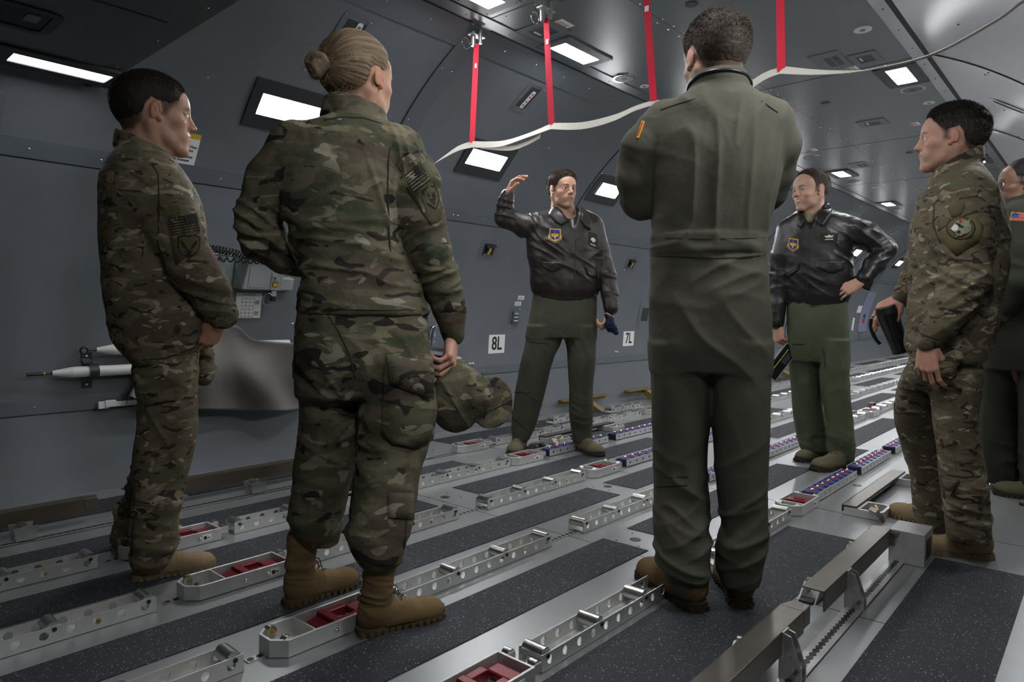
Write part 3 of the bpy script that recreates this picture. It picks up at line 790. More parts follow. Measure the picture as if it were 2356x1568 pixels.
# tall recessed bay
M = wf(6.62, .90); t = empty('wall_recess', M); tag(t, 'tall recessed bay in the wall next to the 7L placard', 'recess')
b = MB(); b.frame([(-.30, -.32), (.30, -.32), (.30, .34), (-.30, .34)], [(-.24, -.26), (.24, -.26), (.24, .29), (-.24, .29)], 0, .006, panel_paint)
scr(b, None, [(-.27, -.28+q*.1) for q in range(7)]+[(-.25+.1*q, -.295) for q in range(6)], .0035); b.build('surround', t)
b = MB(); b.box(-.24, .24, -.26, .29, -.0005, .0015, dark_paint); b.prism([(-.24, -.26), (.24, -.26), (.24, -.235), (-.24, -.235)], .0015, .012, panel_paint); b.box(-.1, .24, -.22, .22, .0015, .004, wall_paint); b.build('back_plate', t)
# small cleats
for x, z, l in ((3.84, .50, 'small white cleat on the lower wall left of the gesturing man\'s leg'), (5.95, .515, 'small cleat on the lower wall below the 7L placard')):
    b = MB(); M = wf(x, z); b.cyl((-.02, 0, 0), (-.02, 0, .012), .008, white_pl, M=M, n=10); b.cyl((.02, 0, 0), (.02, 0, .012), .008, white_pl, M=M, n=10); b.box(-.022, .022, -.004, .004, .006, .011, white_pl, M)
    tag(b.build('cleat'), l, 'cleat', 'small wall cleats')
# grey equipment box with green rod and coiled cord
M = wf(1.86, 1.115); t = empty('equipment_box', M); tag(t, 'light grey equipment box with green rod on the wall behind the woman\'s elbow', 'equipment box')
b = MB(); b.box(-.22, -.10, -.06, .12, 0, .075, box_grey); b.box(-.10, -.04, -.055, .12, 0, .045, box_grey)
b.add([(-.04, -.075, 0), (.27, -.075, 0), (.27, .12, 0), (-.04, .12, 0), (-.02, -.055, .13), (.22, -.055, .13), (.22, .12, .13), (-.0, .12, .13)], [(0, 3, 2, 1), (4, 5, 6, 7), (0, 1, 5, 4), (1, 2, 6, 5), (2, 3, 7, 6), (3, 0, 4, 7)], box_grey)
b.box(.22, .34, -.075, .0, 0, .05, box_grey); b.build('housing', t, bevel=.006)
b = MB(); b.box(.01, .12, -.04, .10, .130, .133, box_grey); scr(b, Matrix.Translation((0, 0, .129)), [(.02, -.03), (.11, -.03), (.02, .09), (.11, .09)], .003); b.build('lid', t, bevel=.001)
b = MB(); b.box(.145, .20, -.05, .05, .130, .134, alu); b.box(.158, .185, -.028, -.008, .134, .138, yellow); b.box(.155, .188, -.031, -.005, .134, .1365, ink)
b.cyl((.175, .02, .134), (.175, .02, .15), .013, chrome, n=14); b.build('switch_plate', t)
b = MB(); b.cyl((-.30, .135, .135), (.24, .128, .135), .0055, green_pl, n=10); b.build('green_rod', t)
b = MB(); b.box(.215, .245, -.13, -.075, .03, .034, white_pl); pts = [(.195+.028*math.cos(a), -.135+.038*math.sin(a), .035) for a in [2*math.pi*i/24 for i in range(24)]]; b.tube(pts, .002, chrome, 6, closed=True); b.box(.215, .24, -.145, -.115, .028, .045, black_pl); b.build('pull_ring', t)
b = MB(); pts = []
for i in range(34*10):
    a = 2*math.pi*i/10; u = i/(34*10)
    pts.append((-.32+.62*u, .150+.018*math.sin(a)+.012*math.sin(u*9)+(.03*max(0, u-.6)), .125+.022*math.cos(a)))
b.tube(pts, .0042, black_pl, 6); o = b.build('coiled_cord'); o.matrix_world = M; tag(o, 'black coiled cord lying over the grey equipment box', 'cord')
b = MB(); pts = []
for i in range(12*10):
    a = 2*math.pi*i/10; u = i/(12*10); pts.append((-.26+.46*u, .120+.020*math.sin(a), .142+.014*math.cos(a)))
b.tube(pts, .004, black_pl, 6); o = b.build('coiled_cord'); o.matrix_world = M; tag(o, 'lower dark coil hanging from the green rod of the equipment box', 'cord')
# white poles with eye ends
def pole(x0, x1, z, label, off=.055, eye=True, clamp=None):
    M = wf(x0, z); t = empty('stowed_pole', M); tag(t, label, 'pole', 'stowed white poles'); L = x1-x0
    ra, tb = (.065, .14) if eye else (.10, .185)
    b = MB(); b.cyl((ra, 0, off), (tb, 0, off), .012, white_pl, r1=.0265, n=20); b.cyl((tb, 0, off), (L, 0, off), .0265, white_pl, n=20); b.build('tube', t)
    b = MB()
    if eye: b.cyl((.03, 0, off), (ra, 0, off), .0045, steel_dk, n=8); pts = [(.016*math.cos(a)+.012, .016*math.sin(a), off) for a in [2*math.pi*i/14 for i in range(14)]]; b.tube(pts, .0055, steel_dk, 6, closed=True)
    else: b.cyl((0, 0, off), (.065, 0, off), .0085, steel_dk, n=10); b.cyl((.064, 0, off), (.070, 0, off), .011, brass, n=10); b.cyl((.065, 0, off), (ra, 0, off), .0055, steel_dk, n=8)
    b.build('rod_end', t)
    if clamp:
        b = MB(); pts = [(clamp-.02, -.06, .004), (clamp-.01, -.034, .02)]+[(clamp+.0, .034*math.sin(a), off+.034*math.cos(a)) for a in [math.radians(q) for q in range(-80, 90, 16)]]+[(clamp-.01, .034, .02), (clamp-.02, .06, .004)]
        for i in range(len(pts)-1):
            p, q = Vector(pts[i]), Vector(pts[i+1]); b.box(0, 1, -.0015, .0015, -.02, .02, dark_paint, Matrix.Translation(p) @ Matrix(((q-p).to_tuple()+(0,), (0, 0, 1, 0), (0, 1, 0, 0), (0, 0, 0, 1))).transposed().to_3x3().to_4x4() if False else Matrix(((q.x-p.x, 0, 1, p.x), (q.y-p.y, .5, 0, p.y), (q.z-p.z, .5, 0, p.z), (0, 0, 0, 1))))
        for y in (-.07, .07): b.box(clamp-.035, clamp+.01, y-.02, y+.02, 0, .006, dark_paint); b.sphere((clamp-.015, y, .006), .008, chrome, None, 8, 4, (1, 1, .6), True)
        b.build('clamp', t)
    return t
pole(1.085, 2.2, .712, 'upper stowed white pole with ring end on the left wall')
pole(.862, 2.2, .604, 'lower stowed white pole held by a dark clamp on the left wall', eye=False, clamp=.275)
M = wf(1.16, .425); b = MB(); b.box(0, .05, -.018, .018, .03, .05, white_pl); b.box(.03, .08, -.012, .022, .03, .055, white_pl); b.box(.05, 1.2, -.012, .012, .03, .045, white_pl)
o = b.build('stowed_bar', bevel=.002); o.matrix_world = M; tag(o, 'flat white stowed bar below the poles, running behind the left man', 'bar')
# grey drape hung over the poles
def drape():
    NX, NZ = 60, 34; vs = []; fs = []
    for j in range(NZ+1):
        v = j/NZ
        for i in range(NX+1):
            u = i/NX; x = 1.27+1.12*u
            top = .745+.09*math.exp(-((u-.28)/.06)**2)*0+.02*math.sin(u*5)
            top += .085*math.exp(-((u-.50)/.07)**2)
            bot = .355-.05*u+.02*math.sin(u*6)+.12*max(0, .14-u)/.14
            if u < .14: top = .42+(top-.42)*(u/.14)**.8
            z = top+(bot-top)*v
            off = .10+.04*math.sin(v*math.pi)**2+.022*math.sin(u*17+v*3+2*math.sin(v*4))*(.3+v)+.02*math.sin((u-v*.5)*9)
            off += .02*math.exp(-((u-.55)/.09)**2)*(1-v)
            P = wf(x, z, off).translation; vs.append(P)
    for j in range(NZ):
        for i in range(NX): a = j*(NX+1)+i; fs.append((a, a+1, a+NX+2, a+NX+1))
    b = MB(); b.add(vs, fs, drape_m, None, True); o = b.build('drape_cover'); s = o.modifiers.new('t', 'SOLIDIFY'); s.thickness = .003
    tag(o, 'grey cloth cover draped over the stowed poles between the left man and the woman', 'cloth cover')
drape()
# far wall door marks
M = wf(15.0, 1.1); t = empty('service_panel', M); tag(t, 'pale bluish service panel on the distant left wall behind the smiling man\'s arm', 'panel')
b = MB(); 
for i in range(10): 
    z = .62+i*.08; b.box(-.3, .3, -.042, .042, 0, .01, mat('pale_panel', (.20, .21, .30), .5), M.inverted() @ wf(15.0, z, .002))
b.build('plate', t)
b = MB(); b.box(-.08, .08, -.04, .04, .012, .016, red_pl, M.inverted() @ wf(15.0, .80)); b.box(-.08, .08, -.04, .04, .012, .016, blue_pl, M.inverted() @ wf(15.0, .90)); b.build('marks', t)
for x, z, w_, h, l in ((14.6, 1.03, .35, .14, 'small white placard left of the distant bluish panel'), (14.35, .74, .12, .25, 'short white strip left of the distant bluish panel'), (15.7, .74, .12, .25, 'short white strip right of the distant bluish panel')):
    b = MB(); b.box(-w_/2, w_/2, -h/2, h/2, 0, .004, label_w, wf(x, z, .001)); tag(b.build('wall_label'), l, 'label', 'white marks on the distant wall')
# ------------------------------------------------------------------ ceiling fittings
def speaker(x, y, r, label):
    t = empty('ceiling_speaker', cf(x, y)); tag(t, label, 'speaker', 'round ceiling speakers')
    b = MB(); b.cyl((0, 0, 0), (0, 0, .008), r, chrome if y > 2 else alu_lt, n=32); b.build('ring', t, bevel=.003)
    b = MB(); b.cyl((0, 0, .008), (0, 0, .0095), r*.82, panel_paint, n=32); b.cyl((0, 0, .0095), (0, 0, .0105), r*.25, dark_paint, n=16); b.build('grille', t)
speaker(3.83, 2.44, .075, 'round shiny ceiling speaker near the middle red strap')
speaker(5.28, 1.075, .075, 'round ceiling speaker beside the square looking ceiling light')
speaker(8.45, 2.28, .07, 'round ceiling speaker beyond the smiling man\'s head')
speaker(10.95, 2.36, .07, 'distant round ceiling speaker')
speaker(6.9, 2.25, .075, 'round ceiling speaker above left of the smiling man')
for x, y, r, l in ((4.018, 1.064, .045, 'white round disc on the ceiling left of the long bright seam'), (5.685, 1.052, .038, 'white round disc on the ceiling above the man in camouflage'), (4.05, 2.42, .03, 'small white disc on the ceiling left of the third red strap'), (9.0, 2.2, .04, 'distant pale disc on the ceiling beyond the smiling man'), (7.4, 1.06, .038, 'distant pale disc on the right of the ceiling')):
    t = empty('smoke_sensor', cf(x, y)); tag(t, l, 'sensor', 'white round discs on the ceiling')
    b = MB(); b.cyl((0, 0, 0), (0, 0, .006), r, white_pl, n=28); scr(b, None, [(r*.7*math.cos(a), r*.7*math.sin(a)) for a in (0, 2.1, 4.2)], .003); b.build('disc', t, bevel=.002)
    b = MB(); b.cyl((0, 0, .006), (0, 0, .008), r*.32, panel_paint, n=16); b.build('center', t)
def cvent(x, y, label, w_=.20, h=.20, kind='duct'):
    t = empty('ceiling_vent', cf(x, y)); tag(t, label, 'vent', 'rectangular ceiling vents')
    b = MB(); 
    if kind == 'duct':
        b.frame(rrect(w_, h, .003, 1), rrect(w_*.55, h*.55, .003, 1), 0, .004, panel_paint); b.build('surround', t)
        b = MB(); b.prism(rrect(w_*.55, h*.55, .003, 1), 0, .002, dark_paint); b.box(-.03, .03, -h*.2, -h*.14, .002, .004, label_w); b.build('recess', t)
    else:
        b.prism(rrect(w_, h, .003, 1), 0, .003, panel_paint); scr(b, None, [(i*w_*.45, j*h*.44) for i in (-1, 1) for j in (-1, 1)], .004); b.build('plate', t)
        b = MB()
        for i in range(5):
            for j in range(2): b.box(-.08+i*.036, -.052+i*.036, -.02+j*.045, .015+j*.045, .003, .0035, ink)
        b.build('slots', t)
def clabel(x, y, label, lx=.11, ly=.065):
    t = empty('ceiling_label', cf(x, y)); tag(t, label, 'label', 'small orange and white ceiling labels')
    b = MB(); b.box(-lx/2, lx/2, -ly/2, ly/2, 0, .001, label_w)
    for q in range(3): b.box(-lx*.4, lx*.36, -.018+q*.012, -.014+q*.012, .001, .0014, ink)
    b.build('sheet', t); b = MB(); b.box(-lx/2, lx/2, ly*.28 if False else -ly/2, -ly/2+ly*.22, .001, .0016, orange); b.build('orange_band', t)
cvent(2.92, 2.38, 'square ceiling vent between the first two red straps', .21, .23)
clabel(2.92, 2.24, 'orange and white label right of the second red strap')
cvent(4.40, 1.34, 'ceiling plate with two rows of black slots, right of the rightmost strap', .33, .17, 'slots')
clabel(4.62, 1.275, 'orange and white label next to the black slotted ceiling plate')
cvent(4.48, 1.165, 'square ceiling vent left of the right ceiling light', .22, .15)
cvent(6.0, 1.5, 'small plate with latch on the ceiling above the middle of the group', .2, .2)
clabel(6.25, 1.25, 'orange and white label on the ceiling, far right of centre')
cvent(6.45, 1.13, 'ceiling vent left of the camouflaged man\'s forehead', .24, .16)
cvent(6.35, 2.33, 'ceiling vent above left of the smiling man', .2, .17); clabel(6.62, 2.15, 'orange and white label above the smiling man')
cvent(7.6, 2.0, 'distant slotted plate right of the small ceiling light', .3, .17, 'slots')
cvent(4.35, 1.93, 'round latch plate on the ceiling just above the webbing peak', .17, .17)
clabel(8.9, 2.1, 'distant orange and white ceiling label')

# ------------------------------------------------------------------ cargo barrier net: straps and webbing
def ribbon(pts, w_, dirs, m, name, th=.0022):
    """flat band along pts, width direction given per point"""
    P = [Vector(p) for p in pts]; k = len(P); vs = []; fs = []
    for i, p in enumerate(P):
        d = (P[min(i+1, k-1)]-P[max(i-1, 0)]).normalized(); s_ = Vector(dirs[i]).normalized(); s_ = (s_-d*s_.dot(d)).normalized(); n_ = d.cross(s_)
        for a, c_ in ((-1, -1), (1, -1), (1, 1), (-1, 1)): vs.append(p+s_*(a*w_/2)+n_*(c_*th/2))
    for i in range(k-1):
        for j in range(4): fs.append((4*i+j, 4*i+(j+1) % 4, 4*i+4+(j+1) % 4, 4*i+4+j))
    fs += [(0, 1, 2, 3), (4*k-4, 4*k-1, 4*k-2, 4*k-3)]
    b = MB(); b.add(vs, fs, m); return b
SX = 2.65
SY = [2.653, 2.102, 1.537, .985]
topy = [2.622, 2.142, 1.585, 1.005]
for i in range(4):
    t = empty('red_strap', Matrix.Translation((SX, SY[i], 1.83)))
    N_ = 14; pts = []; dirs = []
    for k in range(N_+1):
        u = k/N_; pts.append((0, (topy[i]-SY[i])*u, (ZC-.085-1.83)*u)); a = .35*math.sin(u*3+i); dirs.append((math.sin(a)*.8+.35, -math.cos(a), 0))
    b = ribbon(pts, .030, dirs, red_web, 'strap'); b.build('strap', t)
    b = MB()
    x0, y0, z0 = 0, topy[i]-SY[i], ZC-1.83
    b.cyl((x0-.014, y0+.012, z0-.002), (x0-.014, y0+.012, z0-.10), .013, alu, n=14); b.cyl((x0+.016, y0-.012, z0-.002), (x0+.016, y0-.012, z0-.085), .011, alu, n=14)
    b.box(x0-.05, x0+.05, y0-.02, y0+.02, z0-.048, z0-.040, alu); b.box(x0-.07, x0+.07, y0-.05, y0+.05, z0-.004, z0-.0005, panel_paint)
    b.sphere((x0+.05, y0+.03, z0-.006), .007, chrome, None, 8, 4); b.sphere((x0-.055, y0-.03, z0-.006), .007, chrome, None, 8, 4)
    b.build('fitting', t, bevel=.001)
    b = MB(); pts = [(x0-.05+.028*math.cos(a), y0+.03, z0-.09+.028*math.sin(a)) for a in [2*math.pi*q/20 for q in range(20)]]; b.tube(pts, .0016, chrome, 5, closed=True); b.build('ring', t)
    b = MB(); b.box(-.001, .001, -.010, .010, -.012, .012, label_w, Matrix.Translation((-.002, (topy[i]-SY[i])*.8, (ZC-1.9-.03)*.80)))
    b.build('stitched_mark', t)
    tag(t, ['leftmost red strap hanging from the ceiling fitting', 'second red strap from the left, in front of the ceiling light', 'third red strap, hanging just left of the tall man\'s head', 'rightmost red strap, right of the tall man\'s head'][i], 'strap', 'red hanging straps')
def curve_pts(ctrl, n=10):
    out = []
    for i in range(len(ctrl)-1):
        p0 = np.array(ctrl[max(i-1, 0)]); p1 = np.array(ctrl[i]); p2 = np.array(ctrl[i+1]); p3 = np.array(ctrl[min(i+2, len(ctrl)-1)])
        for k in range(n):
            t_ = k/n; out.append(.5*((2*p1)+(-p0+p2)*t_+(2*p0-5*p1+4*p2-p3)*t_*t_+(-p0+3*p1-3*p2+p3)*t_**3))
    out.append(np.array(ctrl[-1])); return out
ctrl = []
def wp(px, py, x=SX): return tuple(atX(px, py, x))
segs = [[wp(975, 392), wp(1020, 362), wp(1055, 341), wp(1086, 332)], [wp(1086, 332), wp(1150, 331), wp(1210, 313), wp(1269, 290)],
        [wp(1269, 290), wp(1340, 289), wp(1410, 272), wp(1460, 250), wp(1503, 236)], [wp(1503, 236), wp(1560, 238), wp(1640, 232), wp(1712, 204), wp(1760, 175), wp(1798, 161)],
        [wp(1798, 161), wp(1870, 166), wp(1950, 165), wp(2020, 157), wp(2100, 140), wp(2170, 115), wp(2250, 72), wp(2310, 36), wp(2356, 2)]]
segs[-1].append((SX, .16, 1.90))
pts = []; dirs = []
for si, s_ in enumerate(segs):
    c_ = curve_pts(s_, 6)
    if si: c_ = c_[1:]
    for p in c_: pts.append(p)
K = len(pts)
for i, p in enumerate(pts):
    y = p[1]
    if y > 2.7: a = 1.1-.9*(3.0-y)/.3
    elif y > 1: a = .35+.25*math.sin(y*9)
    else: a = .35+min(1.1, (1-y)*3.0)
    dirs.append((math.sin(a), 0, math.cos(a)))
t = empty('white_webbing', Matrix.Translation((SX, 1.6, 1.8))); b = ribbon([(p[0]-SX, p[1]-1.6, p[2]-1.8) for p in pts], .034, dirs, white_web, 'w'); b.build('band', t)
c2 = curve_pts([wp(1105, 336), wp(1150, 340), wp(1180, 339), wp(1215, 326), wp(1240, 312)], 6)
b = ribbon([(p[0]-SX+.01, p[1]-1.6, p[2]-1.8) for p in c2], .028, [(.5, 0, 1)]*len(c2), white_web, 'w'); b.build('loose_band', t)
tag(t, 'long white webbing sagging between the bottoms of the red straps', 'webbing')
# ------------------------------------------------------------------ sculpting kit: distance fields turned into smooth meshes
def _hash(ix, iy, iz, s):
    h = (ix.astype(np.int64)*374761393+iy.astype(np.int64)*668265263+iz.astype(np.int64)*2147483647+s*144665) & 0xFFFFFFFF
    h = ((h ^ (h >> 13))*1274126177) & 0xFFFFFFFF
    return ((h ^ (h >> 16)) & 0xFFFF)/32767.5-1.0
def noise3(P, s=0):
    P = np.asarray(P, dtype=np.float64); i = np.floor(P).astype(np.int64); f = P-i; f = f*f*(3-2*f)
    r = 0
    for dx in (0, 1):
        wx = f[:, 0] if dx else 1-f[:, 0]
        for dy in (0, 1):
            wy = f[:, 1] if dy else 1-f[:, 1]
            for dz in (0, 1):
                wz = f[:, 2] if dz else 1-f[:, 2]
                r = r+_hash(i[:, 0]+dx, i[:, 1]+dy, i[:, 2]+dz, s)*wx*wy*wz
    return r
def sstep(a, b, x):
    t = np.clip((x-a)/(b-a), 0, 1); return t*t*(3-2*t)
class Vol:
    def __init__(s, lo, hi, h):
        s.lo = np.array(lo, float)-2*h; s.h = h; s.n = np.ceil((np.array(hi)+2*h-s.lo)/h).astype(int)+1
        s.ax = [(s.lo[i]+h*np.arange(s.n[i])).astype(np.float32) for i in range(3)]
        s.d = np.full(s.n, 1.0, np.float32)
    def sl(s, lo, hi, pad):
        r = []
        for i in range(3):
            a = int(max(0, math.floor((lo[i]-pad-s.lo[i])/s.h))); b = int(min(s.n[i], math.ceil((hi[i]+pad-s.lo[i])/s.h)+1))
            r.append(slice(a, max(a, b)))
        X = s.ax[0][r[0]][:, None, None]; Y = s.ax[1][r[1]][None, :, None]; Z = s.ax[2][r[2]][None, None, :]
        return tuple(r), X, Y, Z
    def comb(s, r, v, k, op):
        d = s.d[r]
        if d.size == 0: return
        if op == 'u':
            if k > 0:
                h = np.clip(.5+.5*(d-v)/k, 0, 1); s.d[r] = d*(1-h)+v*h-k*h*(1-h)
            else: s.d[r] = np.minimum(d, v)
        elif op == 's':
            v = -v
            if k > 0:
                h = np.clip(.5-.5*(d-v)/k, 0, 1); s.d[r] = d*(1-h)+v*h+k*h*(1-h)
            else: s.d[r] = np.maximum(d, v)
        elif op == 'i': s.d[r] = np.maximum(d, v)
    def cone(s, a, b, ra, rb=None, k=.02, flat=None, op='u'):
        if rb is None: rb = ra
        a = np.array(a, float); b = np.array(b, float); R = max(ra, rb)
        r, X, Y, Z = s.sl(np.minimum(a, b)-R, np.maximum(a, b)+R, .03+k)
        ab = b-a; L = ab@ab
        qx, qy, qz = X-a[0], Y-a[1], Z-a[2]
        t = np.clip((qx*ab[0]+qy*ab[1]+qz*ab[2])/max(L, 1e-9), 0, 1)
        qx = qx-t*ab[0]; qy = qy-t*ab[1]; qz = qz-t*ab[2]
        D = qx*qx+qy*qy+qz*qz
        if flat is not None:
            n, f = np.array(flat[0], float), flat[1]; n = n/np.linalg.norm(n)
            u = qx*n[0]+qy*n[1]+qz*n[2]; D = D+u*u*(1/(f*f)-1)
        s.comb(r, np.sqrt(D)-(ra+(rb-ra)*t), k, op); return s
    def chain(s, pts, rad, k=.02, flat=None):
        for i in range(len(pts)-1): s.cone(pts[i], pts[i+1], rad[i], rad[i+1], k if i == 0 else k*.6, flat)
        return s
    def ell(s, c, rr, k=.02, R=None, op='u'):
        c = np.array(c, float); m_ = max(rr)
        r, X, Y, Z = s.sl(c-m_, c+m_, .03+k)
        x, y, z = X-c[0], Y-c[1], Z-c[2]
        if R is not None: x, y, z = R[0][0]*x+R[0][1]*y+R[0][2]*z, R[1][0]*x+R[1][1]*y+R[1][2]*z, R[2][0]*x+R[2][1]*y+R[2][2]*z
        k0 = np.sqrt((x/rr[0])**2+(y/rr[1])**2+(z/rr[2])**2); k1 = np.sqrt((x/rr[0]**2)**2+(y/rr[1]**2)**2+(z/rr[2]**2)**2)
        s.comb(r, k0*(k0-1)/np.maximum(k1, 1e-6), k, op); return s
    def loft(s, rings, sd, nd, k=.02, op='u', e=2.3, cap=.01):
        """rings: (z, cx, cy, a, b); a along horizontal direction sd, b along nd"""
        A = np.array(sorted(rings, key=lambda q: q[0]), float); z = A[:, 0]
        m_ = max(A[:, 3].max(), A[:, 4].max())
        lo = np.array([A[:, 1].min()-m_, A[:, 2].min()-m_, z[0]]); hi = np.array([A[:, 1].max()+m_, A[:, 2].max()+m_, z[-1]])
        r, X, Y, Z = s.sl(lo, hi, .03+k)
        zz = np.clip(Z[0, 0], z[0], z[-1])
        # monotone-ish cubic through the rings
        mth = np.gradient(A[:, 1:], z, axis=0) if len(z) > 2 else np.repeat(((A[1, 1:]-A[0, 1:])/(z[1]-z[0]))[None], 2, 0)
        j = np.clip(np.searchsorted(z, zz, side='right')-1, 0, len(z)-2); hh = z[j+1]-z[j]; t = (zz-z[j])/hh
        h00 = (1+2*t)*(1-t)**2; h10 = t*(1-t)**2; h01 = t*t*(3-2*t); h11 = t*t*(t-1)
        V = h00[:, None]*A[j, 1:]+(h10*hh)[:, None]*mth[j]+h01[:, None]*A[j+1, 1:]+(h11*hh)[:, None]*mth[j+1]
        V = V.astype(np.float32)
        x = X-V[None, None, :, 0]; y = Y-V[None, None, :, 1]
        u = np.abs(x*sd[0]+y*sd[1])/V[None, None, :, 2]; v = np.abs(x*nd[0]+y*nd[1])/V[None, None, :, 3]
        rho = (u**e+v**e)**(1/e)
        d = (rho-1)*np.minimum(V[:, 2], V[:, 3])[None, None, :]*np.minimum(1, .6+.4*rho)
        dz = np.maximum(z[0]-Z, Z-z[-1])
        # exact combination of wall and cap distance
        s.comb(r, np.maximum(d, dz), k, op); return s
    def collar(s, c, a, b, sd, nd, z, hh, th, tilt=(0, 0), flare=0.0, k=.006, gap=None):
        c = np.array(c, float); m_ = max(a, b)+.05
        r, X, Y, Z = s.sl((c[0]-m_, c[1]-m_, z-hh-.09), (c[0]+m_, c[1]+m_, z+hh+.09), .02)
        x, y = X-c[0], Y-c[1]; us = x*sd[0]+y*sd[1]; vs = x*nd[0]+y*nd[1]
        zz = Z-z-(us*tilt[0]+vs*tilt[1])
        fa = a+flare*zz; fb = b+flare*zz
        rho = np.sqrt((us/fa)**2+(vs/fb)**2); dr = np.abs((rho-1)*min(a, b))-th
        dz = np.abs(zz)-hh
        d = np.sqrt(np.maximum(dr, 0)**2+np.maximum(dz, 0)**2)+np.minimum(np.maximum(dr, dz), 0)-.002
        if gap is not None:
            g = (us*gap[0]+vs*gap[1])/math.hypot(*gap); o = np.abs(-us*gap[1]+vs*gap[0])/math.hypot(*gap)
            cut = np.where(g > 0, gap[2]*.5*(1+zz/hh*.8)-o, -1); d = np.maximum(d, cut)
        s.comb(r, d, k, 'u'); return s
    def mesh(s):
        d = s.d; S = d < 0; n = d.shape
        c = [S[a:n[0]-1+a, b:n[1]-1+b, e:n[2]-1+e] for a in (0, 1) for b in (0, 1) for e in (0, 1)]
        allv = c[0].copy(); anyv = c[0].copy()
        for q in c[1:]: allv &= q; anyv |= q
        I = np.argwhere(anyv & ~allv)
        idx = np.full((n[0]-1, n[1]-1, n[2]-1), -1, np.int64); idx[I[:, 0], I[:, 1], I[:, 2]] = np.arange(len(I))
        acc = np.zeros((len(I), 3)); cnt = np.zeros(len(I))
        cor = [(a, b, e) for a in (0, 1) for b in (0, 1) for e in (0, 1)]
        for p in range(8):
            for q in range(p+1, 8):
                if sum(abs(cor[p][t]-cor[q][t]) for t in range(3)) != 1: continue
                P = np.array(cor[p]); Q = np.array(cor[q])
                dp = d[I[:, 0]+P[0], I[:, 1]+P[1], I[:, 2]+P[2]]; dq = d[I[:, 0]+Q[0], I[:, 1]+Q[1], I[:, 2]+Q[2]]
                m_ = (dp < 0) != (dq < 0); t = np.where(m_, dp/np.where(m_, dp-dq, 1), 0)
                acc += np.where(m_[:, None], P+(Q-P)*t[:, None], 0); cnt += m_
        V = s.lo+s.h*(I+acc/cnt[:, None])
        F = []
        for ax in range(3):
            o1, o2 = [(1, 2), (2, 0), (0, 1)][ax]
            a = [slice(1, n[t]-1) for t in range(3)]; a[ax] = slice(0, n[ax]-1); b = list(a); b[ax] = slice(1, n[ax])
            A_, B_ = S[tuple(a)], S[tuple(b)]
            E = np.argwhere(A_ != B_); fl = A_[E[:, 0], E[:, 1], E[:, 2]]
            off = np.array([1, 1, 1]); off[ax] = 0; E = E+off
            e1 = np.zeros(3, int); e1[o1] = 1; e2 = np.zeros(3, int); e2[o2] = 1
            g = lambda W_: idx[W_[:, 0], W_[:, 1], W_[:, 2]]
            q = np.stack([g(E-e1-e2), g(E-e2), g(E), g(E-e1)], 1)
            q = np.where(fl[:, None], q, q[:, ::-1]); F.append(q)
        F = np.concatenate(F); F = F[(F >= 0).all(1)]
        return V, F
def vnormals(V, F):
    n = np.cross(V[F[:, 2]]-V[F[:, 0]], V[F[:, 3]]-V[F[:, 1]]); N = np.zeros_like(V)
    for i in range(4): np.add.at(N, F[:, i], n)
    return N/np.maximum(np.linalg.norm(N, axis=1), 1e-12)[:, None]
def relax(V, F, it=1, lam=.5):
    e = np.concatenate([F[:, [0, 1]], F[:, [1, 2]], F[:, [2, 3]], F[:, [3, 0]]]); deg = np.zeros(len(V)); np.add.at(deg, e[:, 0], 1); np.add.at(deg, e[:, 1], 1)
    for _ in range(it):
        A = np.zeros_like(V); np.add.at(A, e[:, 0], V[e[:, 1]]); np.add.at(A, e[:, 1], V[e[:, 0]])
        V = V+lam*(A/np.maximum(deg, 1)[:, None]-V)
    return V
def mesh_obj(name, V, F, mats, parent=None, colr=None, loc=None, smooth=True, midx=None):
    me = bpy.data.meshes.new(name); nv = len(V); F = np.asarray(F)
    me.vertices.add(nv); me.vertices.foreach_set('co', np.asarray(V, np.float32).ravel())
    nf, k = F.shape; me.loops.add(nf*k); me.loops.foreach_set('vertex_index', F.ravel().astype(np.int32))
    me.polygons.add(nf); me.polygons.foreach_set('loop_start', np.arange(0, nf*k, k, dtype=np.int32))
    me.update(calc_edges=True)
    me.polygons.foreach_set('use_smooth', np.full(nf, smooth))
    for m_ in (mats if isinstance(mats, list) else [mats]): me.materials.append(m_)
    if midx is not None: me.polygons.foreach_set('material_index', midx)
    if colr is not None:
        a = me.color_attributes.new('tint', 'FLOAT_COLOR', 'POINT'); c4 = np.ones((nv, 4), np.float32); c4[:, :3] = colr; a.data.foreach_set('color', c4.ravel())
    me.validate()
    o = bpy.data.objects.new(name, me); COL.objects.link(o)
    if parent: o.parent = parent
    if loc is not None: o.location = loc
    return o
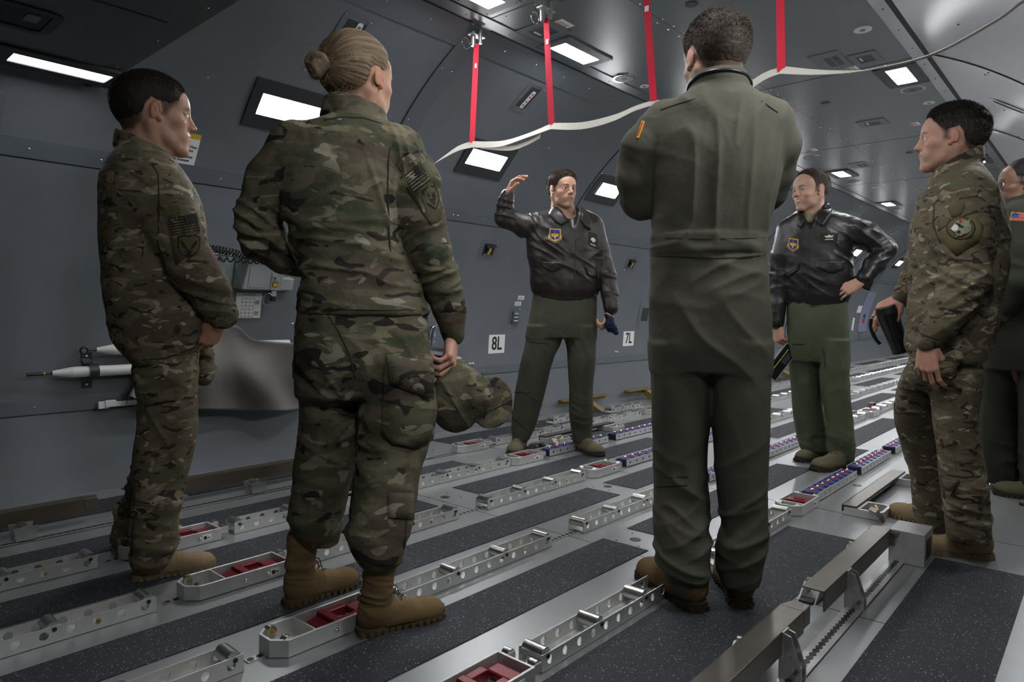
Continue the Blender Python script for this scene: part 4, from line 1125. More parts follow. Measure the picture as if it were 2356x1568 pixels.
def wrinkle(V, F, amp=.003, sc=7.0, folds=(), seed=0, stretch=(1, 1, .45), ridged=True):
    """cloth folds: broad soft undulation plus sets of directed creases (centre, radius, direction, wavelength, amplitude)"""
    N = vnormals(V, F)
    q = V*np.array(stretch)*sc
    w_ = noise3(q*.6+11, seed+5)
    r = noise3(q+w_[:, None]*.9, seed); r2 = noise3(q*2.1+w_[:, None]*1.3+7, seed+1)
    if ridged: dsp = amp*((1-np.abs(r)*2.0)*.9+(1-np.abs(r2)*2)*.35)
    else: dsp = amp*(r+.4*r2)
    for (c, R, dr, wl, am) in folds:
        dr = np.array(dr, float); dr /= np.linalg.norm(dr)
        R3 = np.array(R, float) if hasattr(R, '__len__') else np.array([R]*3)
        g = np.exp(-(((V-np.array(c))/R3)**2).sum(1)*1.2)
        t1 = np.cross(dr, [.31, .52, .79]); t1 /= np.linalg.norm(t1); t2 = np.cross(dr, t1)
        wv = noise3(V*5+seed, seed+3)
        ph = np.stack([(V@dr)/(wl*.85)+.7*wv, (V@t1)/(wl*4.2)+.4*wv, (V@t2)/(wl*4.2)], 1)
        nn = noise3(ph+np.array(c)*7, seed+4); f = 1-2.6*np.abs(nn); f = np.where(f > 0, f**1.3, f*.45)
        dsp = dsp+am*1.15*g*f
    return V+N*dsp[:, None]
def xf(V, M):
    M = np.array(M); return V@M[:3, :3].T+M[:3, 3]

# ------------------------------------------------------------------ cloth, skin, hair materials
def camo(name, base, brown, green, dark, light, sc=1.0, gain=1.0, fine=13.0):
    M = bpy.data.materials.new(name); M.use_nodes = True; nt = M.node_tree; N = nt.nodes; L = nt.links
    b = N['Principled BSDF']; b.inputs['Roughness'].default_value = .85; b.inputs['Specular IOR Level'].default_value = .2
    tc = N.new('ShaderNodeTexCoord'); mp = N.new('ShaderNodeMapping'); mp.inputs['Scale'].default_value = (sc, sc, sc*2.2); L.new(tc.outputs['Object'], mp.inputs[0])
    prev = None
    def layer(prev, col, scale, thr, w_, off, det=2.0, dist=.8):
        m2 = N.new('ShaderNodeMapping'); m2.inputs['Location'].default_value = (off, off*1.7, off*.6); L.new(mp.outputs[0], m2.inputs[0])
        n = N.new('ShaderNodeTexNoise'); n.inputs['Scale'].default_value = scale; n.inputs['Detail'].default_value = det; n.inputs['Roughness'].default_value = .45; n.inputs['Distortion'].default_value = dist
        L.new(m2.outputs[0], n.inputs['Vector'])
        r = N.new('ShaderNodeMapRange'); r.inputs[1].default_value = thr; r.inputs[2].default_value = thr+w_; r.interpolation_type = 'SMOOTHSTEP'; L.new(n.outputs[0], r.inputs[0])
        mx = N.new('ShaderNodeMix'); mx.data_type = 'RGBA'; L.new(r.outputs[0], mx.inputs[0])
        if isinstance(prev, tuple): mx.inputs[6].default_value = (*prev, 1)
        else: L.new(prev, mx.inputs[6])
        mx.inputs[7].default_value = (*[c*gain for c in col], 1)
        return mx.outputs[2]
    k = 1.0
    o = layer(tuple(c*gain for c in base), green, 5.5, .47, .16, 3.1, 2.5)
    o = layer(o, brown, 6.5, .53, .10, 17.3, 2.5)
    o = layer(o, tuple(x*.72 for x in base), 14, .55, .06, 41.3, 2.4)
    o = layer(o, tuple(x*1.5 for x in base), 12, .60, .03, 71.3, 2.4)
    o = layer(o, light, fine, .650, .015, 29.7, 1.8, .5)
    o = layer(o, dark, fine*.92, .615, .015, 53.9, 2.2, 1.1)
    # weave
    wv = N.new('ShaderNodeTexNoise'); wv.inputs['Scale'].default_value = 260; L.new(tc.outputs['Object'], wv.inputs['Vector'])
    r = N.new('ShaderNodeMapRange'); r.inputs[3].default_value = .82; r.inputs[4].default_value = 1.18; L.new(wv.outputs[0], r.inputs[0])
    mu = N.new('ShaderNodeVectorMath'); mu.operation = 'SCALE'; L.new(o, mu.inputs[0]); L.new(r.outputs[0], mu.inputs[3]); L.new(mu.outputs[0], b.inputs['Base Color'])
    wb = N.new('ShaderNodeTexNoise'); wb.inputs['Scale'].default_value = 45; wb.inputs['Detail'].default_value = 5; L.new(tc.outputs['Object'], wb.inputs['Vector'])
    bp = N.new('ShaderNodeBump'); bp.inputs['Strength'].default_value = .5; bp.inputs['Distance'].default_value = .006; L.new(wb.outputs[0], bp.inputs['Height']); L.new(bp.outputs[0], b.inputs['Normal'])
    MATS[name] = M; return M
ocp = camo('ocp_camouflage', (.112, .098, .062), (.080, .060, .044), (.050, .058, .033), (.026, .021, .018), (.23, .21, .155), .85, fine=11.0)
mcam = camo('multicam_cloth', (.128, .104, .066), (.088, .062, .042), (.080, .076, .044), (.034, .025, .019), (.28, .245, .18), 1.0, fine=17.0)
def cloth(name, col, nz=.12, bump=.28, rough=.85, sc=40, spec=.2):
    M = mat(name, col, rough, 0, noise=nz, nscale=8, spec=spec)
    nt = M.node_tree; N = nt.nodes; L = nt.links; b = N['Principled BSDF']
    tc = N.new('ShaderNodeTexCoord'); wb = N.new('ShaderNodeTexNoise'); wb.inputs['Scale'].default_value = sc; wb.inputs['Detail'].default_value = 6; L.new(tc.outputs['Object'], wb.inputs['Vector'])
    bp = N.new('ShaderNodeBump'); bp.inputs['Strength'].default_value = bump; bp.inputs['Distance'].default_value = .006; L.new(wb.outputs[0], bp.inputs['Height']); L.new(bp.outputs[0], b.inputs['Normal'])
    return M
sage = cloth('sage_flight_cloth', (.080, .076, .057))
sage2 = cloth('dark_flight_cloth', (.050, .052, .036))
sage4 = cloth('blackish_flight_cloth', (.026, .028, .020))  # darkest of the flight suit cloths
sage3 = cloth('green_flight_cloth', (.060, .070, .040))
leather = cloth('brown_black_leather', (.017, .011, .010), .25, .45, .42, 28, .4)
leather2 = cloth('black_leather', (.012, .010, .0095), .25, .45, .40, 28, .4)
knit = cloth('dark_knit', (.017, .015, .013), .2, .8, .9, 160)
suede = cloth('coyote_suede', (.140, .092, .042), .15, .25, .9, 120)
suede2 = cloth('sand_suede', (.235, .170, .095), .15, .25, .9, 120)
suede3 = cloth('sage_suede', (.10, .085, .052), .15, .5, .9, 120)
sole_m = cloth('boot_sole_tan', (.085, .058, .030), .1, .4, .8, 60)
sole_s = cloth('boot_sole_sand', (.17, .125, .07), .1, .4, .8, 60)
sole_g = cloth('boot_sole_dark', (.030, .026, .018), .1, .4, .7, 60)
lace_m = mat('lace', (.10, .07, .035), .9)
tee = cloth('tan_tshirt', (.22, .20, .13), .05, .2)
def attr_mat(name, rough=.5, sss=.0, spec=.4, bump=0.0, bsc=400):
    M = bpy.data.materials.new(name); M.use_nodes = True; nt = M.node_tree; N = nt.nodes; L = nt.links; b = N['Principled BSDF']
    a = N.new('ShaderNodeAttribute'); a.attribute_name = 'tint'; L.new(a.outputs['Color'], b.inputs['Base Color'])
    b.inputs['Roughness'].default_value = rough; b.inputs['Specular IOR Level'].default_value = spec
    if sss: b.inputs['Subsurface Weight'].default_value = sss; b.inputs['Subsurface Scale'].default_value = .01; b.inputs['Subsurface Radius'].default_value = (1, .35, .2)
    if bump:
        tc = N.new('ShaderNodeTexCoord'); n = N.new('ShaderNodeTexNoise'); n.inputs['Scale'].default_value = bsc; L.new(tc.outputs['Object'], n.inputs['Vector'])
        bp = N.new('ShaderNodeBump'); bp.inputs['Strength'].default_value = bump; bp.inputs['Distance'].default_value = .001; L.new(n.outputs[0], bp.inputs['Height']); L.new(bp.outputs[0], b.inputs['Normal'])
    MATS[name] = M; return M
skin_m = attr_mat('skin', .52, .12, .35, .25, 350)
hair_m = attr_mat('hair', .68, 0, .25)
eye_m = attr_mat('eye', .1, 0, .6)
# ------------------------------------------------------------------ people kit
HP = np.array([(.082, .078), (.058, .052), (.050, .030), (.030, .012), (.026, -.012), (.012, -.012), (.008, .026), (-.018, .034), (-.034, .010), (-.040, -.035), (-.060, -.062), (-.14, -.066), (-.16, .05), (-.10, .17), (.05, .17), (.10, .12)])
def poly_in(x, z, P=HP):
    """signed distance to a polygon in the side view, positive inside"""
    best = np.full(x.shape, 9.0); ins = np.zeros(x.shape, bool); n = len(P)
    for i in range(n):
        a = P[i]; b = P[(i+1) % n]; e = b-a
        t = np.clip(((x-a[0])*e[0]+(z-a[1])*e[1])/(e@e), 0, 1); d = np.hypot(x-a[0]-t*e[0], z-a[1]-t*e[1]); best = np.minimum(best, d)
        c = ((a[1] > z) != (b[1] > z)) & (x < (b[0]-a[0])*(z-a[1])/(b[1]-a[1]+1e-12)+a[0]); ins ^= c
    return np.where(ins, best, -best)
def cranium(v, off=0.0, wide=1.0, k=.0):
    v.ell((-.016, 0, .038), (.100+off, .0765*wide+off, .086+off), k)
    v.ell((-.045, 0, .020), (.068+off, .067*wide+off, .070+off), .03)
def make_head(female=False, wide=1.0, smile=0.0, nose=1.0, skin=(.45, .27, .19), hair=(.03, .022, .016), hairpoly=None, stubble=.25, fat=0.0, lookside=0.0, brow=None, jaw=1.0, neckr=1.0, neckdir=(-.035, 0, -.17)):
    h = .0024; v = Vol((-.135, -.10, -.20), (.135, .10, .14), h)
    cranium(v, 0, wide)
    v.ell((.028, 0, -.014), (.058, .059*wide+fat, .076), .03)
    v.ell((.052, 0, .045), (.040, .056*wide, .040), .03)
    jx = .068 if not female else .066
    for s in (-1, 1):
        v.cone((-.004, s*(.052*wide+fat*.8), -.040), (.028, s*(.042*wide+fat), -.074), .016, .0155, .026)
        v.cone((.028, s*(.042*wide+fat)*jaw, -.074), (jx, s*.014*jaw, -.098), .0155, .0155, .022)
        v.ell((.056, s*.040*wide, -.020), (.022, .020+fat*.5, .017), .022)
    v.ell((jx+.008, 0, -.098), (.017, .020, .016), .016); v.ell((jx+.006, 0, -.076), (.016, .024, .016), .014)
    v.cone((.080, -.030, .024), (.080, .030, .024), .0125, .0125, .014)
    for s in (-1, 1):
        v.ell((.0945, s*.0315, .0045), (.0165, .019, .0125), .010, op='s')
        v.ell((.0735, s*.0315, .0035), (.0135, .0150, .0135), .003)
        v.cone((.0815, s*.018, .0125), (.0855, s*.031, .0135), .0035, .0045, .004); v.cone((.0855, s*.031, .0135), (.0765, s*.046, .0090), .0045, .0035, .004)
        v.cone((.083, s*.020, -.0065), (.0795, s*.042, -.0060), .0030, .0030, .006)
    # nose
    v.cone((.076, 0, .022), (.086, 0, -.024), .0095, .0135, .008)
    v.cone((.087, 0, .020), (.106, 0, -.020), .0070, .0085*nose, .010); v.ell((.1070, 0, -.0235), (.0105*nose, .0095*nose, .0085), .006)
    for s in (-1, 1):
        v.ell((.0980, s*.0125*nose, -.0275), (.0095, .0065, .0070), .005); v.ell((.1020, s*.0065, -.0330), (.0050, .0032, .0030), .002, op='s')
    # mouth
    w_ = .0225+.007*smile; up = .004*smile
    v.ell((.080, 0, -.052), (.0155, .028, .024), .014)
    for s in (-1, 1):
        v.cone((.0950, 0, -.0500), (.0820, s*w_, -.0545+up*1.6), .0046, .0022, .004)
        v.cone((.0938, 0, -.0600-smile*.0045), (.0820, s*w_*.92, -.0560+up*1.4), .0052, .0022, .004); v.ell((.050, s*.029, -.054), (.030, .022, .026), .018)
        v.cone((.1000, 0, -.0552-smile*.0012), (.0855, s*w_*1.02, -.0552+up*1.6), .0014+.0034*smile, .0012, .002, op='s')
        if smile: v.ell((.066, s*.040, -.026), (.020, .018, .014), .016)
        # ears
        tx = .25
        v.ell((-.006, s*.0785*wide, .000), (.0150, .0052, .0265), .005, R=[[math.cos(tx), 0, -math.sin(tx)], [s*.35*0, 1, 0], [math.sin(tx), 0, math.cos(tx)]])
        v.ell((-.001, s*.0845*wide, .002), (.0100, .0048, .0200), .003, op='s'); v.ell((-.004, s*.0800*wide, -.001), (.0035, .0040, .0115), .004)
        v.ell((.006, s*.0765*wide, -.024), (.008, .0065, .010), .006)
        v.ell((.009, s*.078*wide, -.003), (.004, .004, .007), .003)
    nd_ = np.array(neckdir)
    v.cone((-.028, 0, -.030), nd_, .052*neckr+fat*.6, .059*neckr+fat*.5, .024)
    v.cone((.012, 0, -.075), (nd_[0]+.045, 0, nd_[2]), .030, .034, .03)
    for s in (-1, 1): v.cone((-.02, s*.060*neckr, -.04), (nd_[0]+.05, s*.025, nd_[2]), .011, .011, .02)
    V, F = v.mesh(); V = relax(V, F, 1, .35)
    sk = np.array(skin); C = np.tile(sk, (len(V), 1))
    C *= (1+.06*noise3(V*60, 3)+.05*noise3(V*20, 8))[:, None]
    def blend(m_, col, a): C[:] = C*(1-(m_*a)[:, None])+np.array(col)*(m_*a)[:, None]
    x, y, z = V.T
    cheek = np.exp(-(((x-.065)/.03)**2+((np.abs(y)-.042)/.02)**2+((z+.022)/.02)**2)); blend(cheek, sk*np.array([1.12, .78, .72]), .5)
    nosem = np.exp(-(((x-.112)/.014)**2+(y/.014)**2+((z+.024)/.014)**2)); blend(nosem, sk*np.array([1.12, .78, .72]), .5)
    earm = sstep(.070, .080, np.abs(y)/wide)*(x < .03)*(x > -.04)*(np.abs(z) < .045); blend(earm, sk*np.array([1.03, .74, .68]), .6)
    lip = np.exp(-((np.maximum(0, np.abs(y)-w_+.004)/.003)**2))*(x > .080)*np.exp(-(((z+.0555-up*np.abs(y)/w_*1.5+.002*smile)/(.0068+.0025*smile))**4)); blend(lip, sk*np.array([.82, .42, .42]) if not female else sk*np.array([.9, .42, .42]), .75)
    if smile: tm = (x > .076)*(np.abs(y) < .0195)*np.exp(-(((z+.0560-up*1.5*np.abs(y)/w_)/.0030)**4)); blend(tm, (.62, .60, .56), .95)
    br = brow or hair
    for s in (-1, 1):
        t = np.clip((s*y-.012)/.036, 0, 1); zc = .0225+.0060*np.sin(t*2.4)-.003*t; m_ = (x > .055)*np.exp(-((z-zc)/(.0042*(1.1-.55*t)))**4)*sstep(.010, .016, s*y)*(1-sstep(.044, .052, s*y)); blend(m_, br, .8)
    lash = (x > .060)*np.exp(-(((np.abs(y)-.0315)/.014)**4))*np.exp(-(((z-.0085)/.0022)**2)); blend(lash, (.01, .008, .007), .8 if female else .55)
    P = HP if hairpoly is None else hairpoly
    m_ = poly_in(x, z, P)+.0015*noise3(V*220, 5); blend(sstep(-.007, .010, m_)*(np.abs(y) < .0775*wide+.004), hair, .85)
    if stubble and not female:
        sh = (x > -.01)*sstep(-.03, -.055, z)*sstep(-.125, -.105, z); blend(np.clip(sh, 0, 1)*(1-lip), np.array(hair)*1.5+sk*.3, stubble)
    return V, F, C
def make_hair(T=.012, poly=None, wide=1.0, col=(.03, .022, .016), nstr=9000, slen=.012, seed=1, top=1.0, grey=0.0):
    P = HP if poly is None else poly
    h = .003; v = Vol((-.15, -.11, -.09), (.12, .11, .16), h); cranium(v, .001, wide, 0); v.ell((.052, 0, .045), (.0415, .0575*wide, .0415), .03)
    r, X, Y, Z = v.sl(v.lo, v.lo+v.h*v.n, 0)
    XX = np.broadcast_to(X, v.d.shape); ZZ = np.broadcast_to(Z, v.d.shape)
    m2 = poly_in(XX[:, 0, :].ravel().astype(float), ZZ[:, 0, :].ravel().astype(float), P).reshape(XX[:, 0, :].shape)
    t = (T*sstep(-.001, .030, m2)*(.22+.78*sstep(.01, .11, ZZ[:, 0, :]))*(1-.4*sstep(-.03, -.11, XX[:, 0, :]))*(1+.0*top)-.006*(m2 < 0)).astype(np.float32)
    v.d = v.d-t[:, None, :]
    v.d = np.maximum(v.d, (-(m2+.0008)).astype(np.float32)[:, None, :])
    V, F = v.mesh(); N = vnormals(V, F)
    V = V+N*(.0012*noise3(V*150, seed)+.0004*noise3(V*45, seed+1))[:, None]
    C = np.array(col)*(1+.35*noise3(V*90, seed+2))[:, None]
    # short strands
    rs = np.random.RandomState(seed); f = F[rs.randint(0, len(F), nstr)]; w4 = rs.dirichlet((1, 1, 1, 1), nstr)
    B = (V[f]*w4[:, :, None]).sum(1); Nn = (N[f]*w4[:, :, None]).sum(1); Nn /= np.linalg.norm(Nn, axis=1)[:, None]+1e-9
    ok = poly_in(B[:, 0], B[:, 2], P) > .003; ok &= (Nn[:, 2] > -.6); B = B[ok]; Nn = Nn[ok]; n = len(B)
    flow = np.array([.55, 0, .0])[None]*sstep(.055, .10, B[:, 2:3])+np.array([-.30, 0, -.70])[None]*(1-sstep(.055, .10, B[:, 2:3]))
    D = Nn*.55+flow*1.25+rs.normal(0, .20, (n, 3)); D /= np.linalg.norm(D, axis=1)[:, None]
    ln = slen*(.35+.65*sstep(-.02, .09, B[:, 2]))*(.6+.7*rs.rand(n)); S_ = np.cross(D, rs.normal(0, 1, (n, 3))); S_ /= np.linalg.norm(S_, axis=1)[:, None]+1e-9
    a = B-Nn*.002; wv = .0005
    v0 = a-S_*wv; v1_ = a+S_*wv; v2_ = a+D*ln[:, None]*.6+S_*wv*.6; v3 = a+D*ln[:, None]-Nn*ln[:, None]*.12
    nb = len(V); VV = np.concatenate([V, v0, v1_, v2_, v3]); i = np.arange(n)
    FF = np.concatenate([F, np.stack([nb+i, nb+n+i, nb+2*n+i, nb+3*n+i], 1)])
    g = 1+.5*rs.rand(n); cs = np.array(col)[None]*g[:, None]
    if grey: gm = (rs.rand(n) < grey)*(B[:, 2] < .06); cs = np.where(gm[:, None], np.array([.22, .21, .20]), cs)
    CC = np.concatenate([C]+[cs]*4)
    return VV, FF, CC
def frame_from(fwd, up=(0, 0, 1), origin=(0, 0, 0), scale=1.0):
    f = np.array(fwd, float); f /= np.linalg.norm(f); u = np.array(up, float); u = u-f*(u@f); u /= np.linalg.norm(u); l = np.cross(u, f)
    M = np.eye(4); M[:3, 0] = f*scale; M[:3, 1] = l*scale; M[:3, 2] = u*scale; M[:3, 3] = origin
    return M
def add_head(per, M, hair_kw=None, eye_col=(.08, .05, .03), teeth=False, **kw):
    V, F, C = make_head(**kw); per.body.append((xf(V, M), F, C))
    if hair_kw is not None:
        hv, hf, hc = make_hair(poly=kw.get('hairpoly'), wide=kw.get('wide', 1.0), col=kw.get('hair', (.03, .022, .016)), **hair_kw)
        mesh_obj('hair', xf(hv, M), hf, hair_m, per.obj, hc)
    for s in (-1, 1):
        b = MB(); b.sphere((0, 0, 0), .0122, eye_m, None, 24, 16)
        V2 = np.array(b.v); V2 = V2[:, [2, 1, 0]]*np.array([1, 1, -1])      # poles to +x
        c = np.tile(np.array([.55, .53, .50]), (len(V2), 1)); rr_ = np.hypot(V2[:, 1]-kw.get('lookside', 0)*.004, V2[:, 2]); fr = V2[:, 0] > 0
        c[(rr_ < .0062) & fr] = eye_col; c[(rr_ < .0028) & fr] = (.005, .005, .005)
        V3 = V2+np.array([.0772, s*.0315, .0036])
        mesh_obj('eye', xf(V3, M), np.array([f for f in b.f if len(f) == 4]), eye_m, per.obj, c)
    if teeth:
        b = MB(); pts = [(.0925-.42*abs(y), y, -.0553+.11*abs(y)) for y in np.linspace(-.023, .023, 11)]
        for i in range(10): b.box(0, .004, 0, 1, -.0038, .0034, white_pl, Matrix(((1, pts[i+1][0]-pts[i][0], 0, pts[i][0]-.004), (0, pts[i+1][1]-pts[i][1], 0, pts[i][1]), (0, pts[i+1][2]-pts[i][2], 1, pts[i][2]), (0, 0, 0, 1))))
        b.v = [tuple(q) for q in xf(np.array(b.v), M)]; b.build('teeth', per.obj)
def make_hand(W, fwd, dorsal, side, curl=(20, 25, 15), spread=.10, thumb=(.6, 30), size=1.0, skin=(.45, .27, .19), curls=None, fore=None):
    """side=+1: thumb on the +left side of fwd seen with the back of the hand up. W wrist (local), returns mesh in person coordinates"""
    M = frame_from(fwd, dorsal, W, 1.0)
    S = size; v = Vol((-.09*S, -.10*S, -.11*S), (.21*S, .10*S, .09*S), .0026)
    kn = [(.088, .030, .000), (.093, .0095, .003), (.088, -.0105, .001), (.079, -.029, -.003)]
    ln = [(.043, .026, .021), (.048, .030, .022), (.044, .028, .021), (.034, .021, .019)]
    rd = [.0092, .0094, .0089, .0080]
    v.cone((-.035*S, 0, 0), (.0, 0, 0), .027*S, .026*S, .01, ((0, 0, 1), .78))
    for i in range(4):
        K = np.array(kn[i])*S; K[1] *= side
        v.cone((.004*S, K[1]*.45, 0), K, .0160*S, .0112*S, .009, ((0, 0, 1), .9))
        cu = curls[i] if curls else curl
        a = 0.0; p = K; sp = spread*(1.5-i)*side*.7
        r_ = rd[i]*S
        for j in range(3):
            a += math.radians(cu[j]); d = np.array([math.cos(a)*math.cos(sp), math.sin(sp)*math.cos(a*.6), -math.sin(a)]); q = p+d*ln[i][j]*S
            v.cone(p, q, r_, r_*.92, .0035); r_ *= .93; p = q
    T0 = np.array([.012*S, .020*S*side, -.006*S]); th, bend = thumb
    d = np.array([math.cos(th), math.sin(th)*side, -.45]); d /= np.linalg.norm(d)
    p1 = T0+d*.046*S; v.cone(T0, p1, .0155*S, .0125*S, .014)
    b_ = math.radians(bend); ax_ = np.array([0, 0, 1.0]); 
    def rot(d, ang, ax): 
        ax = ax/np.linalg.norm(ax); return d*math.cos(ang)+np.cross(ax, d)*math.sin(ang)+ax*(ax@d)*(1-math.cos(ang))
    d2 = rot(d, -side*b_, np.array([.2, 0, 1.0])); p2 = p1+d2*.034*S; v.cone(p1, p2, .0115*S, .0105*S, .005)
    d3 = rot(d2, -side*b_*.6, np.array([.2, 0, 1.0])); p3 = p2+d3*.026*S; v.cone(p2, p3, .0105*S, .0088*S, .003)
    v.ell((.045*S, -.012*S*side, -.010*S), (.042*S, .026*S, .013*S), .014)
    V, F = v.mesh(); V = relax(V, F, 1, .3); sk = np.array(skin)*np.array([1, .93, .90])
    C = np.tile(sk, (len(V), 1))*(1+.08*noise3(V*70, 4))[:, None]
    return xf(V, M), F, C
class Person:
    def __init__(s, foot, label, name='person', dd=0.0):
        """foot: floor position; working frame looks from the viewer towards the person"""
        s.G = np.array([foot[0], foot[1], 0.0]); n = s.G-np.array([0, 0, 0]); n[2] = 0; s.n = n/np.linalg.norm(n); s.s = np.array([s.n[1], -s.n[0], 0.0])
        s.body = []; s.obj = bpy.data.objects.new(name, bpy.data.meshes.new(name)); COL.objects.link(s.obj); s.obj.location = s.G
        tag(s.obj, label, 'person'); s.dist = np.linalg.norm((s.G-CAM)[:2]); s.cloths = {}
    def p(s, px, py, dd=0.0):
        d = ray(px, py); t = (s.dist+dd)/(d@s.n); return CAM+d*t-s.G
    def ring(s, py, xl, xr, th, dd=0.0):
        a = s.p(xl, py, dd); b = s.p(xr, py, dd); c = (a+b)/2; w_ = abs((b-a)@s.s)/2
        # correct for the closer tangent points of a thick section
        D = np.linalg.norm((c+s.G-CAM)[:2]); f = math.sqrt(max(.5, 1-(w_/D)**2))
        return (c[2], c[0], c[1], w_*f, th/2)
    def rings(s, L): return [s.ring(*q) for q in L]
    def vol(s, h, zlo, zhi, pad=.75):
        c = s.p(CX, CY)*0
        return Vol((-pad, -pad, zlo), (pad, pad, zhi), h)
    def d(s, r=0, u=0, n=0): return s.s*r+s.n*n+np.array([0, 0, u])
    def skinmesh(s):
        V = []; F = []; C = []; b = 0
        for v, f, c in s.body: V.append(v); F.append(f+b); C.append(c); b += len(v)
        V = np.concatenate(V); F = np.concatenate(F); C = np.concatenate(C)
        o = mesh_obj('person', V, F, skin_m, None, C); s.obj.data = o.data; bpy.data.objects.remove(o)
    def cloth(s, name, v, m_, amp=.003, sc=7, folds=(), seed=0, label=None, rel=1, **kw):
        V, F = v.mesh(); V = relax(V, F, rel, .4) if rel else V
        V = wrinkle(V, F, amp, sc, folds, seed, **kw)
        o = mesh_obj(name, V, F, m_, s.obj)
        if label: o['label'] = label
        s.cloths[name] = (V, F); s.bvh = BVHTree.FromPolygons([tuple(q) for q in V], [tuple(q) for q in F.tolist()])
        o_ = o; s.last = o; return o
    def decal(s, name, layers, parent=None, label=None, bvh=None, sub=2, th=.0012):
        """sewn-on patch: polygons given in picture coordinates of the person's plane are laid on the cloth surface"""
        bv = bvh or s.bvh; mb = MB(); org = Vector(CAM-s.G)
        for poly, m_, off in layers:
            bm = bmesh.new(); vs = [bm.verts.new((q[0], q[1], 0)) for q in poly]; bm.faces.new(vs)
            bmesh.ops.triangulate(bm, faces=bm.faces[:])
            if sub: bmesh.ops.subdivide_edges(bm, edges=bm.edges[:], cuts=sub, use_grid_fill=True)
            top = []; bot = []; bm.verts.index_update(); H = {}
            for vt in bm.verts:
                d = Vector(ray(vt.co.x, vt.co.y)).normalized(); h_, nn, _, _ = bv.ray_cast(org, d)
                if h_ is not None: H[vt.index] = ((h_-org).length, -nn if nn.dot(d) > 0 else nn, vt.co.x, vt.co.y)
            if not H: bm.free(); continue
            md = sorted(q[0] for q in H.values())[len(H)//2]; H = {k: q for k, q in H.items() if abs(q[0]-md) < .16} or H
            av = sum((q[1] for q in H.values()), Vector((0, 0, 0))).normalized()
            for vt in bm.verts:
                d = Vector(ray(vt.co.x, vt.co.y)).normalized(); q = H.get(vt.index)
                if q is None: q = min(H.values(), key=lambda t: (t[2]-vt.co.x)**2+(t[3]-vt.co.y)**2)
                nn = (q[1]+av*(2.0 if off > .003 else .6)).normalized(); h_ = org+d*q[0]
                top.append(h_+nn*(off+th)); bot.append(h_+nn*(off-.002))
            F_ = [tuple(q.index for q in f.verts) for f in bm.faces]; n = len(top)
            ed = [e for e in bm.edges if len(e.link_faces) == 1]
            fs = [f[::-1] for f in F_]+[tuple(i+n for i in f) for f in F_]+[(e.verts[0].index, e.verts[1].index, e.verts[1].index+n, e.verts[0].index+n) for e in ed]
            mb.add(top+bot, fs, m_, None, sub > 1); bm.free()
        o = mb.build(name, parent or s.obj)
        if label: o['label'] = label
        return o
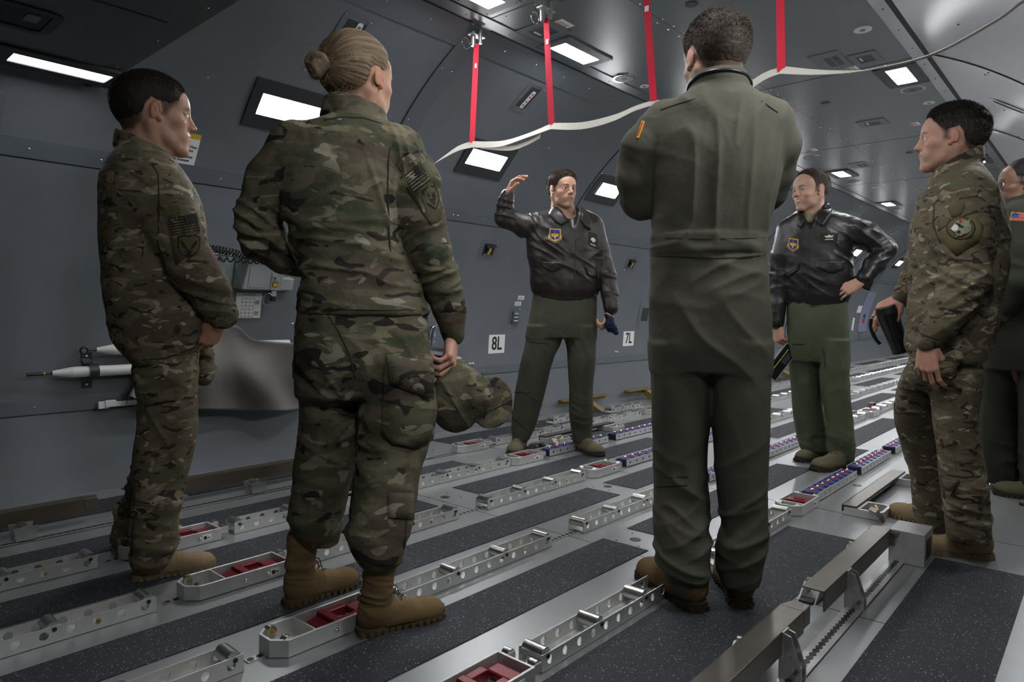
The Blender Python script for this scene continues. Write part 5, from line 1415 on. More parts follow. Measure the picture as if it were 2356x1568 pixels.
def boot(per, heel, toe, up_to, m_, sole_mat, shaft_h=.20, width=1.0, name='boot', size=1.0, pitch=0.0, lace=True, foldamp=.0035, seed=0, lean=0.0):
    """heel, toe: floor points in person coordinates (z = height of the sole)"""
    heel = np.array(heel, float); toe = np.array(toe, float); L = np.linalg.norm(toe-heel); f = (toe-heel)/L
    if size != 1.0: L = size; heel = toe-f*L
    M = frame_from(f, (0, 0, 1), heel, L/.30); w_ = width
    v = Vol((-.03, -.075, .0), (.33, .075, shaft_h+.03), .0038)
    v.ell((.048, 0, .052), (.049, .038*w_, .050), .0); v.cone((.05, 0, .075), (.165, 0, .050), .043, .036, .03, ((0, 1, 0), .95*w_))
    v.ell((.225, .002, .036), (.070, .049*w_, .036), .025); v.cone((.10, 0, .034), (.22, 0, .030), .036*w_, .043*w_, .02, ((0, 0, 1), .8))
    v.cone((.056, 0, .08), (.056+lean*.3, 0, .13), .044, .045, .02); v.cone((.056+lean*.3, 0, .13), (.056+lean, 0, shaft_h), .045, .054, .02)
    r, X, Y, Z = v.sl((-.05, -.1, -.05), (.35, .1, .026), 0); v.d[:, :, :] = np.maximum(v.d, .020-v.ax[2][None, None, :])
    V, F = v.mesh(); V = wrinkle(V, F, .0012, 14, [((.045, 0, .14), (.07, .07, .06), (.25, 0, 1), .026, foldamp), ((.14, 0, .08), (.05, .05, .04), (1, 0, .3), .02, .0018)], seed, stretch=(1, 1, 1))
    bo = mesh_obj(name, xf(V, M), F, m_, per.obj)
    # sole with lugs
    pts = []
    prof = [(-.008, .0), (-.002, .022), (.02, .036), (.06, .037), (.10, .032), (.14, .034), (.19, .046), (.235, .050), (.27, .042), (.295, .022), (.302, 0)]
    out = [(x, y*w_) for x, y in prof]+[(x, -y*w_*.96) for x, y in prof[-2:0:-1]]
    b = MB(); n = len(out); zs = [(.0, .93), (.006, .97), (.013, 1.02), (.020, 1.03), (.028, 1.015)]
    vs = []
    for z, sc_ in zs:
        for (x, y) in out: vs.append((.147+(x-.147)*(.97+.03*sc_), y*sc_, z+(.010*max(0, (x-.23)/.07)**2)))
    fs = [(j*n+i, j*n+(i+1) % n, (j+1)*n+(i+1) % n, (j+1)*n+i) for j in range(len(zs)-1) for i in range(n)]
    b.add(vs, fs, sole_mat, None, True); b.add(vs, [tuple(range(n))[::-1], tuple(range((len(zs)-1)*n, len(zs)*n))], sole_mat)
    for k in range(13):
        x = .004+k*.0235; 
        for s_ in (-1, 1):
            i = min(range(len(prof)), key=lambda q: abs(prof[q][0]-x)); yy = np.interp(x, [q[0] for q in prof], [q[1] for q in prof])*w_*1.0
            b.box(x-.007, x+.007, s_*yy-.004, s_*yy+.004, .002, .017, sole_mat)
    b.v = [tuple(q) for q in xf(np.array(b.v), M)]; b.build('sole', bo)
    if lace:
        b = MB()
        for k in range(6):
            x = .175-k*.018; z = .071+k*.0155+(.006 if k > 2 else 0); wy = .020
            if k > 3: x = .118-(k-3)*.010
            b.tube([(x, -wy, z-.008), (x+.003, 0, z+.006), (x, wy, z-.008)], .0024, lace_m, 6)
        b.tube([(.098, .0, .152), (.12, .022, .145), (.125, .030, .125)], .002, lace_m, 6); b.tube([(.098, .0, .152), (.12, -.022, .145), (.125, -.028, .12)], .002, lace_m, 6)
        b.v = [tuple(q) for q in xf(np.array(b.v), M)]; b.build('laces', bo)
    return bo
def inner_body(per, joints, h=.009):
    """the body under the clothes as one surface: list of chains (points, radii)"""
    A = np.array([p for c in joints for p in c[0]]); R = max(max(c[1]) for c in joints)
    v = Vol(A.min(0)-R, A.max(0)+R, h)
    for pts, rad in joints: v.chain(pts, rad, .03)
    V, F = v.mesh(); return V, F
# ------------------------------------------------------------------ the people
U = np.array([0, 0, 1.0])
def patch_poly(cx, cy, ux, uy, vx, vy, pts):
    """points in a local (0..1) square mapped to picture coordinates: origin cx,cy; u and v edge vectors"""
    return [(cx+ux*a+vx*b, cy+uy*a+vy*b) for a, b in pts]
def flag(per, name, o, u, v, colors, border=None, rev=False, label=None):
    R_ = lambda a0, a1, b0, b1: patch_poly(o[0], o[1], u[0], u[1], v[0], v[1], [(a0, b0), (a1, b0), (a1, b1), (a0, b1)])
    dark, light, canton = colors; L = []
    if border: L.append((R_(-.07, 1.07, -.1, 1.1), border, .001))
    L.append((R_(0, 1, 0, 1), light, .0022))
    for i in range(0, 13, 2): L.append((R_(0, 1, i/13, (i+1)/13), dark, .0036))
    c0, c1 = (.56, 1) if rev else (0, .44)
    L.append((R_(c0, c1, 0, 7/13), canton, .0050))
    for i in range(4):
        for j in range(3):
            a = c0+(c1-c0)*(i+.5)/4; b = (7/13)*(j+.5)/3; L.append((R_(a-.012, a+.012, b-.02, b+.02), light, .0062))
    return per.decal(name, L, label=label, sub=1, th=.0008)
olive_p = cloth('patch_olive', (.085, .070, .035), .1, .3); dk_p = cloth('patch_dark', (.022, .020, .015), .1, .2); lt_p = cloth('patch_light', (.24, .21, .15), .1, .2)
blue_p = cloth('patch_blue', (.012, .045, .24), .05, .2); gold_p = cloth('patch_gold', (.55, .34, .03), .05, .2); redp = cloth('patch_red', (.42, .02, .02), .05, .2); whp = cloth('patch_white', (.55, .53, .50), .05, .2); grn_p = cloth('patch_green', (.18, .21, .13), .05, .2); seam_m = cloth('dark_seam', (.030, .028, .020), .1, .1)

# ============ tall man in green flight suit, seen from behind
def man_tall():
    P = Person((2.0, .92), 'person in green flight suit seen from behind with folded arms, towering in the middle')
    sk = (.43, .26, .18)
    v = Vol((-.62, -.62, .03), (.62, .62, 1.62), .0062); D_ = (P.s, P.n)
    T = P.rings([(186, 1604, 1708, .16, .0), (204, 1590, 1720, .18, 0), (222, 1562, 1742, .195, 0), (243, 1525, 1774, .215, 0), (280, 1500, 1802, .24, 0), (335, 1497, 1806, .27, 0), (400, 1500, 1798, .29, 0), (480, 1500, 1780, .28, 0),
                 (548, 1500, 1761, .26, 0), (590, 1498, 1760, .255, 0), (650, 1497, 1768, .275, 0), (730, 1496, 1775, .295, 0), (800, 1496, 1776, .285, 0), (850, 1497, 1774, .25, 0)])
    v.loft(T, *D_, k=0)
    v.loft(P.rings([(545, 1498, 1763, .27, 0), (586, 1496, 1763, .27, 0)]), *D_, k=.004)
    v.loft(P.rings([(790, 1497, 1642, .24, 0), (900, 1498, 1637, .22, 0), (1000, 1504, 1630, .20, 0), (1084, 1507, 1625, .19, 0), (1146, 1506, 1631, .195, 0), (1210, 1506, 1628, .19, -.03), (1267, 1511, 1634, .19, -.04), (1305, 1520, 1631, .185, -.04), (1332, 1536, 1629, .165, -.04), (1358, 1552, 1627, .145, -.04)]), *D_, k=.02)
    v.loft(P.rings([(790, 1632, 1776, .24, 0), (900, 1637, 1773, .22, 0), (1028, 1642, 1769, .20, 0), (1126, 1650, 1766, .19, 0), (1219, 1659, 1765, .185, 0), (1258, 1649, 1762, .19, 0), (1290, 1645, 1757, .19, .01), (1316, 1653, 1753, .175, .01), (1338, 1661, 1749, .16, .01)]), *D_, k=.02)
    v.chain([P.p(1535, 283), P.p(1484, 345, -.01), P.p(1470, 410, 0), P.p(1478, 458, .03)], [.072, .070, .066, .062], .03)
    v.chain([P.p(1478, 458, .03), P.p(1540, 450, .2), P.p(1620, 420, .26)], [.060, .052, .045], .02)
    v.chain([P.p(1768, 285), P.p(1786, 335, .03), P.p(1775, 400, .08), P.p(1765, 440, .11)], [.072, .066, .064, .060], .03)
    v.chain([P.p(1765, 440, .11), P.p(1700, 430, .24), P.p(1620, 400, .25)], [.058, .05, .045], .02)
    c = P.p(1655, 192, 0); v.collar(c, .080, .082, *D_, c[2], .026, .004, tilt=(.0, -.22), flare=-.25, k=.012)
    fo = [(P.p(1655, 400, -.13), (.25, .25, .26), P.s, .075, .0075), (P.p(1560, 300, -.1), (.12, .2, .1), P.d(.8, .6), .06, .005), (P.p(1740, 330, -.1), (.12, .2, .16), P.d(.9, -.3), .055, .007),
          (P.p(1600, 640, -.1), (.16, .2, .08), P.d(.35, .9), .07, .008), (P.p(1700, 620, -.1), (.13, .2, .07), P.d(-.35, .9), .06, .008), (P.p(1640, 800, -.1), (.18, .2, .16), P.d(.75, .6), .075, .007),
          (P.p(1565, 1000, -.1), (.1, .2, .25), P.d(.95, .25), .085, .006), (P.p(1575, 1300, -.1), (.13, .2, .12), P.d(.35, .93), .055, .010), (P.p(1705, 1260, -.1), (.13, .2, .13), P.d(-.4, .9), .058, .010), (P.p(1570, 1150, -.1), (.12, .2, .12), P.d(.6, .8), .06, .006), (P.p(1700, 1130, -.1), (.11, .2, .16), P.d(-.7, .7), .065, .006),
          (P.p(1450, 430, 0), (.12, .2, .1), P.d(.5, .8), .05, .007), (P.p(1470, 330, 0), .1, P.d(.4, .9), .06, .005), (P.p(1520, 560, -.1), (.08, .2, .06), P.d(.1, 1), .03, .004), (P.p(1735, 560, -.1), (.08, .2, .06), P.d(.1, 1), .03, .004)]
    P.cloth('flight_suit', v, sage, .0035, 6, fo, 3)
    dz = lambda pts, off=.001: [(pts, seam_m, off)]
    P.decal('waist_seam', [([(1500, 586), (1560, 589), (1640, 592), (1700, 591), (1760, 585), (1760, 588), (1700, 594.5), (1640, 595.5), (1560, 592), (1500, 589)], seam_m, .0004), ([(1500, 546), (1630, 549), (1760, 546), (1760, 547.5), (1630, 550.5), (1500, 547.5)], seam_m, .0004)], sub=3)
    P.decal('knee_pocket', [([(1508, 1118), (1530, 1117), (1582, 1114), (1582, 1117), (1530, 1120.5), (1508, 1121)], seam_m, .0004), ([(1524, 1097), (1582, 1095), (1582, 1096.4), (1524, 1098.4)], seam_m, .0004)], sub=2)
    P.decal('yoke_seam', [([(1519, 252), (1560, 238), (1600, 226), (1600, 227.5), (1560, 239.7), (1520, 254)], seam_m, .0004), ([(1752, 231), (1790, 258), (1789, 260), (1751, 233)], seam_m, .0004)], sub=2)
    P.decal('shoulder_patch', [([(1478, 278), (1484, 280), (1470, 318), (1465, 317)], gold_p, .002), ([(1479, 282), (1481, 283), (1469, 314), (1467, 313)], redp, .003)], sub=1)
    # cord round the collar
    b = MB(); pts = [Vector(P.p(1655, 192, 0))+Vector(P.s)*(.093*math.cos(a))+Vector(P.n)*(.097*math.sin(a))+Vector((0, 0, -.020*math.sin(a)-.012)) for a in [2*math.pi*i/36 for i in range(36)]]
    b.tube(pts, .0055, black_pl, 8, closed=True); b.build('neck_cord', P.obj, label='black cord around the collar')
    f = P.n*.84-P.s*.50-U*.06; M = frame_from(f, U, P.p(1643, 141, .045), 1.09)
    add_head(P, M, dict(T=.010, nstr=30000, slen=.013, seed=4), skin=sk, hair=(.040, .029, .021), fat=.002)
    V, F = inner_body(P, [([P.p(1655, 215), P.p(1640, 330), P.p(1630, 560), P.p(1635, 760)], [.065, .10, .09, .10]), ([P.p(1640, 780), P.p(1575, 800), P.p(1568, 1050), P.p(1580, 1350)], [.08, .075, .055, .04]),
                          ([P.p(1640, 780), P.p(1705, 800), P.p(1705, 1050), P.p(1706, 1330)], [.08, .075, .055, .04]),
                          ([P.p(1560, 290), P.p(1484, 345), P.p(1478, 455, .03), P.p(1560, 450, .22)], [.05, .045, .035, .03]), ([P.p(1740, 290), P.p(1786, 335, .03), P.p(1765, 440, .11), P.p(1680, 420, .24)], [.05, .045, .035, .03])])
    P.body.append((V, F, np.tile(np.array(sk), (len(V), 1))))
    P.body.append(make_hand(P.p(1600, 424, .27), P.s*.9+U*.25+P.n*.1, P.n, 1, skin=sk)); P.body.append(make_hand(P.p(1640, 398, .26), -P.s*.95+U*.15+P.n*.1, P.n, -1, skin=sk))
    g = P.G
    boot(P, onfloor(1612, 1412)-g, onfloor(1479, 1318)-g, 0, suede, sole_g, .11, 1.0, seed=1, size=.335)
    boot(P, onfloor(1708, 1402)-g, onfloor(1668, 1322)-g+P.n*.02, 0, suede, sole_g, .11, 1.0, seed=2)
    P.skinmesh(); return P

# ============ gesturing man in leather jacket
def shield(per, name, cx, cy, w_, h, tilt=0.0, label=None):
    pts = lambda s_: [(cx+(x*math.cos(tilt)-y*math.sin(tilt))*w_*s_, cy+(x*math.sin(tilt)+y*math.cos(tilt))*h*s_) for x, y in sh]
    sh = [(-.40, -.5), (.40, -.5), (.42, -.1), (.5, .02), (.46, .22), (.25, .36), (0, .5), (-.25, .36), (-.46, .22), (-.5, .02), (-.42, -.1)]
    L = [(pts(1.0), gold_p, .0015)]; 
    sh = [(-.33, -.43), (.33, -.43), (.35, -.1), (.30, .12), (.16, .24), (0, .31), (-.16, .24), (-.30, .12), (-.35, -.1)]; L.append((pts(1.0), blue_p, .0028))
    sh = [(-.42, .12), (-.2, .30), (0, .38), (.2, .30), (.42, .12), (.40, .2), (.2, .36), (0, .44), (-.2, .36), (-.40, .2)]; L.append((pts(1), blue_p, .0030))
    sh = [(-.30, -.14), (-.12, -.06), (0, -.2), (.12, -.06), (.30, -.14), (.22, .04), (.07, .06), (.04, .22), (-.04, .22), (-.07, .06), (-.22, .04)]; L.append((pts(1), gold_p, .0040))
    sh = [(0, -.40), (.09, -.26), (.03, -.14), (-.03, -.14), (-.09, -.26)]; L.append((pts(1), redp, .0044))
    sh = [(-.02, .04), (.02, .04), (.0, .2)]; L.append((pts(1), whp, .0048))
    return per.decal(name, L, sub=1, th=.0008, label=label)
def man_gesture():
    P = Person((3.45, 2.70), 'person in dark brown leather jacket gesturing with a raised hand, facing the group')
    sk = (.47, .27, .19); D_ = (P.s, P.n)
    v = Vol((-.62, -.5, .75), (.5, .55, 1.80), .0062)
    v.loft(P.rings([(478, 1270, 1340, .13, 0.01), (486, 1258, 1354, .165, 0.01), (495, 1238, 1368, .20, 0), (512, 1222, 1378, .235, 0), (540, 1214, 1381, .26, 0), (575, 1212, 1382, .275, 0), (620, 1219, 1381, .285, 0), (655, 1220, 1379, .29, 0), (672, 1224, 1377, .28, 0), (684, 1232, 1371, .25, 0), (695, 1238, 1368, .24, 0)]), *D_, k=0)
    v.chain([P.p(1245, 515), P.p(1205, 518, -.03), P.p(1163, 500, -.06)], [.076, .068, .064], .03); v.chain([P.p(1163, 500, -.06), P.p(1163, 470, -.08), P.p(1167, 452, -.09)], [.064, .052, .044], .02)
    v.chain([P.p(1362, 522), P.p(1378, 575, 0), P.p(1393, 630, -.02)], [.072, .064, .060], .03); v.chain([P.p(1393, 630, -.02), P.p(1404, 675, -.06), P.p(1406, 708, -.09)], [.060, .052, .045], .02)
    v.cone(P.p(1313, 470, -.10), P.p(1322, 542, -.165), .062, .010, .006, op='s'); v.cone(P.p(1306, 466, -.03), P.p(1310, 482, -.06), .066, .060, .006, op='s')
    fo = [(P.p(1300, 620, -.12), (.25, .2, .14), P.d(.5, .85), .05, .006), (P.p(1215, 520, -.05), (.12, .15, .12), P.d(.8, .6), .04, .008), (P.p(1163, 490, -.06), .12, P.d(.3, .95), .035, .007), (P.p(1393, 640, -.03), (.1, .15, .14), P.d(.2, .97), .040, .008), (P.p(1250, 560, -.1), (.12, .2, .12), P.d(.6, .8), .05, .006), (P.p(1350, 570, -.1), (.1, .2, .14), P.d(-.5, .85), .05, .006)]
    P.cloth('leather_jacket', v, leather, .0025, 9, fo, 5, stretch=(1, 1, .7))
    P.decal('collar', [([(1272, 476), (1281, 470), (1292, 488), (1306, 508), (1292, 520), (1276, 511), (1262, 494)], leather, .006)], sub=3, th=.006)
    P.decal('collar', [([(1338, 488), (1350, 494), (1359, 510), (1357, 530), (1345, 523), (1335, 506)], leather, .006)], sub=3, th=.006)
    P.decal('zip', [([(1323, 542), (1325.5, 542), (1323, 600), (1321, 685), (1319, 685), (1321, 600)], seam_m, .0015)], sub=3)
    P.decal('cuff_band', [([(1228, 676), (1300, 684), (1372, 682), (1371, 694), (1300, 696), (1231, 688)], knit, .0015)], sub=3, label='dark knitted waistband')
    P.decal('flap_pocket', [([(1243, 601), (1270, 603), (1297, 604), (1298, 613), (1271, 626), (1245, 614)], leather, .004)], sub=4, th=.003); P.decal('flap_pocket', [([(1344, 611), (1365, 620), (1373, 640), (1352, 634)], leather, .004)], sub=4, th=.003)
    shield(P, 'emblem_patch', 1277, 543, 32, 34, .03, 'blue and gold shield patch')
    P.decal('name_patch', [([(1355, 532), (1374, 540), (1376, 572), (1352, 562)], seam_m, .002), ([(1358, 550), (1362, 546), (1368, 549), (1370, 554), (1364, 558)], whp, .0034), ([(1358, 560), (1370, 565), (1370, 567), (1358, 562)], whp, .0034)], sub=1)
    v = Vol((-.35, -.3, .06), (.35, .3, 1.06), .0068)
    v.loft(P.rings([(672, 1228, 1372, .22, 0), (700, 1224, 1373, .25, 0), (740, 1217, 1372, .27, 0), (775, 1212, 1371, .25, 0)]), *D_, k=0)
    v.loft(P.rings([(750, 1215, 1298, .24, 0), (790, 1209, 1290, .22, 0), (828, 1199, 1272, .21, 0), (888, 1188, 1257, .19, .02), (948, 1180, 1241, .18, .05), (982, 1177, 1231, .17, .07), (1010, 1181, 1217, .15, .07)]), *D_, k=.02)
    v.loft(P.rings([(750, 1288, 1371, .24, 0), (790, 1302, 1371, .22, 0), (828, 1306, 1370, .21, 0), (888, 1310, 1364, .19, .03), (957, 1311, 1364, .18, .07), (994, 1316, 1363, .17, .10), (1014, 1320, 1362, .15, .10)]), *D_, k=.02)
    fo = [(P.p(1270, 800, -.1), (.2, .2, .14), P.d(.9, .3), .07, .006), (P.p(1215, 950, -.1), (.1, .2, .14), P.d(.5, .85), .06, .008), (P.p(1340, 970, -.1), (.1, .2, .16), P.d(.3, .95), .055, .009), (P.p(1340, 830, -.1), (.1, .2, .25), P.d(1, .1), .07, .006)]
    P.cloth('flight_trousers', v, sage2, .003, 7, fo, 8)
    P.decal('thigh_pocket', [([(1215, 785), (1262, 789), (1262, 791), (1215, 787)], seam_m, .0015)], sub=3); P.decal('calf_pocket', [([(1184, 900), (1222, 901), (1222, 904), (1184, 903)], seam_m, .0015)], sub=3)
    # collar inset: undershirt
    v = Vol(P.p(1314, 520)-.16, P.p(1314, 520)+.16, .004); v.cone(P.p(1308, 495, .02), P.p(1312, 560, -.02), .062, .09, .02); V, F = v.mesh(); mesh_obj('undershirt', V, F, tee, P.obj)
    bvs = BVHTree.FromPolygons([tuple(q) for q in V], [tuple(q) for q in F.tolist()])
    P.decal('flight_suit_collar', [([(1286, 492), (1298, 492), (1306, 512), (1318, 545), (1300, 535)], sage2, .003), ([(1330, 494), (1340, 492), (1338, 520), (1324, 550), (1318, 545), (1325, 520)], sage2, .003)], bvh=bvs, sub=3, th=.003)
    f = P.s*.52-P.n*.84-U*.02; M = frame_from(f, U, P.p(1294, 439, -.03), .99)
    add_head(P, M, dict(T=.014, nstr=18000, slen=.014, seed=7), skin=sk, hair=(.035, .023, .015), stubble=.35, lookside=-.5)
    V, F = inner_body(P, [([P.p(1304, 478), P.p(1300, 540), P.p(1300, 650), P.p(1295, 730)], [.05, .09, .09, .09]), ([P.p(1295, 740), P.p(1255, 760), P.p(1222, 880, .02), P.p(1200, 990, .07)], [.08, .075, .055, .04]), ([P.p(1295, 740), P.p(1335, 770), P.p(1338, 880, .03), P.p(1342, 995, .10)], [.08, .075, .055, .04]),
                          ([P.p(1245, 515), P.p(1205, 518, -.03), P.p(1163, 500, -.06), P.p(1166, 448, -.09)], [.05, .042, .036, .028]), ([P.p(1362, 522), P.p(1393, 630, -.02), P.p(1406, 715, -.09)], [.05, .036, .028])])
    P.body.append((V, F, np.tile(np.array(sk), (len(V), 1))))
    P.body.append(make_hand(P.p(1167, 447, -.09), P.s*.45+U*.78-P.n*.25, -P.s*.75+U*.5+P.n*.2, -1, curls=[(35, 30, 18), (30, 26, 15), (24, 22, 12), (18, 20, 10)], spread=.16, thumb=(.5, 10), skin=sk))
    P.body.append(make_hand(P.p(1406, 716, -.09), -U*.95-P.s*.25, P.s*.8-P.n*.5, 1, curl=(55, 60, 35), thumb=(.5, 35), skin=sk))
    g = P.G
    boot(P, onfloor(1206, 1024)-g, onfloor(1178, 1051)-g, 0, suede3, sole_g, .13, 1.02, seed=3, size=.31)
    boot(P, onfloor(1322, 1030)-g, onfloor(1384, 1052)-g, 0, suede3, sole_g, .13, 1.02, seed=4, size=.31)
    P.skinmesh()
    # folded dark blue cloth in the left hand
    W_ = P.p(1403, 742, -.11)+P.G; v = Vol((-.06, -.06, -.09), (.07, .07, .06), .004)
    v.ell((0, 0, -.01), (.030, .026, .045), 0); v.cone((0, 0, 0), (.02, -.03, -.06), .022, .016, .02); v.cone((0, 0, .01), (-.03, .01, .05), .018, .008, .01)
    V, F = v.mesh(); V = wrinkle(V, F, .006, 30, (), 3, stretch=(1, 1, 1)); o = mesh_obj('garrison_cap', V, F, cloth('navy_cloth', (.010, .013, .035), .2, .6), None, None, W_); tag(o, 'crumpled dark blue cloth cap held in the gesturing man\'s lowered hand', 'cap')
    return P

# ============ smiling man, hand on hip
def man_smile():
    P = Person((4.33, 1.30), 'person smiling in black leather jacket with hand on hip, holding a tablet')
    sk = (.47, .28, .20); D_ = (P.s, P.n)
    v = Vol((-.45, -.5, .75), (.75, .6, 1.78), .0066)
    v.loft(P.rings([(484, 1834, 1908, .15, .01), (494, 1818, 1936, .195, 0), (512, 1806, 1955, .24, 0), (545, 1797, 1960, .27, 0), (590, 1797, 1961, .28, 0), (630, 1801, 1965, .29, 0), (665, 1805, 1962, .29, 0), (688, 1808, 1955, .28, 0), (700, 1814, 1945, .26, 0), (710, 1830, 1915, .25, 0)]), *D_, k=0)
    v.chain([P.p(1815, 530), P.p(1799, 590, -.02), P.p(1794, 640, -.02)], [.070, .062, .058], .03); v.chain([P.p(1794, 640, -.02), P.p(1788, 700, -.04), P.p(1787, 742, -.06)], [.056, .050, .042], .02)
    v.chain([P.p(1940, 524), P.p(1990, 540, .0), P.p(2036, 572, .02)], [.080, .076, .062], .03); v.chain([P.p(2036, 574, .02), P.p(2010, 610, -.05), P.p(1990, 640, -.10)], [.060, .055, .044], .02)
    v.cone(P.p(1866, 468, -.02), P.p(1864, 482, -.06), .068, .062, .006, op='s'); v.cone(P.p(1862, 480, -.09), P.p(1866, 526, -.15), .058, .012, .006, op='s')
    fo = [(P.p(1880, 620, -.12), (.25, .2, .14), P.d(.6, .8), .055, .006), (P.p(1960, 560, -.05), (.1, .15, .16), P.d(.7, .7), .05, .009), (P.p(2000, 560, 0), (.14, .15, .1), P.d(.85, .5), .05, .006), (P.p(2020, 600, -.02), .1, P.d(-.5, .85), .035, .007), (P.p(1790, 650, -.02), (.08, .15, .2), P.d(.1, 1), .05, .006), (P.p(1900, 560, -.12), (.15, .15, .1), P.d(.5, .85), .06, .005)]
    P.cloth('leather_jacket', v, leather2, .0025, 9, fo, 15, stretch=(1, 1, .7))
    P.decal('collar', [([(1899, 469), (1908, 473), (1916, 484), (1905, 505), (1892, 523), (1880, 512), (1872, 502), (1888, 486)], leather2, .007)], sub=3, th=.007)
    P.decal('collar', [([(1846, 484), (1836, 490), (1830, 502), (1834, 520), (1842, 527), (1850, 510), (1852, 498)], leather2, .007)], sub=3, th=.007)
    P.decal('zip', [([(1862, 522), (1864, 522), (1862, 600), (1857, 700), (1855, 700), (1860, 600)], seam_m, .0015)], sub=3)
    P.decal('cuff_band', [([(1808, 690), (1840, 700), (1880, 704), (1920, 696), (1952, 676), (1953, 686), (1922, 706), (1880, 715), (1840, 711), (1810, 702)], knit, .0015), ([(1772, 738), (1802, 738), (1801, 750), (1773, 750)], knit, .0015), ([(1968, 634), (1988, 648), (2010, 646), (2000, 668), (1988, 664), (1964, 646)], knit, .0015)], sub=2, label='dark knitted cuffs and waistband')
    P.decal('flap_pocket', [([(1880, 598), (1910, 599), (1943, 600), (1941, 620), (1913, 629), (1878, 616)], leather2, .004)], sub=4, th=.003); P.decal('flap_pocket', [([(1805, 630), (1838, 606), (1838, 620), (1812, 640)], leather2, .004)], sub=4, th=.003)
    P.decal('name_patch', [([(1887, 536), (1928, 536), (1927, 556), (1886, 558)], seam_m, .002), ([(1896, 543), (1904, 542), (1908, 539), (1912, 542), (1918, 541), (1915, 546), (1902, 547)], whp, .0034), ([(1898, 550), (1917, 549), (1917, 551), (1898, 552)], whp, .0034)], sub=1)
    shield(P, 'emblem_patch', 1825, 564, 27, 31, .12, 'blue and gold shield patch')
    v = Vol((-.4, -.35, .04), (.4, .35, 1.08), .007)
    v.loft(P.rings([(676, 1815, 1950, .24, 0), (705, 1810, 1952, .26, 0), (740, 1810, 1954, .28, 0), (796, 1813, 1956, .26, 0), (830, 1815, 1956, .22, 0)]), *D_, k=0)
    v.loft(P.rings([(780, 1812, 1888, .24, .02), (883, 1819, 1888, .20, .06), (966, 1826, 1898, .18, .10), (1000, 1833, 1905, .18, .12), (1034, 1843, 1907, .16, .12)]), *D_, k=.015)
    v.loft(P.rings([(780, 1880, 1956, .24, -.02), (883, 1887, 1956, .21, -.03), (966, 1899, 1962, .19, -.03), (1024, 1907, 1966, .18, -.03), (1058, 1908, 1964, .16, -.03)]), *D_, k=.015)
    fo = [(P.p(1880, 800, -.1), (.2, .2, .2), P.d(.95, .2), .08, .006), (P.p(1930, 860, -.1), (.12, .2, .16), P.d(.7, -.7), .06, .006), (P.p(1875, 1005, 0), (.12, .2, .1), P.d(.3, .95), .05, .009), (P.p(1935, 1030, -.1), (.1, .2, .14), P.d(.5, .85), .05, .009)]
    P.cloth('flight_trousers', v, sage3, .003, 7, fo, 18)
    P.decal('thigh_zip', [([(1893, 800), (1895.5, 800), (1900, 842), (1898, 844)], seam_m, .0015)], sub=2); P.decal('thigh_pocket', [([(1822, 790), (1850, 791), (1850, 793), (1822, 792)], seam_m, .0015)], sub=2)
    v = Vol(P.p(1862, 510)-.16, P.p(1862, 510)+.16, .004); v.cone(P.p(1866, 488, .0), P.p(1866, 545, -.03), .062, .09, .02); V, F = v.mesh(); mesh_obj('undershirt', V, F, tee, P.obj)
    f = -P.s*.70-P.n*.70-U*.04; M = frame_from(f, U, P.p(1864, 440, -.03), 1.03)
    HB = HP.copy(); HB[0] = (.060, .095); HB[1] = (.040, .066); HB[2] = (.030, .034)
    add_head(P, M, dict(T=.008, nstr=18000, slen=.010, seed=9, grey=.15), skin=sk, hair=(.045, .032, .024), stubble=.35, smile=1.0, teeth=True, hairpoly=HB, lookside=.6)
    V, F = inner_body(P, [([P.p(1868, 478), P.p(1875, 540), P.p(1880, 650), P.p(1882, 740)], [.05, .09, .09, .09]), ([P.p(1882, 750), P.p(1850, 800, .02), P.p(1858, 900, .07), P.p(1876, 1015, .12)], [.08, .075, .055, .04]), ([P.p(1882, 750), P.p(1918, 800, -.02), P.p(1924, 900, -.03), P.p(1934, 1035, -.03)], [.08, .075, .055, .04]),
                          ([P.p(1815, 530), P.p(1794, 640, -.02), P.p(1787, 750, -.06)], [.05, .036, .028]), ([P.p(1940, 524), P.p(2036, 572, .02), P.p(1985, 645, -.11)], [.05, .036, .026])])
    P.body.append((V, F, np.tile(np.array(sk), (len(V), 1))))
    P.body.append(make_hand(P.p(1979, 650, -.115), -P.s*.88-U*.42-P.n*.02, -P.n*.9+U*.35, -1, curls=[(14, 14, 8), (16, 16, 8), (18, 16, 8), (20, 18, 10)], spread=.14, thumb=(.35, 10), skin=sk))
    P.body.append(make_hand(P.p(1788, 748, -.06), -U*.97+P.s*.1, -P.s*.7-P.n*.7, -1, curl=(60, 70, 40), thumb=(.5, 40), skin=sk))
    g = P.G
    boot(P, onfloor(1905, 1052)-g, onfloor(1833, 1062)-g, 0, suede3, sole_g, .12, 1.05, seed=5)
    boot(P, onfloor(1965, 1072)-g, onfloor(1870, 1084)-g, 0, suede3, sole_g, .12, 1.05, seed=6, size=.315)
    P.skinmesh()
    # tablet with grey case
    a, b_, c_, d_ = [P.p(*q) for q in ((1800, 783, -.10), (1811, 803, -.04), (1797, 886, -.08), (1775, 858, -.16))]
    o_ = P.G+(a+b_+c_+d_)/4; X_ = (b_-a)+(c_-d_); X_ /= np.linalg.norm(X_); Y_ = (a-d_)+(b_-c_); Y_ = Y_-X_*(X_@Y_); Y_ /= np.linalg.norm(Y_)
    X_ = (P.s*.72+P.n*.30-U*.62); Y_ = P.s*.28+P.n*.25+U*.93; X_ /= np.linalg.norm(X_); Y_ = Y_-X_*(X_@Y_); Y_ /= np.linalg.norm(Y_)
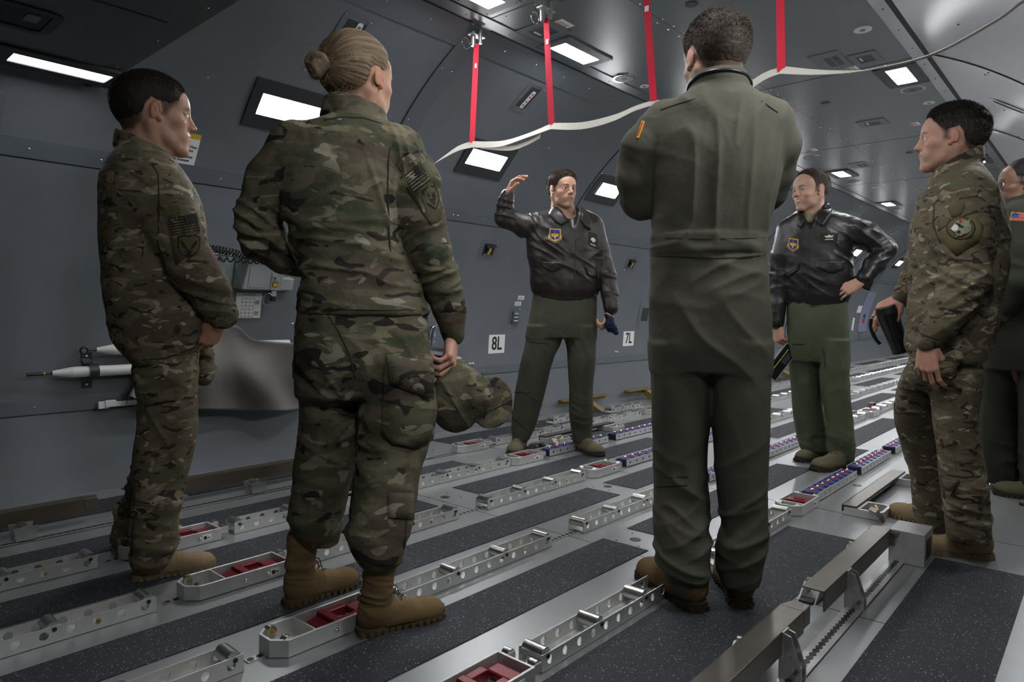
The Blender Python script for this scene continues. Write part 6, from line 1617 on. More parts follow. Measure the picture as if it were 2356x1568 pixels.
    Z_ = np.cross(X_, Y_); M = Matrix(((X_[0], Y_[0], Z_[0], o_[0]), (X_[1], Y_[1], Z_[1], o_[1]), (X_[2], Y_[2], Z_[2], o_[2]), (0, 0, 0, 1)))
    t = empty('tablet', M); tag(t, 'tablet computer in grey case hanging from the smiling man\'s hand', 'tablet')
    zf = 1 if (Vector(Z_).dot(Vector(-P.n)) > 0) else -1
    b = MB(); b.prism(rrect(.09, .255, .012), -.007, .007, mat('tablet_case', (.20, .20, .20), .5)); b.build('case', t, bevel=.002)
    b = MB(); b.prism(rrect(.078, .225, .004), .0071*zf, .0078*zf, mat('screen_glass', (.008, .009, .010), .08)); b.build('screen', t)
    b = MB(); b.box(-.014, -.010, -.07, .09, .0079*zf, .0082*zf, yellow); b.box(-.002, .030, -.0, .075, .0079*zf, .0082*zf, mat('screen_map', (.03, .035, .035), .3)); b.build('screen_lines', t)
    return P
# ============ left man, profile to the right
def man_left():
    P = Person((1.0, 2.50), 'person in camouflage uniform in profile at far left, hands clasped low in front, looking right')
    sk = (.36, .20, .135); D_ = (P.s, P.n)
    v = Vol((-.5, -.55, .60), (.62, .55, 1.66), .0062)
    v.loft(P.rings([(340, 275, 372, .17, 0), (356, 260, 392, .25, 0), (378, 245, 412, .34, 0), (410, 233, 436, .40, 0), (460, 226, 462, .43, 0), (520, 225, 474, .43, 0), (600, 231, 474, .41, 0), (680, 239, 477, .40, 0), (740, 248, 484, .40, 0), (775, 259, 484, .39, 0), (805, 280, 462, .37, 0), (832, 302, 420, .35, 0)]), *D_, k=0, cap=.0)
    v.chain([P.p(372, 440, -.16), P.p(405, 530, -.20), P.p(440, 610, -.21)], [.082, .076, .070], .04); v.chain([P.p(440, 610, -.21), P.p(482, 670, -.19), P.p(512, 722, -.16)], [.069, .060, .046], .02)
    v.chain([P.p(392, 440, .16), P.p(435, 600, .20), P.p(500, 720, .08)], [.08, .07, .05], .04)
    c = P.p(331, 352, 0); v.collar(c, .083, .082, *D_, c[2], .028, .0045, tilt=(-.50, 0), flare=-.1, k=.012, gap=None)
    fo = [(P.p(300, 480, -.2), (.15, .3, .2), P.d(.85, .45), .06, .007), (P.p(420, 560, -.25), (.1, .15, .12), P.d(.3, .95), .05, .006), (P.p(470, 650, -.22), (.1, .15, .1), P.d(.35, .93), .035, .009), (P.p(505, 710, -.15), .08, P.d(.5, .86), .03, .007), (P.p(300, 640, -.2), (.15, .3, .14), P.d(.3, .95), .06, .007),
          (P.p(330, 780, -.2), (.2, .3, .1), P.d(.4, .9), .06, .008), (P.p(330, 390, -.15), (.12, .2, .07), P.d(.6, .8), .05, .006), (P.p(440, 740, -.2), (.08, .2, .1), P.d(.9, .3), .035, .006)]
    P.cloth('camouflage_jacket', v, mcam, .0035, 6, fo, 21)
    dz = P.decal
    dz('hem_seam', [([(306, 828), (380, 822), (440, 800), (484, 768), (484, 770), (441, 803), (380, 825), (306, 831)], seam_m, .0004)], sub=2)
    dz('sleeve_seam', [([(352, 378), (366, 400), (368, 470), (365, 560), (392, 640), (391, 642), (362, 560), (365, 470), (363, 401), (350, 380)], seam_m, .0004)], sub=2)
    dz('pocket_panel', [([(376, 476), (452, 484), (472, 560), (404, 612)], cloth('panel_olive', (.085, .072, .042), .1, .3), .001)], sub=2)
    flag(P, 'flag_patch', (384, 504), (64, -12), (12, 38), ((.02,)*3 and dk_p, olive_p, dk_p), olive_p, rev=True, label='subdued black and olive flag patch')
    P.decal('name_tape', [([(378, 479), (412, 472), (416, 492), (382, 499)], olive_p, .002)], sub=1)
    em = lambda pts: [(434+x*26, 567+y*28) for x, y in pts]
    P.decal('emblem_patch', [(em([(-1, -.8), (-.5, -1), (0, -.9), (.5, -1), (1, -.8), (1, 0), (.7, .6), (0, 1), (-.7, .6), (-1, 0)]), dk_p, .0015), (em([(-.85, -.7), (-.4, -.85), (0, -.75), (.4, -.85), (.85, -.7), (.85, 0), (.6, .5), (0, .82), (-.6, .5), (-.85, 0)]), olive_p, .0026),
                            (em([(-.75, -.55), (-.45, -.35), (-.15, .1), (-.1, .35), (-.45, .1), (-.7, -.2)]), dk_p, .0036), (em([(.75, -.55), (.45, -.35), (.15, .1), (.1, .35), (.45, .1), (.7, -.2)]), dk_p, .0036), (em([(0, .15), (.12, .4), (.4, .42), (.18, .56), (.25, .8), (0, .65), (-.25, .8), (-.18, .56), (-.4, .42), (-.12, .4)]), dk_p, .0036)], sub=1)
    v = Vol((-.42, -.4, .05), (.42, .42, 1.0), .0066)
    v.loft(P.rings([(772, 292, 462, .32, 0), (800, 298, 460, .34, 0), (840, 304, 456, .34, 0), (872, 310, 455, .28, 0)]), *D_, k=0)
    v.loft(P.rings([(850, 306, 456, .20, -.09), (896, 313, 455, .19, -.09), (940, 318, 457, .185, -.09), (982, 320, 457, .18, -.09), (1040, 309, 448, .18, -.09), (1100, 306, 433, .18, -.10), (1145, 306, 424, .18, -.11), (1200, 305, 408, .18, -.12), (1250, 300, 410, .175, -.12), (1290, 300, 392, .16, -.12)]), *D_, k=.02)
    v.loft(P.rings([(850, 312, 456, .20, .09), (950, 315, 452, .19, .09), (1040, 304, 440, .18, .10), (1097, 294, 405, .17, .15), (1162, 276, 390, .17, .19), (1200, 263, 372, .17, .21), (1235, 254, 352, .16, .21), (1254, 262, 345, .14, .21)]), *D_, k=.02)
    fo = [(P.p(380, 870, -.2), (.2, .2, .08), P.d(.4, .9), .06, .007), (P.p(350, 1000, -.2), (.12, .2, .2), P.d(.9, .4), .06, .007), (P.p(360, 1180, -.2), (.12, .2, .14), P.d(.3, .95), .05, .009), (P.p(350, 1260, -.2), (.12, .2, .08), P.d(.2, .98), .04, .009), (P.p(285, 1150, .1), (.1, .2, .16), P.d(.4, .9), .05, .008)]
    P.cloth('camouflage_trousers', v, mcam, .0035, 7, fo, 24)
    P.decal('pocket_flap', [([(330, 902), (440, 884), (446, 914), (334, 934)], mcam, .004)], sub=2, th=.002)
    P.decal('side_seam', [([(310, 1060), (312, 1060), (308, 1200), (304, 1280), (301, 1280), (306, 1200)], seam_m, .0004), ([(306, 1147), (420, 1149), (420, 1151), (306, 1149)], seam_m, .0004)], sub=2)
    f = P.s*.985+P.n*.10-U*.01; M = frame_from(f, U, P.p(357, 266, -.0), 1.13)
    HB = HP.copy(); HB[0] = (.080, .082); HB[1] = (.066, .058); HB[2] = (.056, .030); HB[3] = (.036, .010)
    add_head(P, M, dict(T=.008, nstr=30000, slen=.009, seed=12), skin=sk, hair=(.012, .009, .007), stubble=.1, fat=.003, hairpoly=HB, neckr=1.05)
    V, F = inner_body(P, [([P.p(325, 350), P.p(340, 440), P.p(350, 640), P.p(375, 800)], [.065, .10, .10, .10]), ([P.p(375, 810, -.05), P.p(385, 900, -.09), P.p(370, 1060, -.09), P.p(348, 1270, -.12)], [.08, .07, .055, .04]), ([P.p(375, 810, .05), P.p(380, 900, .09), P.p(355, 1060, .12), P.p(305, 1235, .21)], [.08, .07, .055, .04]),
                          ([P.p(372, 440, -.16), P.p(440, 610, -.21), P.p(509, 726, -.16)], [.05, .04, .03]), ([P.p(392, 440, .16), P.p(435, 600, .20), P.p(498, 718, .08)], [.05, .04, .03])])
    P.body.append((V, F, np.tile(np.array(sk), (len(V), 1))))
    P.body.append(make_hand(P.p(505, 738, -.15), -U*.86-P.s*.42+P.n*.3, -P.n*.8+P.s*.5, -1, curl=(30, 40, 25), thumb=(.3, 30), skin=sk, size=.95))
    P.body.append(make_hand(P.p(496, 732, .05), -U*.9-P.s*.25-P.n*.3, P.n*.6+P.s*.8, 1, curl=(40, 50, 30), thumb=(.4, 30), skin=sk, size=.95))
    g = P.G
    boot(P, onfloor(306, 1335)-g, onfloor(497, 1303)-g, 0, suede2, sole_s, .17, 1.05, seed=7)
    boot(P, onfloor(262, 1272)-g, onfloor(424, 1232)-g, 0, suede2, sole_s, .17, 1.05, seed=8)
    P.skinmesh()
    W_ = P.G+P.p(470, 842, .02); v = Vol((-.1, -.1, -.12), (.1, .1, .12), .004); v.ell((0, 0, 0), (.035, .045, .070), 0); v.cone((-.01, 0, -.02), (.01, .02, .07), .03, .02, .03)
    V, F = v.mesh(); V = wrinkle(V, F, .006, 18, (), 3, stretch=(1, 1, 1)); o = mesh_obj('patrol_cap', V, F, mcam, None, None, W_); tag(o, 'folded camouflage cap dangling from the clasped hands of the left man', 'cap')
    return P

# ============ blonde woman from behind
def woman():
    P = Person((1.17, 1.73), 'person with blonde hair bun in camouflage uniform seen from behind, left hand on hip')
    sk = (.44, .25, .17); D_ = (P.s, P.n)
    v = Vol((-.50, -.5, .80), (.52, .5, 1.62), .0058)
    v.loft(P.rings([(262, 768, 878, .15, .0), (280, 742, 890, .185, 0), (296, 705, 916, .215, 0), (318, 672, 938, .24, 0), (350, 652, 945, .26, 0), (400, 648, 930, .28, 0), (450, 650, 915, .285, 0), (510, 660, 914, .275, 0), (560, 676, 922, .26, 0), (600, 692, 938, .255, 0), (640, 692, 955, .27, 0), (680, 684, 972, .30, 0), (712, 680, 984, .315, 0), (724, 682, 984, .315, 0)]), *D_, k=0)
    v.chain([P.p(680, 340, 0), P.p(630, 410, .02), P.p(594, 500, .05)], [.076, .070, .063], .04); v.chain([P.p(594, 500, .05), P.p(606, 545, .07), P.p(652, 590, .10), P.p(695, 606, .14)], [.062, .060, .052, .045], .02)
    v.chain([P.p(918, 345, 0), P.p(955, 420, -.02), P.p(968, 500, -.03)], [.074, .069, .066], .04); v.chain([P.p(968, 500, -.03), P.p(985, 570, -.03), P.p(1012, 650, .0), P.p(1035, 715, .02), P.p(1042, 768, .03)], [.066, .062, .057, .047, .035], .02)
    c = P.p(818, 266, 0.01); v.collar(c, .090, .082, *D_, c[2], .026, .0045, tilt=(-.20, -.12), flare=-.2, k=.004)
    fo = [(P.p(790, 610, -.13), (.25, .2, .10), P.d(.12, 1), .04, .009), (P.p(790, 540, -.13), (.2, .2, .06), P.d(-.2, 1), .045, .006), (P.p(905, 430, -.1), (.07, .2, .16), P.d(.95, .25), .04, .009), (P.p(690, 480, -.1), (.08, .2, .14), P.d(.8, -.5), .045, .007), (P.p(600, 540, .0), .12, P.d(.6, .8), .035, .009), (P.p(640, 600, .05), .1, P.d(.8, .5), .035, .008),
          (P.p(985, 590, -.06), (.1, .15, .14), P.d(-.35, .93), .045, .008), (P.p(1020, 660, -.04), .08, P.d(-.3, .95), .032, .007), (P.p(960, 400, -.06), .1, P.d(.3, .9), .06, .005), (P.p(830, 690, -.13), (.2, .2, .05), P.d(.3, 1), .05, .005), (P.p(780, 400, -.13), (.18, .2, .1), P.d(.4, .9), .08, .004)]
    fo = [(a_, b_, c_, d_, e_*1.5) for a_, b_, c_, d_, e_ in fo]
    P.cloth('camouflage_jacket', v, ocp, .004, 6, fo, 31)
    P.decal('collar_seam', [([(744, 276), (790, 268), (840, 271), (880, 284), (880, 286), (840, 273), (790, 270), (744, 278)], seam_m, .0004)], sub=3)
    P.decal('back_seams', [([(912, 330), (897, 345), (893, 420), (896, 520), (901, 600), (899, 600), (893, 520), (890, 420), (894, 344), (911, 328)], seam_m, .0004), ([(682, 706), (780, 711), (880, 712), (984, 712), (984, 714), (880, 714.5), (780, 713.5), (682, 708)], seam_m, .0004)], sub=2)
    P.decal('sleeve_panel', [([(920, 408), (985, 364), (1018, 480), (1008, 512), (990, 518), (968, 486)], cloth('panel_olive2', (.075, .068, .038), .1, .3), .0012)], sub=2, label='olive sleeve pocket panel')
    flag(P, 'flag_patch', (930, 404), (36, -28), (24, 38), (dk_p, lt_p, dk_p), olive_p, rev=True, label='dark and tan flag patch on right sleeve')
    P.decal('name_tape', [([(910, 378), (937, 358), (951, 370), (924, 394)], olive_p, .002), ([(926, 366), (944, 352), (958, 366), (938, 380)], lt_p, .002)], sub=1)
    em = lambda pts: [(993+x*15+y*9, 456+y*27-x*7) for x, y in pts]
    P.decal('emblem_patch', [(em([(-1, -.9), (0, -1.05), (1, -.9), (1, .3), (0, 1.05), (-1, .3)]), dk_p, .0015), (em([(-.8, -.75), (0, -.88), (.8, -.75), (.8, .2), (0, .85), (-.8, .2)]), olive_p, .0026), (em([(-.6, -.5), (-.1, .1), (0, -.2), (.1, .1), (.6, -.5), (.4, .2), (0, .6), (-.4, .2)]), dk_p, .0036)], sub=1)
    v = Vol((-.42, -.42, .05), (.42, .45, 1.02), .0062)
    v.loft(P.rings([(700, 686, 978, .28, 0), (735, 681, 983, .30, 0), (800, 678, 987, .32, 0), (850, 679, 990, .31, 0), (905, 685, 992, .24, 0)]), *D_, k=0)
    v.loft(P.rings([(830, 680, 838, .26, .04), (909, 687, 832, .23, .05), (1000, 690, 826, .21, .06), (1048, 681, 820, .21, .07), (1098, 675, 809, .21, .08), (1148, 670, 797, .20, .09), (1195, 666, 788, .20, .10), (1222, 675, 784, .18, .10), (1246, 700, 776, .13, .10)]), *D_, k=.02)
    v.loft(P.rings([(830, 828, 992, .27, -.04), (900, 827, 995, .25, -.04), (964, 827, 998, .24, -.05), (1018, 827, 985, .22, -.05), (1088, 818, 966, .21, -.09), (1130, 812, 959, .21, -.11), (1197, 803, 948, .21, -.13), (1240, 800, 937, .20, -.14), (1266, 811, 931, .19, -.14), (1292, 830, 916, .15, -.14)]), *D_, k=.02)
    fo = [(P.p(820, 860, -.16), (.18, .2, .10), P.d(.75, .65), .06, .008), (P.p(740, 1000, 0), (.12, .25, .2), P.d(.6, .8), .06, .007), (P.p(870, 1060, -.15), (.12, .2, .1), P.d(.1, 1), .04, .009), (P.p(870, 1240, -.1), (.12, .2, .07), P.d(.3, .95), .035, .011), (P.p(730, 1210, .0), (.12, .25, .07), P.d(.35, .93), .035, .011), (P.p(740, 820, -.1), (.14, .25, .1), P.d(.5, .8), .06, .005), (P.p(930, 980, -.15), (.1, .2, .1), P.d(-.3, .95), .05, .006)]
    P.cloth('camouflage_trousers', v, ocp, .0030, 6.5, fo, 34)
    P.decal('cargo_pocket', [([(884, 815), (940, 828), (990, 850), (1000, 940), (990, 1010), (950, 1028), (900, 1018), (876, 985), (880, 900)], ocp, .010)], sub=2, th=.004)
    P.decal('pocket_flap', [([(884, 813), (940, 826), (990, 848), (987, 916), (930, 895), (893, 880)], ocp, .018)], sub=2, th=.003)
    P.decal('shin_pocket', [([(893, 1132), (952, 1134), (950, 1194), (892, 1190)], ocp, .004)], sub=2, th=.002)
    P.decal('trouser_seams', [([(825, 1010), (817, 1120), (806, 1190), (803, 1190), (813, 1120), (822, 1010)], seam_m, .0004), ([(750, 716), (780, 760), (806, 816), (818, 870), (816, 870), (803, 818), (778, 762), (748, 717)], seam_m, .0004), ([(951, 1134), (953, 1134), (935, 1200), (930, 1262), (928, 1262), (933, 1200)], seam_m, .0004)], sub=2)
    f = P.s*.74+P.n*.67+U*.02; M = frame_from(f, U, P.p(829, 188, .06), 1.05)
    HB = np.array([(.074, .072), (.060, .045), (.040, .028), (.012, .020), (-.012, .030), (-.030, .018), (-.038, -.028), (-.052, -.062), (-.14, -.064), (-.16, .05), (-.10, .17), (.05, .17), (.10, .12)])
    hc = (.150, .105, .062)
    add_head(P, M, None, skin=sk, hair=hc, female=True, hairpoly=HB, neckr=.90, brow=(.10, .07, .04), stubble=0)
    # swept back hair with a low bun
    h = .003; hv = Vol((-.16, -.11, -.09), (.12, .11, .16), h); cranium(hv, .001, 1.0, 0); r, X, Y, Z = hv.sl(hv.lo, hv.lo+hv.h*hv.n, 0)
    XX = np.broadcast_to(X, hv.d.shape)[:, 0, :]; ZZ = np.broadcast_to(Z, hv.d.shape)[:, 0, :]; m2 = poly_in(XX.ravel().astype(float), ZZ.ravel().astype(float), HB).reshape(XX.shape)
    hv.d = np.maximum(hv.d-(.013*sstep(-.001, .035, m2)-.004*(m2 < 0)).astype(np.float32)[:, None, :], (-(m2+.001)).astype(np.float32)[:, None, :])
    V, F = hv.mesh(); B = np.array([-.125, 0, .005]); N_ = vnormals(V, F); q = V-B; q /= np.linalg.norm(q, axis=1)[:, None]
    phi = np.arctan2(q[:, 1], q[:, 2]); coord = np.stack([np.cos(phi)*9, np.sin(phi)*9, q[:, 0]*.8], 1)
    st = noise3(coord*2.2, 2); st2 = noise3(coord*6.5, 3); V = V+N_*(.0018*st+.0011*st2)[:, None]
    C = np.array(hc)*(1+.45*st+.5*st2)[:, None]; mesh_obj('hair', xf(V, M), F, hair_m, P.obj, np.clip(C, .01, 1))
    bv = Vol((-.06, -.06, -.06), (.06, .06, .06), .003); bv.ell((0, 0, 0), (.030, .034, .034), 0)
    rs = np.random.RandomState(2)
    V, F = bv.mesh(); r_ = np.linalg.norm(V, axis=1); th = np.arctan2(V[:, 1], V[:, 2]); sw = np.sin(th*2+V[:, 0]*90+r_*60); V = V+vnormals(V, F)*(.0035*sw+.0015*noise3(V*120, 4))[:, None]
    C = np.array(hc)*(.8+.35*sw+.3*noise3(V*160, 6))[:, None]; V = V+np.array([-.150, .010, .006]); mesh_obj('hair_bun', xf(V, M), F, hair_m, P.obj, np.clip(C, .01, 1))
    b = MB()
    for i in range(150):      # loose strands round the bun and nape
        if i < 90: a = rs.rand()*6.28; el = rs.uniform(-1, 1); c_ = np.array([-.150+.030*math.sqrt(1-el*el)*math.cos(a)-.0, .010+.034*math.sqrt(1-el*el)*math.sin(a), .006+.034*el]); d_ = np.cross(c_-np.array([-.150, .01, .006]), rs.normal(0, 1, 3)); d_ /= np.linalg.norm(d_); nn_ = (c_-np.array([-.150, .01, .006]))/.033
        else: c_ = np.array([rs.uniform(-.10, -.055), rs.uniform(-.05, .05), rs.uniform(-.07, -.03)]); d_ = np.array([-.4, rs.normal(0, .3), -.8]); nn_ = np.array([-1, 0, -.2])
        pts = [c_+d_*t_*.018+nn_*(.010*math.sin(t_*1.2)*rs.uniform(.4, 1.1)) for t_ in np.linspace(0, 2.2, 6)]
        b.tube([tuple(q_) for q_ in pts], .00035, mat('hair_strand', hc, .5), 3)
    b.v = [tuple(q_) for q_ in xf(np.array(b.v), M)]; b.build('loose_strands', P.obj)
    V, F = inner_body(P, [([P.p(822, 270), P.p(800, 350), P.p(810, 560), P.p(835, 780)], [.055, .09, .085, .10]), ([P.p(835, 800, .02), P.p(760, 860, .04), P.p(755, 1020, .07), P.p(735, 1230, .1)], [.08, .08, .06, .04]), ([P.p(835, 800, -.02), P.p(905, 870, -.04), P.p(900, 1050, -.08), P.p(872, 1270, -.14)], [.08, .08, .06, .04]),
                          ([P.p(680, 340), P.p(594, 500, .05), P.p(652, 590, .10), P.p(700, 606, .15)], [.05, .04, .035, .028]), ([P.p(918, 345), P.p(968, 500, -.03), P.p(1012, 650, 0), P.p(1042, 775, .03)], [.05, .042, .036, .026])])
    P.body.append((V, F, np.tile(np.array(sk), (len(V), 1))))
    skh = (.50, .27, .20)
    P.body.append(make_hand(P.p(1042, 780, .03), -U*.74-P.n*.50-P.s*.12, P.s*.88-P.n*.30, 1, curls=[(48, 55, 30), (52, 55, 30), (55, 55, 30), (58, 55, 30)], thumb=(.55, 35), skin=skh, size=.98, spread=.06))
    P.body.append(make_hand(P.p(700, 607, .16), P.s*.7+P.n*.7-U*.1, -P.s*.4+U*.8, 1, curl=(15, 20, 10), skin=skh, size=.92))
    g = P.G
    boot(P, onfloor(826, 1462)-g, onfloor(1020, 1412)-g, 0, suede, sole_m, .225, 1.08, seed=9, foldamp=.008, lean=.016)
    boot(P, onfloor(688, 1385)-g, onfloor(822, 1338)-g, 0, suede, sole_m, .225, 1.08, seed=10, foldamp=.008, lean=.01, size=.262)
    b = MB(); R_ = P.p(1053, 823, .03); b.tube([(R_[0]+.011*math.cos(a), R_[1]+.011*math.sin(a), R_[2]+.002*math.sin(a)) for a in [2*math.pi*i/16 for i in range(16)]], .0014, chrome, 6, closed=True); b.build('ring', P.obj, label='silver ring')
    P.skinmesh()
    # water bottle
    top = P.G+P.p(1014, 746, .03); bot = P.G+P.p(998, 868, .06); ax = bot-top; Lb = np.linalg.norm(ax); ax = ax/Lb
    Mb = Matrix(((1, 0, 0, 0), (0, 1, 0, 0), (0, 0, 1, 0), (0, 0, 0, 1))); q = Vector((0, 0, -1)).rotation_difference(Vector(ax)).to_matrix().to_4x4(); q.translation = Vector(top)
    t = empty('water_bottle', q); tag(t, 'clear plastic water bottle with blue label held in the woman\'s right hand', 'bottle')
    gl = bpy.data.materials.new('bottle_plastic'); gl.use_nodes = True; pb = gl.node_tree.nodes['Principled BSDF']; pb.inputs['Transmission Weight'].default_value = 1; pb.inputs['Roughness'].default_value = .05; pb.inputs['IOR'].default_value = 1.18; pb.inputs['Base Color'].default_value = (.9, .95, 1, 1)
    prof = [(.0, .012), (.012, .030), (.016, .032), (.05, .031), (.056, .029), (.064, .031), (.10, .031), (.13, .030), (.165, .024), (.185, .013), (.200, .0125)]
    b = MB(); n = 28; vs = []
    for z, r_ in prof:
        for i in range(n): a = 2*math.pi*i/n; rr_ = r_*(1+.03*math.cos(a*6)*(z < .06)); vs.append((rr_*math.cos(a), rr_*math.sin(a), -z))
    b.add(vs, [(j*n+i, (j+1)*n+i, (j+1)*n+(i+1) % n, j*n+(i+1) % n) for j in range(len(prof)-1) for i in range(n)]+[tuple(range(n))], gl, None, True); b.build('shell', t)
    b = MB(); b.cyl((0, 0, -.092), (0, 0, -.150), .0314, blue_p, r1=.029, n=28, caps=False); b.cyl((0, 0, -.080), (0, 0, -.092), .0316, label_w, n=28, caps=False); b.build('label', t)
    b = MB(); b.cyl((0, 0, -.198), (0, 0, -.212), .014, white_pl, n=20); b.build('cap', t)
    # camouflage cap, crown and brim
    W_ = P.G+P.p(1052, 918, -.01); ux = P.s; uz = U; un = -P.n
    t = bpy.data.objects.new('patrol_cap', bpy.data.meshes.new('x')); 
    h = .0035; v = Vol((-.14, -.14, -.14), (.22, .14, .14), h)
    loc = lambda r_, u_, n_: tuple(P.s*r_+U*u_+P.n*n_)
    Rm = [list(P.s), list(P.n), [0, 0, 1]]
    v.ell(loc(-.004, -.004, .0), (.078, .062, .098), 0, R=Rm)
    v.cone(loc(.045, .02, .0), loc(.075, .01, -.0), .066, .062, .04, (P.s, .55))
    v.cone(loc(.000, .085, .01), loc(.010, .108, .02), .026, .016, .03)
    V, F = v.mesh(); V = wrinkle(V, F, .0035, 11, [((0, 0, 0), .12, P.d(.8, .5), .05, .004)], 5, stretch=(1, 1, 1)); o = mesh_obj('patrol_cap', V, F, ocp, None, None, W_); tag(o, 'camouflage patrol cap hanging brim outwards from the woman\'s hand', 'cap')
    v = Vol((-.02, -.14, -.12), (.22, .14, .12), h); Rb = [list(P.s*.94+P.n*.34), list(-P.s*.34+P.n*.94), [0, 0, 1]]
    v.ell(loc(.105, -.010, -.005), (.062, .016, .074), 0, R=Rb); v.ell(loc(.09, -.005, .035), (.10, .022, .10), .01, R=Rb, op='s')
    v = Vol((-.05, -.16, -.14), (.26, .16, .14), h); v.ell(loc(.108, -.012, -.01), (.080, .008, .082), 0, R=Rb)
    V, F = v.mesh(); V = wrinkle(V, F, .0015, 14, (), 8, stretch=(1, 1, 1)); mesh_obj('brim', V, F, ocp, o)
    b = MB(); pts = [Vector(loc(.078+.0*a, .074*math.cos(a)+.004, .058*math.sin(a))) for a in [2*math.pi*i/40 for i in range(40)]]; b.tube(pts, .0018, seam_m, 6, closed=True); b.build('crown_seam', o)
    return P

# ============ camouflaged man at right, profile to the left
def man_right():
    P = Person((3.08, .49), 'person in camouflage at right, profile facing left, holding black mug and cap')
    sk = (.45, .25, .18); D_ = (P.s, P.n)
    v = Vol((-.52, -.55, .60), (.52, .58, 1.72), .0062)
    v.loft(P.rings([(368, 2172, 2248, .15, 0), (388, 2158, 2262, .22, 0), (410, 2142, 2279, .31, 0), (440, 2124, 2296, .38, 0), (480, 2103, 2312, .42, 0), (520, 2092, 2322, .43, 0), (570, 2090, 2325, .42, 0), (640, 2090, 2320, .40, 0), (702, 2087, 2310, .39, 0), (760, 2084, 2297, .38, 0), (800, 2083, 2284, .38, 0), (830, 2100, 2270, .37, 0)]), *D_, k=0)
    v.chain([P.p(2232, 450, -.16), P.p(2220, 550, -.20), P.p(2222, 630, -.21)], [.084, .078, .073], .04); v.chain([P.p(2222, 630, -.21), P.p(2196, 700, -.22), P.p(2160, 750, -.235), P.p(2138, 784, -.24)], [.072, .060, .050, .041], .02)
    v.chain([P.p(2160, 470, .15), P.p(2125, 600, .22), P.p(2082, 680, .2)], [.08, .062, .046], .04)
    c = P.p(2200, 390, 0); v.collar(c, .082, .082, *D_, c[2], .028, .0045, tilt=(.62, 0), flare=-.1, k=.012)
    fo = [(P.p(2240, 640, -.25), (.12, .2, .12), P.d(.6, .8), .05, .010), (P.p(2180, 700, -.22), (.1, .2, .12), P.d(-.6, .8), .045, .009), (P.p(2290, 600, -.1), (.1, .2, .2), P.d(.9, .35), .05, .007), (P.p(2120, 620, -.1), (.08, .2, .2), P.d(.9, -.3), .05, .006), (P.p(2200, 420, -.2), (.14, .2, .07), P.d(.4, .9), .05, .006), (P.p(2250, 790, -.2), (.1, .2, .08), P.d(.7, .6), .06, .006), (P.p(2215, 530, -.25), (.1, .2, .12), P.d(.5, .85), .055, .007)]
    P.cloth('camouflage_jacket', v, mcam, .0032, 6, fo, 41)
    P.decal('sleeve_seam', [([(2150, 470), (2149, 520), (2166, 560), (2164, 561), (2146, 520), (2148, 470)], seam_m, .0004)], sub=2)
    P.decal('hook_patch', [([(2180, 478), (2196, 459), (2222, 470), (2212, 494), (2190, 500)], olive_p, .0012), ([(2158, 505), (2170, 497), (2186, 502), (2180, 520), (2160, 532)], olive_p, .0012)], sub=2, label='olive hook and loop squares on sleeve')
    P.decal('sleeve_pocket', [([(2152, 536), (2206, 500), (2244, 498), (2264, 520), (2252, 556), (2200, 590)], cloth('panel_olive3', (.11, .092, .045), .1, .3), .0010)], sub=2, label='olive sleeve pocket panel')
    cir = lambda r_, n=28, ox=0, oy=0: [(2211+ox+r_*1.04*math.cos(2*math.pi*i/n), 525+oy+r_*.84*math.sin(2*math.pi*i/n)) for i in range(n)]
    q = lambda pts: [(2211+x, 525+y) for x, y in pts]
    P.decal('round_emblem', [(cir(32), dk_p, .002), (cir(29), olive_p, .003), (cir(20, 28, 3, -2), grn_p, .004), (q([(-22, 2), (-14, -8), (-4, -6), (-6, 4), (-14, 8)]), whp, .005), (q([(-12, -12), (-2, -8), (8, -2), (4, 0), (-6, -4)]), dk_p, .0055), (q([(-5, -22), (3, -14), (-3, -10)]), redp, .0055),
                            (q([(6, 2), (18, -20), (20, -18), (12, 4)]), lt_p, .0055), (cir(9, 16, -2, 10), lt_p, .0050), (cir(4, 12, -4, 9), dk_p, .006), (q([(-12, 18), (-4, 13), (-3, 15), (-11, 21)]), lt_p, .0055)], sub=1, th=.0008, label='round olive and grey emblem patch')
    P.decal('pen', [([(2138, 540), (2141, 541), (2150, 553), (2148, 555)], chrome, .004)], sub=0)
    P.decal('cuff_seam', [([(2106, 756), (2130, 770), (2160, 780), (2160, 782), (2130, 772.5), (2105, 758)], seam_m, .0004)], sub=2)
    v = Vol((-.46, -.42, .05), (.42, .46, 1.02), .0066)
    v.loft(P.rings([(790, 2096, 2270, .32, 0), (830, 2090, 2263, .34, 0), (860, 2078, 2258, .33, 0), (895, 2070, 2258, .26, 0)]), *D_, k=0)
    v.loft(P.rings([(850, 2110, 2262, .20, -.09), (900, 2135, 2258, .195, -.09), (950, 2146, 2255, .19, -.09), (1000, 2151, 2256, .185, -.09), (1046, 2158, 2262, .185, -.09), (1095, 2163, 2273, .19, -.09), (1150, 2168, 2277, .19, -.09), (1200, 2175, 2279, .185, -.09), (1240, 2180, 2280, .17, -.09)]), *D_, k=.02)
    v.loft(P.rings([(850, 2078, 2190, .20, .09), (890, 2064, 2186, .19, .10), (950, 2056, 2172, .19, .11), (1019, 2070, 2172, .18, .16), (1081, 2091, 2182, .175, .20), (1150, 2099, 2184, .17, .23), (1198, 2107, 2180, .16, .24), (1214, 2114, 2176, .14, .24)]), *D_, k=.02)
    fo = [(P.p(2200, 900, -.2), (.14, .2, .1), P.d(.6, .8), .06, .007), (P.p(2210, 1110, -.2), (.12, .2, .08), P.d(.15, 1), .045, .009), (P.p(2225, 1200, -.2), (.12, .2, .09), P.d(.3, .95), .045, .010), (P.p(2125, 1100, .1), (.1, .2, .2), P.d(.7, .7), .05, .009), (P.p(2190, 1000, -.2), (.12, .2, .12), P.d(.9, .3), .06, .005)]
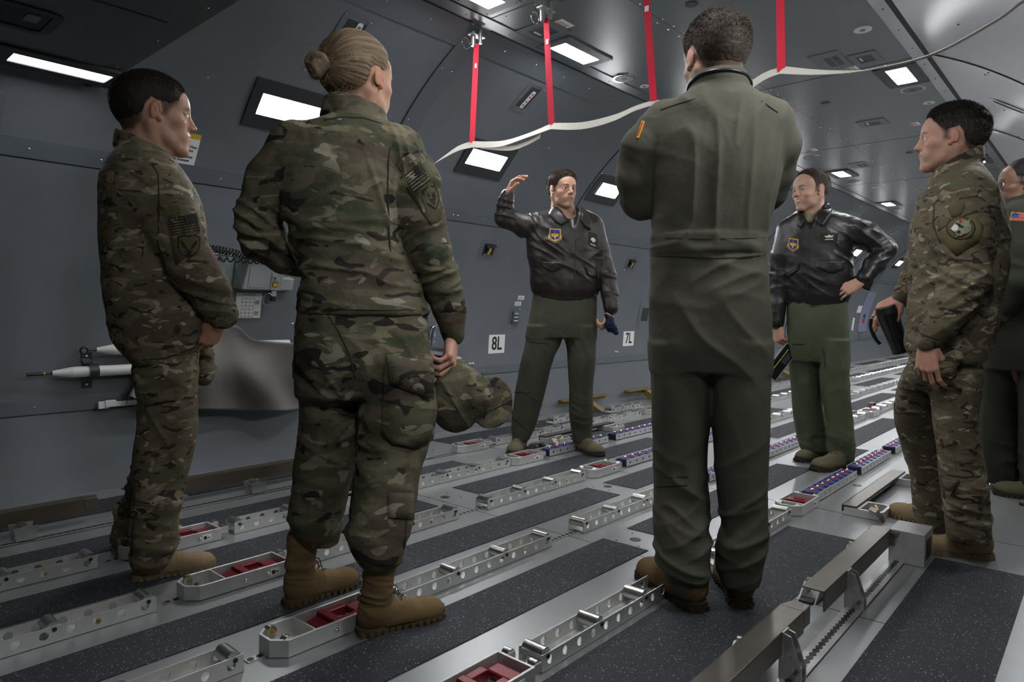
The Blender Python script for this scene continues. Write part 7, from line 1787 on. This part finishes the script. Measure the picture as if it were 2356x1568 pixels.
    P.cloth('camouflage_trousers', v, mcam, .0035, 7, fo, 44)
    P.decal('knee_seam', [([(2164, 1088), (2220, 1096), (2272, 1092), (2272, 1095), (2220, 1099), (2164, 1091)], seam_m, .0008), ([(2188, 1118), (2206, 1104), (2209, 1108), (2191, 1138)], seam_m, .001)], sub=2)
    f = -P.s*.985-P.n*.08+U*.03; M = frame_from(f, U, P.p(2187, 322, -.01), 1.02)
    HB = HP.copy(); HB[0] = (.078, .092); HB[1] = (.060, .062); HB[2] = (.042, .036)
    add_head(P, M, dict(T=.012, nstr=30000, slen=.015, seed=14, grey=.25), skin=sk, hair=(.026, .020, .016), stubble=.15, fat=.003, hairpoly=HB)
    V, F = inner_body(P, [([P.p(2216, 385), P.p(2205, 460), P.p(2205, 640), P.p(2185, 800)], [.065, .10, .10, .10]), ([P.p(2185, 820, -.05), P.p(2195, 920, -.09), P.p(2205, 1050, -.09), P.p(2228, 1225, -.09)], [.08, .07, .055, .04]), ([P.p(2170, 820, .05), P.p(2120, 930, .11), P.p(2125, 1050, .18), P.p(2145, 1200, .24)], [.08, .07, .055, .04]),
                          ([P.p(2232, 450, -.16), P.p(2222, 630, -.21), P.p(2139, 784, -.24)], [.05, .04, .022]), ([P.p(2160, 470, .15), P.p(2125, 600, .22), P.p(2080, 680, .2)], [.05, .04, .03])])
    P.body.append((V, F, np.tile(np.array(sk), (len(V), 1))))
    P.body.append(make_hand(P.p(2133, 792, -.245), -U*.9+P.s*.02-P.n*.05, -P.n*.9-P.s*.35, 1, curls=[(22, 34, 20), (26, 36, 22), (30, 38, 24), (34, 40, 25)], thumb=(.4, 30), skin=sk))
    P.body.append(make_hand(P.p(2074, 683, .2), -P.s*.80-U*.48-P.n*.15, U*.75-P.n*.5-P.s*.3, 1, curls=[(25, 30, 15), (35, 35, 20), (40, 40, 20), (45, 40, 20)], thumb=(.9, 15), skin=sk, size=1.05))
    g = P.G
    boot(P, onfloor(2283, 1284)-g, onfloor(2102, 1264)-g, 0, suede2, sole_s, .17, 1.05, seed=11)
    boot(P, onfloor(2165, 1222)-g, onfloor(2050, 1180)-g, 0, suede2, sole_s, .17, 1.05, seed=12)
    P.skinmesh()
    # black insulated mug with loop handle
    a = P.G+P.p(2040, 716, .16); b_ = P.G+P.p(2074, 812, .20); ax = Vector(b_-a).normalized(); q = Vector((0, 0, -1)).rotation_difference(ax).to_matrix().to_4x4(); q.translation = Vector(a)
    t = empty('travel_mug', q); tag(t, 'glossy black travel mug with loop handle, tipped in the right man\'s far hand', 'mug')
    gb = mat('mug_black', (.006, .006, .007), .08, coat=.5)
    b = MB(); b.cyl((0, 0, -.005), (0, 0, -.185), .043, gb, r1=.034, n=32); b.build('body', t, bevel=.004)
    b = MB(); b.cyl((0, 0, .022), (0, 0, -.005), .038, black_pl, r1=.043, n=32); b.build('lid', t, bevel=.004)
    iv = q.to_3x3().inverted(); hd = iv @ Vector(-P.s); hd.z = 0; hd.normalize()
    b = MB(); pts = [hd*(.040+.038*math.sin(a)**.6)+Vector((0, 0, -.075+.062*math.cos(a))) for a in [math.radians(w_) for w_ in range(8, 160, 12)]]; b.tube(pts, [.011-.004*i/len(pts) for i in range(len(pts))], gb, 10); b.build('handle', t)
    # soft cap in the near hand
    W_ = P.G+P.p(2158, 846, -.20); h = .004; v = Vol((-.14, -.1, -.12), (.14, .1, .12), h); l = lambda r_, u_, n_: tuple(P.s*r_+U*u_+P.n*n_); Rm = [list(P.s), list(P.n), [0, 0, 1]]
    v.ell(l(-.01, -.015, 0), (.062, .030, .052), 0, R=Rm); v.cone(l(.02, .0, -.01), l(.052, .045, -.01), .032, .022, .03); v.cone(l(.02, -.02, .0), l(.07, -.07, 0), .022, .006, .02, (P.s, .6))
    V, F = v.mesh(); V = wrinkle(V, F, .005, 16, (), 3, stretch=(1, 1, 1)); o = mesh_obj('patrol_cap', V, F, mcam, None, None, W_); tag(o, 'soft camouflage cap crushed in the right man\'s near hand', 'cap')
    return P

# ============ man with glasses at the right edge
def man_edge():
    P = Person((4.30, .36), 'person with glasses in dark green flight suit, cut by the right edge of the picture')
    sk = (.16, .082, .050); D_ = (P.s, P.n); g = P.G
    v = Vol((-.5, -.55, .05), (.6, .55, 1.60), .0085)
    v.loft(P.rings([(458, 2318, 2385, .17, 0), (476, 2300, 2405, .26, 0), (500, 2288, 2425, .36, 0), (540, 2280, 2432, .40, 0), (640, 2276, 2432, .36, 0), (720, 2272, 2430, .36, 0), (800, 2270, 2432, .36, 0), (850, 2268, 2430, .32, 0)]), *D_, k=0)
    v.loft(P.rings([(820, 2262, 2350, .24, .04), (900, 2258, 2345, .22, .05), (1000, 2255, 2342, .20, .05), (1080, 2262, 2345, .20, .05), (1130, 2272, 2344, .18, .05)]), *D_, k=.02)
    v.loft(P.rings([(820, 2340, 2432, .24, -.04), (900, 2342, 2430, .22, -.05), (1000, 2345, 2425, .20, -.05), (1100, 2348, 2420, .20, -.05), (1150, 2352, 2415, .18, -.05)]), *D_, k=.02)
    v.chain([P.p(2345, 500, -.17), P.p(2350, 580, -.2), P.p(2345, 650, -.22), P.p(2320, 700, -.2)], [.082, .07, .062, .05], .04); v.chain([P.p(2345, 500, .17), P.p(2330, 620, .2), P.p(2300, 690, .1)], [.08, .065, .05], .04)
    c = P.p(2350, 466, 0); v.collar(c, .08, .08, *D_, c[2], .024, .005, tilt=(.35, 0), flare=-.2, k=.01)
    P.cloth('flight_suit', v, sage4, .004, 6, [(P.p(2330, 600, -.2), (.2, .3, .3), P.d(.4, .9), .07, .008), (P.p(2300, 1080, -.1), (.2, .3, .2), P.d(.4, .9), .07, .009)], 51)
    flag(P, 'flag_patch', (2329, 489), (36, 3), (-3, 17), (redp, whp, blue_p), gold_p, label='full colour flag patch with yellow border')
    f = -P.s*.96-P.n*.22; M = frame_from(f, U, P.p(2352, 425, 0), 1.02)
    HB = HP.copy(); HB[0] = (.060, .095); HB[1] = (.048, .064); HB[2] = (.040, .034)
    add_head(P, M, dict(T=.007, nstr=6000, slen=.004, seed=15), skin=sk, hair=(.010, .008, .007), stubble=.2, fat=.006, hairpoly=HB, nose=1.25)
    b = MB()
    for s_ in (-1, 1):
        b.tube([(.098, s_*.033+.021*math.cos(a), .001+.016*math.sin(a)) for a in [2*math.pi*i/20 for i in range(20)]], .0011, steel_dk, 6, closed=True)
        b.tube([(.098, s_*.054, .006), (.085, s_*.072, .008), (.03, s_*.078, .006), (-.01, s_*.079, .004)], .0012, steel_dk, 6)
    b.tube([(.098, -.012, .005), (.103, 0, .008), (.098, .012, .005)], .0011, steel_dk, 6); b.v = [tuple(q) for q in xf(np.array(b.v), M)]; b.build('glasses', P.obj, label='thin dark rimmed glasses')
    V, F = inner_body(P, [([P.p(2350, 466), P.p(2352, 520), P.p(2350, 700), P.p(2350, 820)], [.06, .10, .11, .10]), ([P.p(2350, 830), P.p(2305, 900, .05), P.p(2300, 1000, .05), P.p(2306, 1110, .05)], [.07, .055, .04, .03]), ([P.p(2350, 830), P.p(2386, 900, -.05), P.p(2386, 1000, -.05), P.p(2384, 1130, -.05)], [.07, .055, .04, .03]),
                          ([P.p(2345, 500, -.17), P.p(2345, 650, -.22), P.p(2316, 704, -.2)], [.05, .04, .03]), ([P.p(2345, 500, .17), P.p(2330, 620, .2), P.p(2298, 692, .1)], [.05, .04, .03])], .011)
    P.body.append((V, F, np.tile(np.array(sk), (len(V), 1))))
    P.body.append(make_hand(P.p(2316, 706, -.2), -P.s*.7-U*.6+P.n*.2, -P.n*.9, 1, curl=(35, 40, 25), skin=sk)); P.body.append(make_hand(P.p(2296, 694, .1), -P.s*.7-U*.6-P.n*.2, P.n*.9, -1, curl=(35, 40, 25), skin=sk))
    boot(P, onfloor(2340, 1142)-g, onfloor(2282, 1134)-g, 0, suede3, sole_g, .12, 1.05, seed=13, size=.30)
    boot(P, onfloor(2410, 1172)-g, onfloor(2345, 1160)-g, 0, suede3, sole_g, .14, 1.05, seed=14)
    P.skinmesh(); return P

# ============ person almost hidden behind the woman
def man_hidden():
    P = Person((1.78, 2.92), 'person in dark flight suit almost hidden behind the blonde woman, only the legs showing')
    sk = (.40, .24, .17); D_ = (P.s, P.n); g = P.G
    v = Vol((-.45, -.5, .05), (.45, .5, 1.52), .0085)
    v.loft(P.rings([(462, 775, 835, .17, 0), (480, 740, 862, .25, 0), (500, 722, 880, .34, 0), (560, 715, 885, .38, 0), (650, 712, 880, .34, 0), (740, 706, 880, .34, 0), (840, 680, 870, .32, 0), (880, 684, 860, .28, 0)]), *D_, k=0)
    v.cone(P.p(684, 840, -.06), P.p(682, 866, -.06), .022, .018, .012)
    v.loft(P.rings([(850, 682, 770, .24, 0), (948, 688, 768, .22, 0), (1017, 682, 765, .20, 0), (1090, 677, 755, .19, 0), (1146, 667, 742, .17, 0)]), *D_, k=.02)
    v.loft(P.rings([(850, 765, 862, .24, 0), (948, 768, 855, .22, 0), (1017, 768, 848, .20, 0), (1100, 765, 836, .19, 0), (1186, 765, 814, .17, 0)]), *D_, k=.02)
    v.chain([P.p(735, 520, 0), P.p(722, 600, 0), P.p(740, 690, -.05)], [.07, .06, .05], .04); v.chain([P.p(868, 520, 0), P.p(872, 620, 0), P.p(850, 690, -.08)], [.07, .06, .05], .04)
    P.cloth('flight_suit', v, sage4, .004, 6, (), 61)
    M = frame_from(P.s*.7+P.n*.3, U, P.p(805, 430, 0), 1.0); add_head(P, M, dict(T=.010, nstr=2000, slen=.01, seed=16), skin=sk, hair=(.03, .02, .015))
    V, F = inner_body(P, [([P.p(805, 470), P.p(800, 540), P.p(790, 800)], [.055, .10, .10]), ([P.p(775, 840), P.p(728, 950), P.p(706, 1130)], [.08, .06, .04]), ([P.p(775, 840), P.p(810, 950), P.p(790, 1170)], [.08, .06, .04]), ([P.p(735, 520), P.p(722, 600), P.p(742, 694, -.05)], [.05, .04, .03]), ([P.p(868, 520), P.p(872, 620), P.p(848, 694, -.08)], [.05, .04, .03])], .011)
    P.body.append((V, F, np.tile(np.array(sk), (len(V), 1))))
    P.body.append(make_hand(P.p(743, 698, -.06), P.s*.7-U*.5, -P.n, -1, skin=sk)); P.body.append(make_hand(P.p(846, 698, -.08), -P.s*.7-U*.5, -P.n, 1, skin=sk))
    boot(P, P.p(706, 1100)*np.array([1, 1, 0]), P.p(706, 1100, -.06)*np.array([1, 1, 0])+P.s*.25, 0, suede3, sole_g, .14, 1.0, seed=17); boot(P, P.p(775, 1100)*np.array([1, 1, 0]), P.p(812, 1100, -.03)*np.array([1, 1, 0])+P.s*.16, 0, suede3, sole_g, .14, 1.0, seed=18)
    P.skinmesh(); return P
PEOPLE = [man_tall, man_gesture, man_smile, man_left, woman, man_right, man_edge, man_hidden]
for fn in PEOPLE: fn()
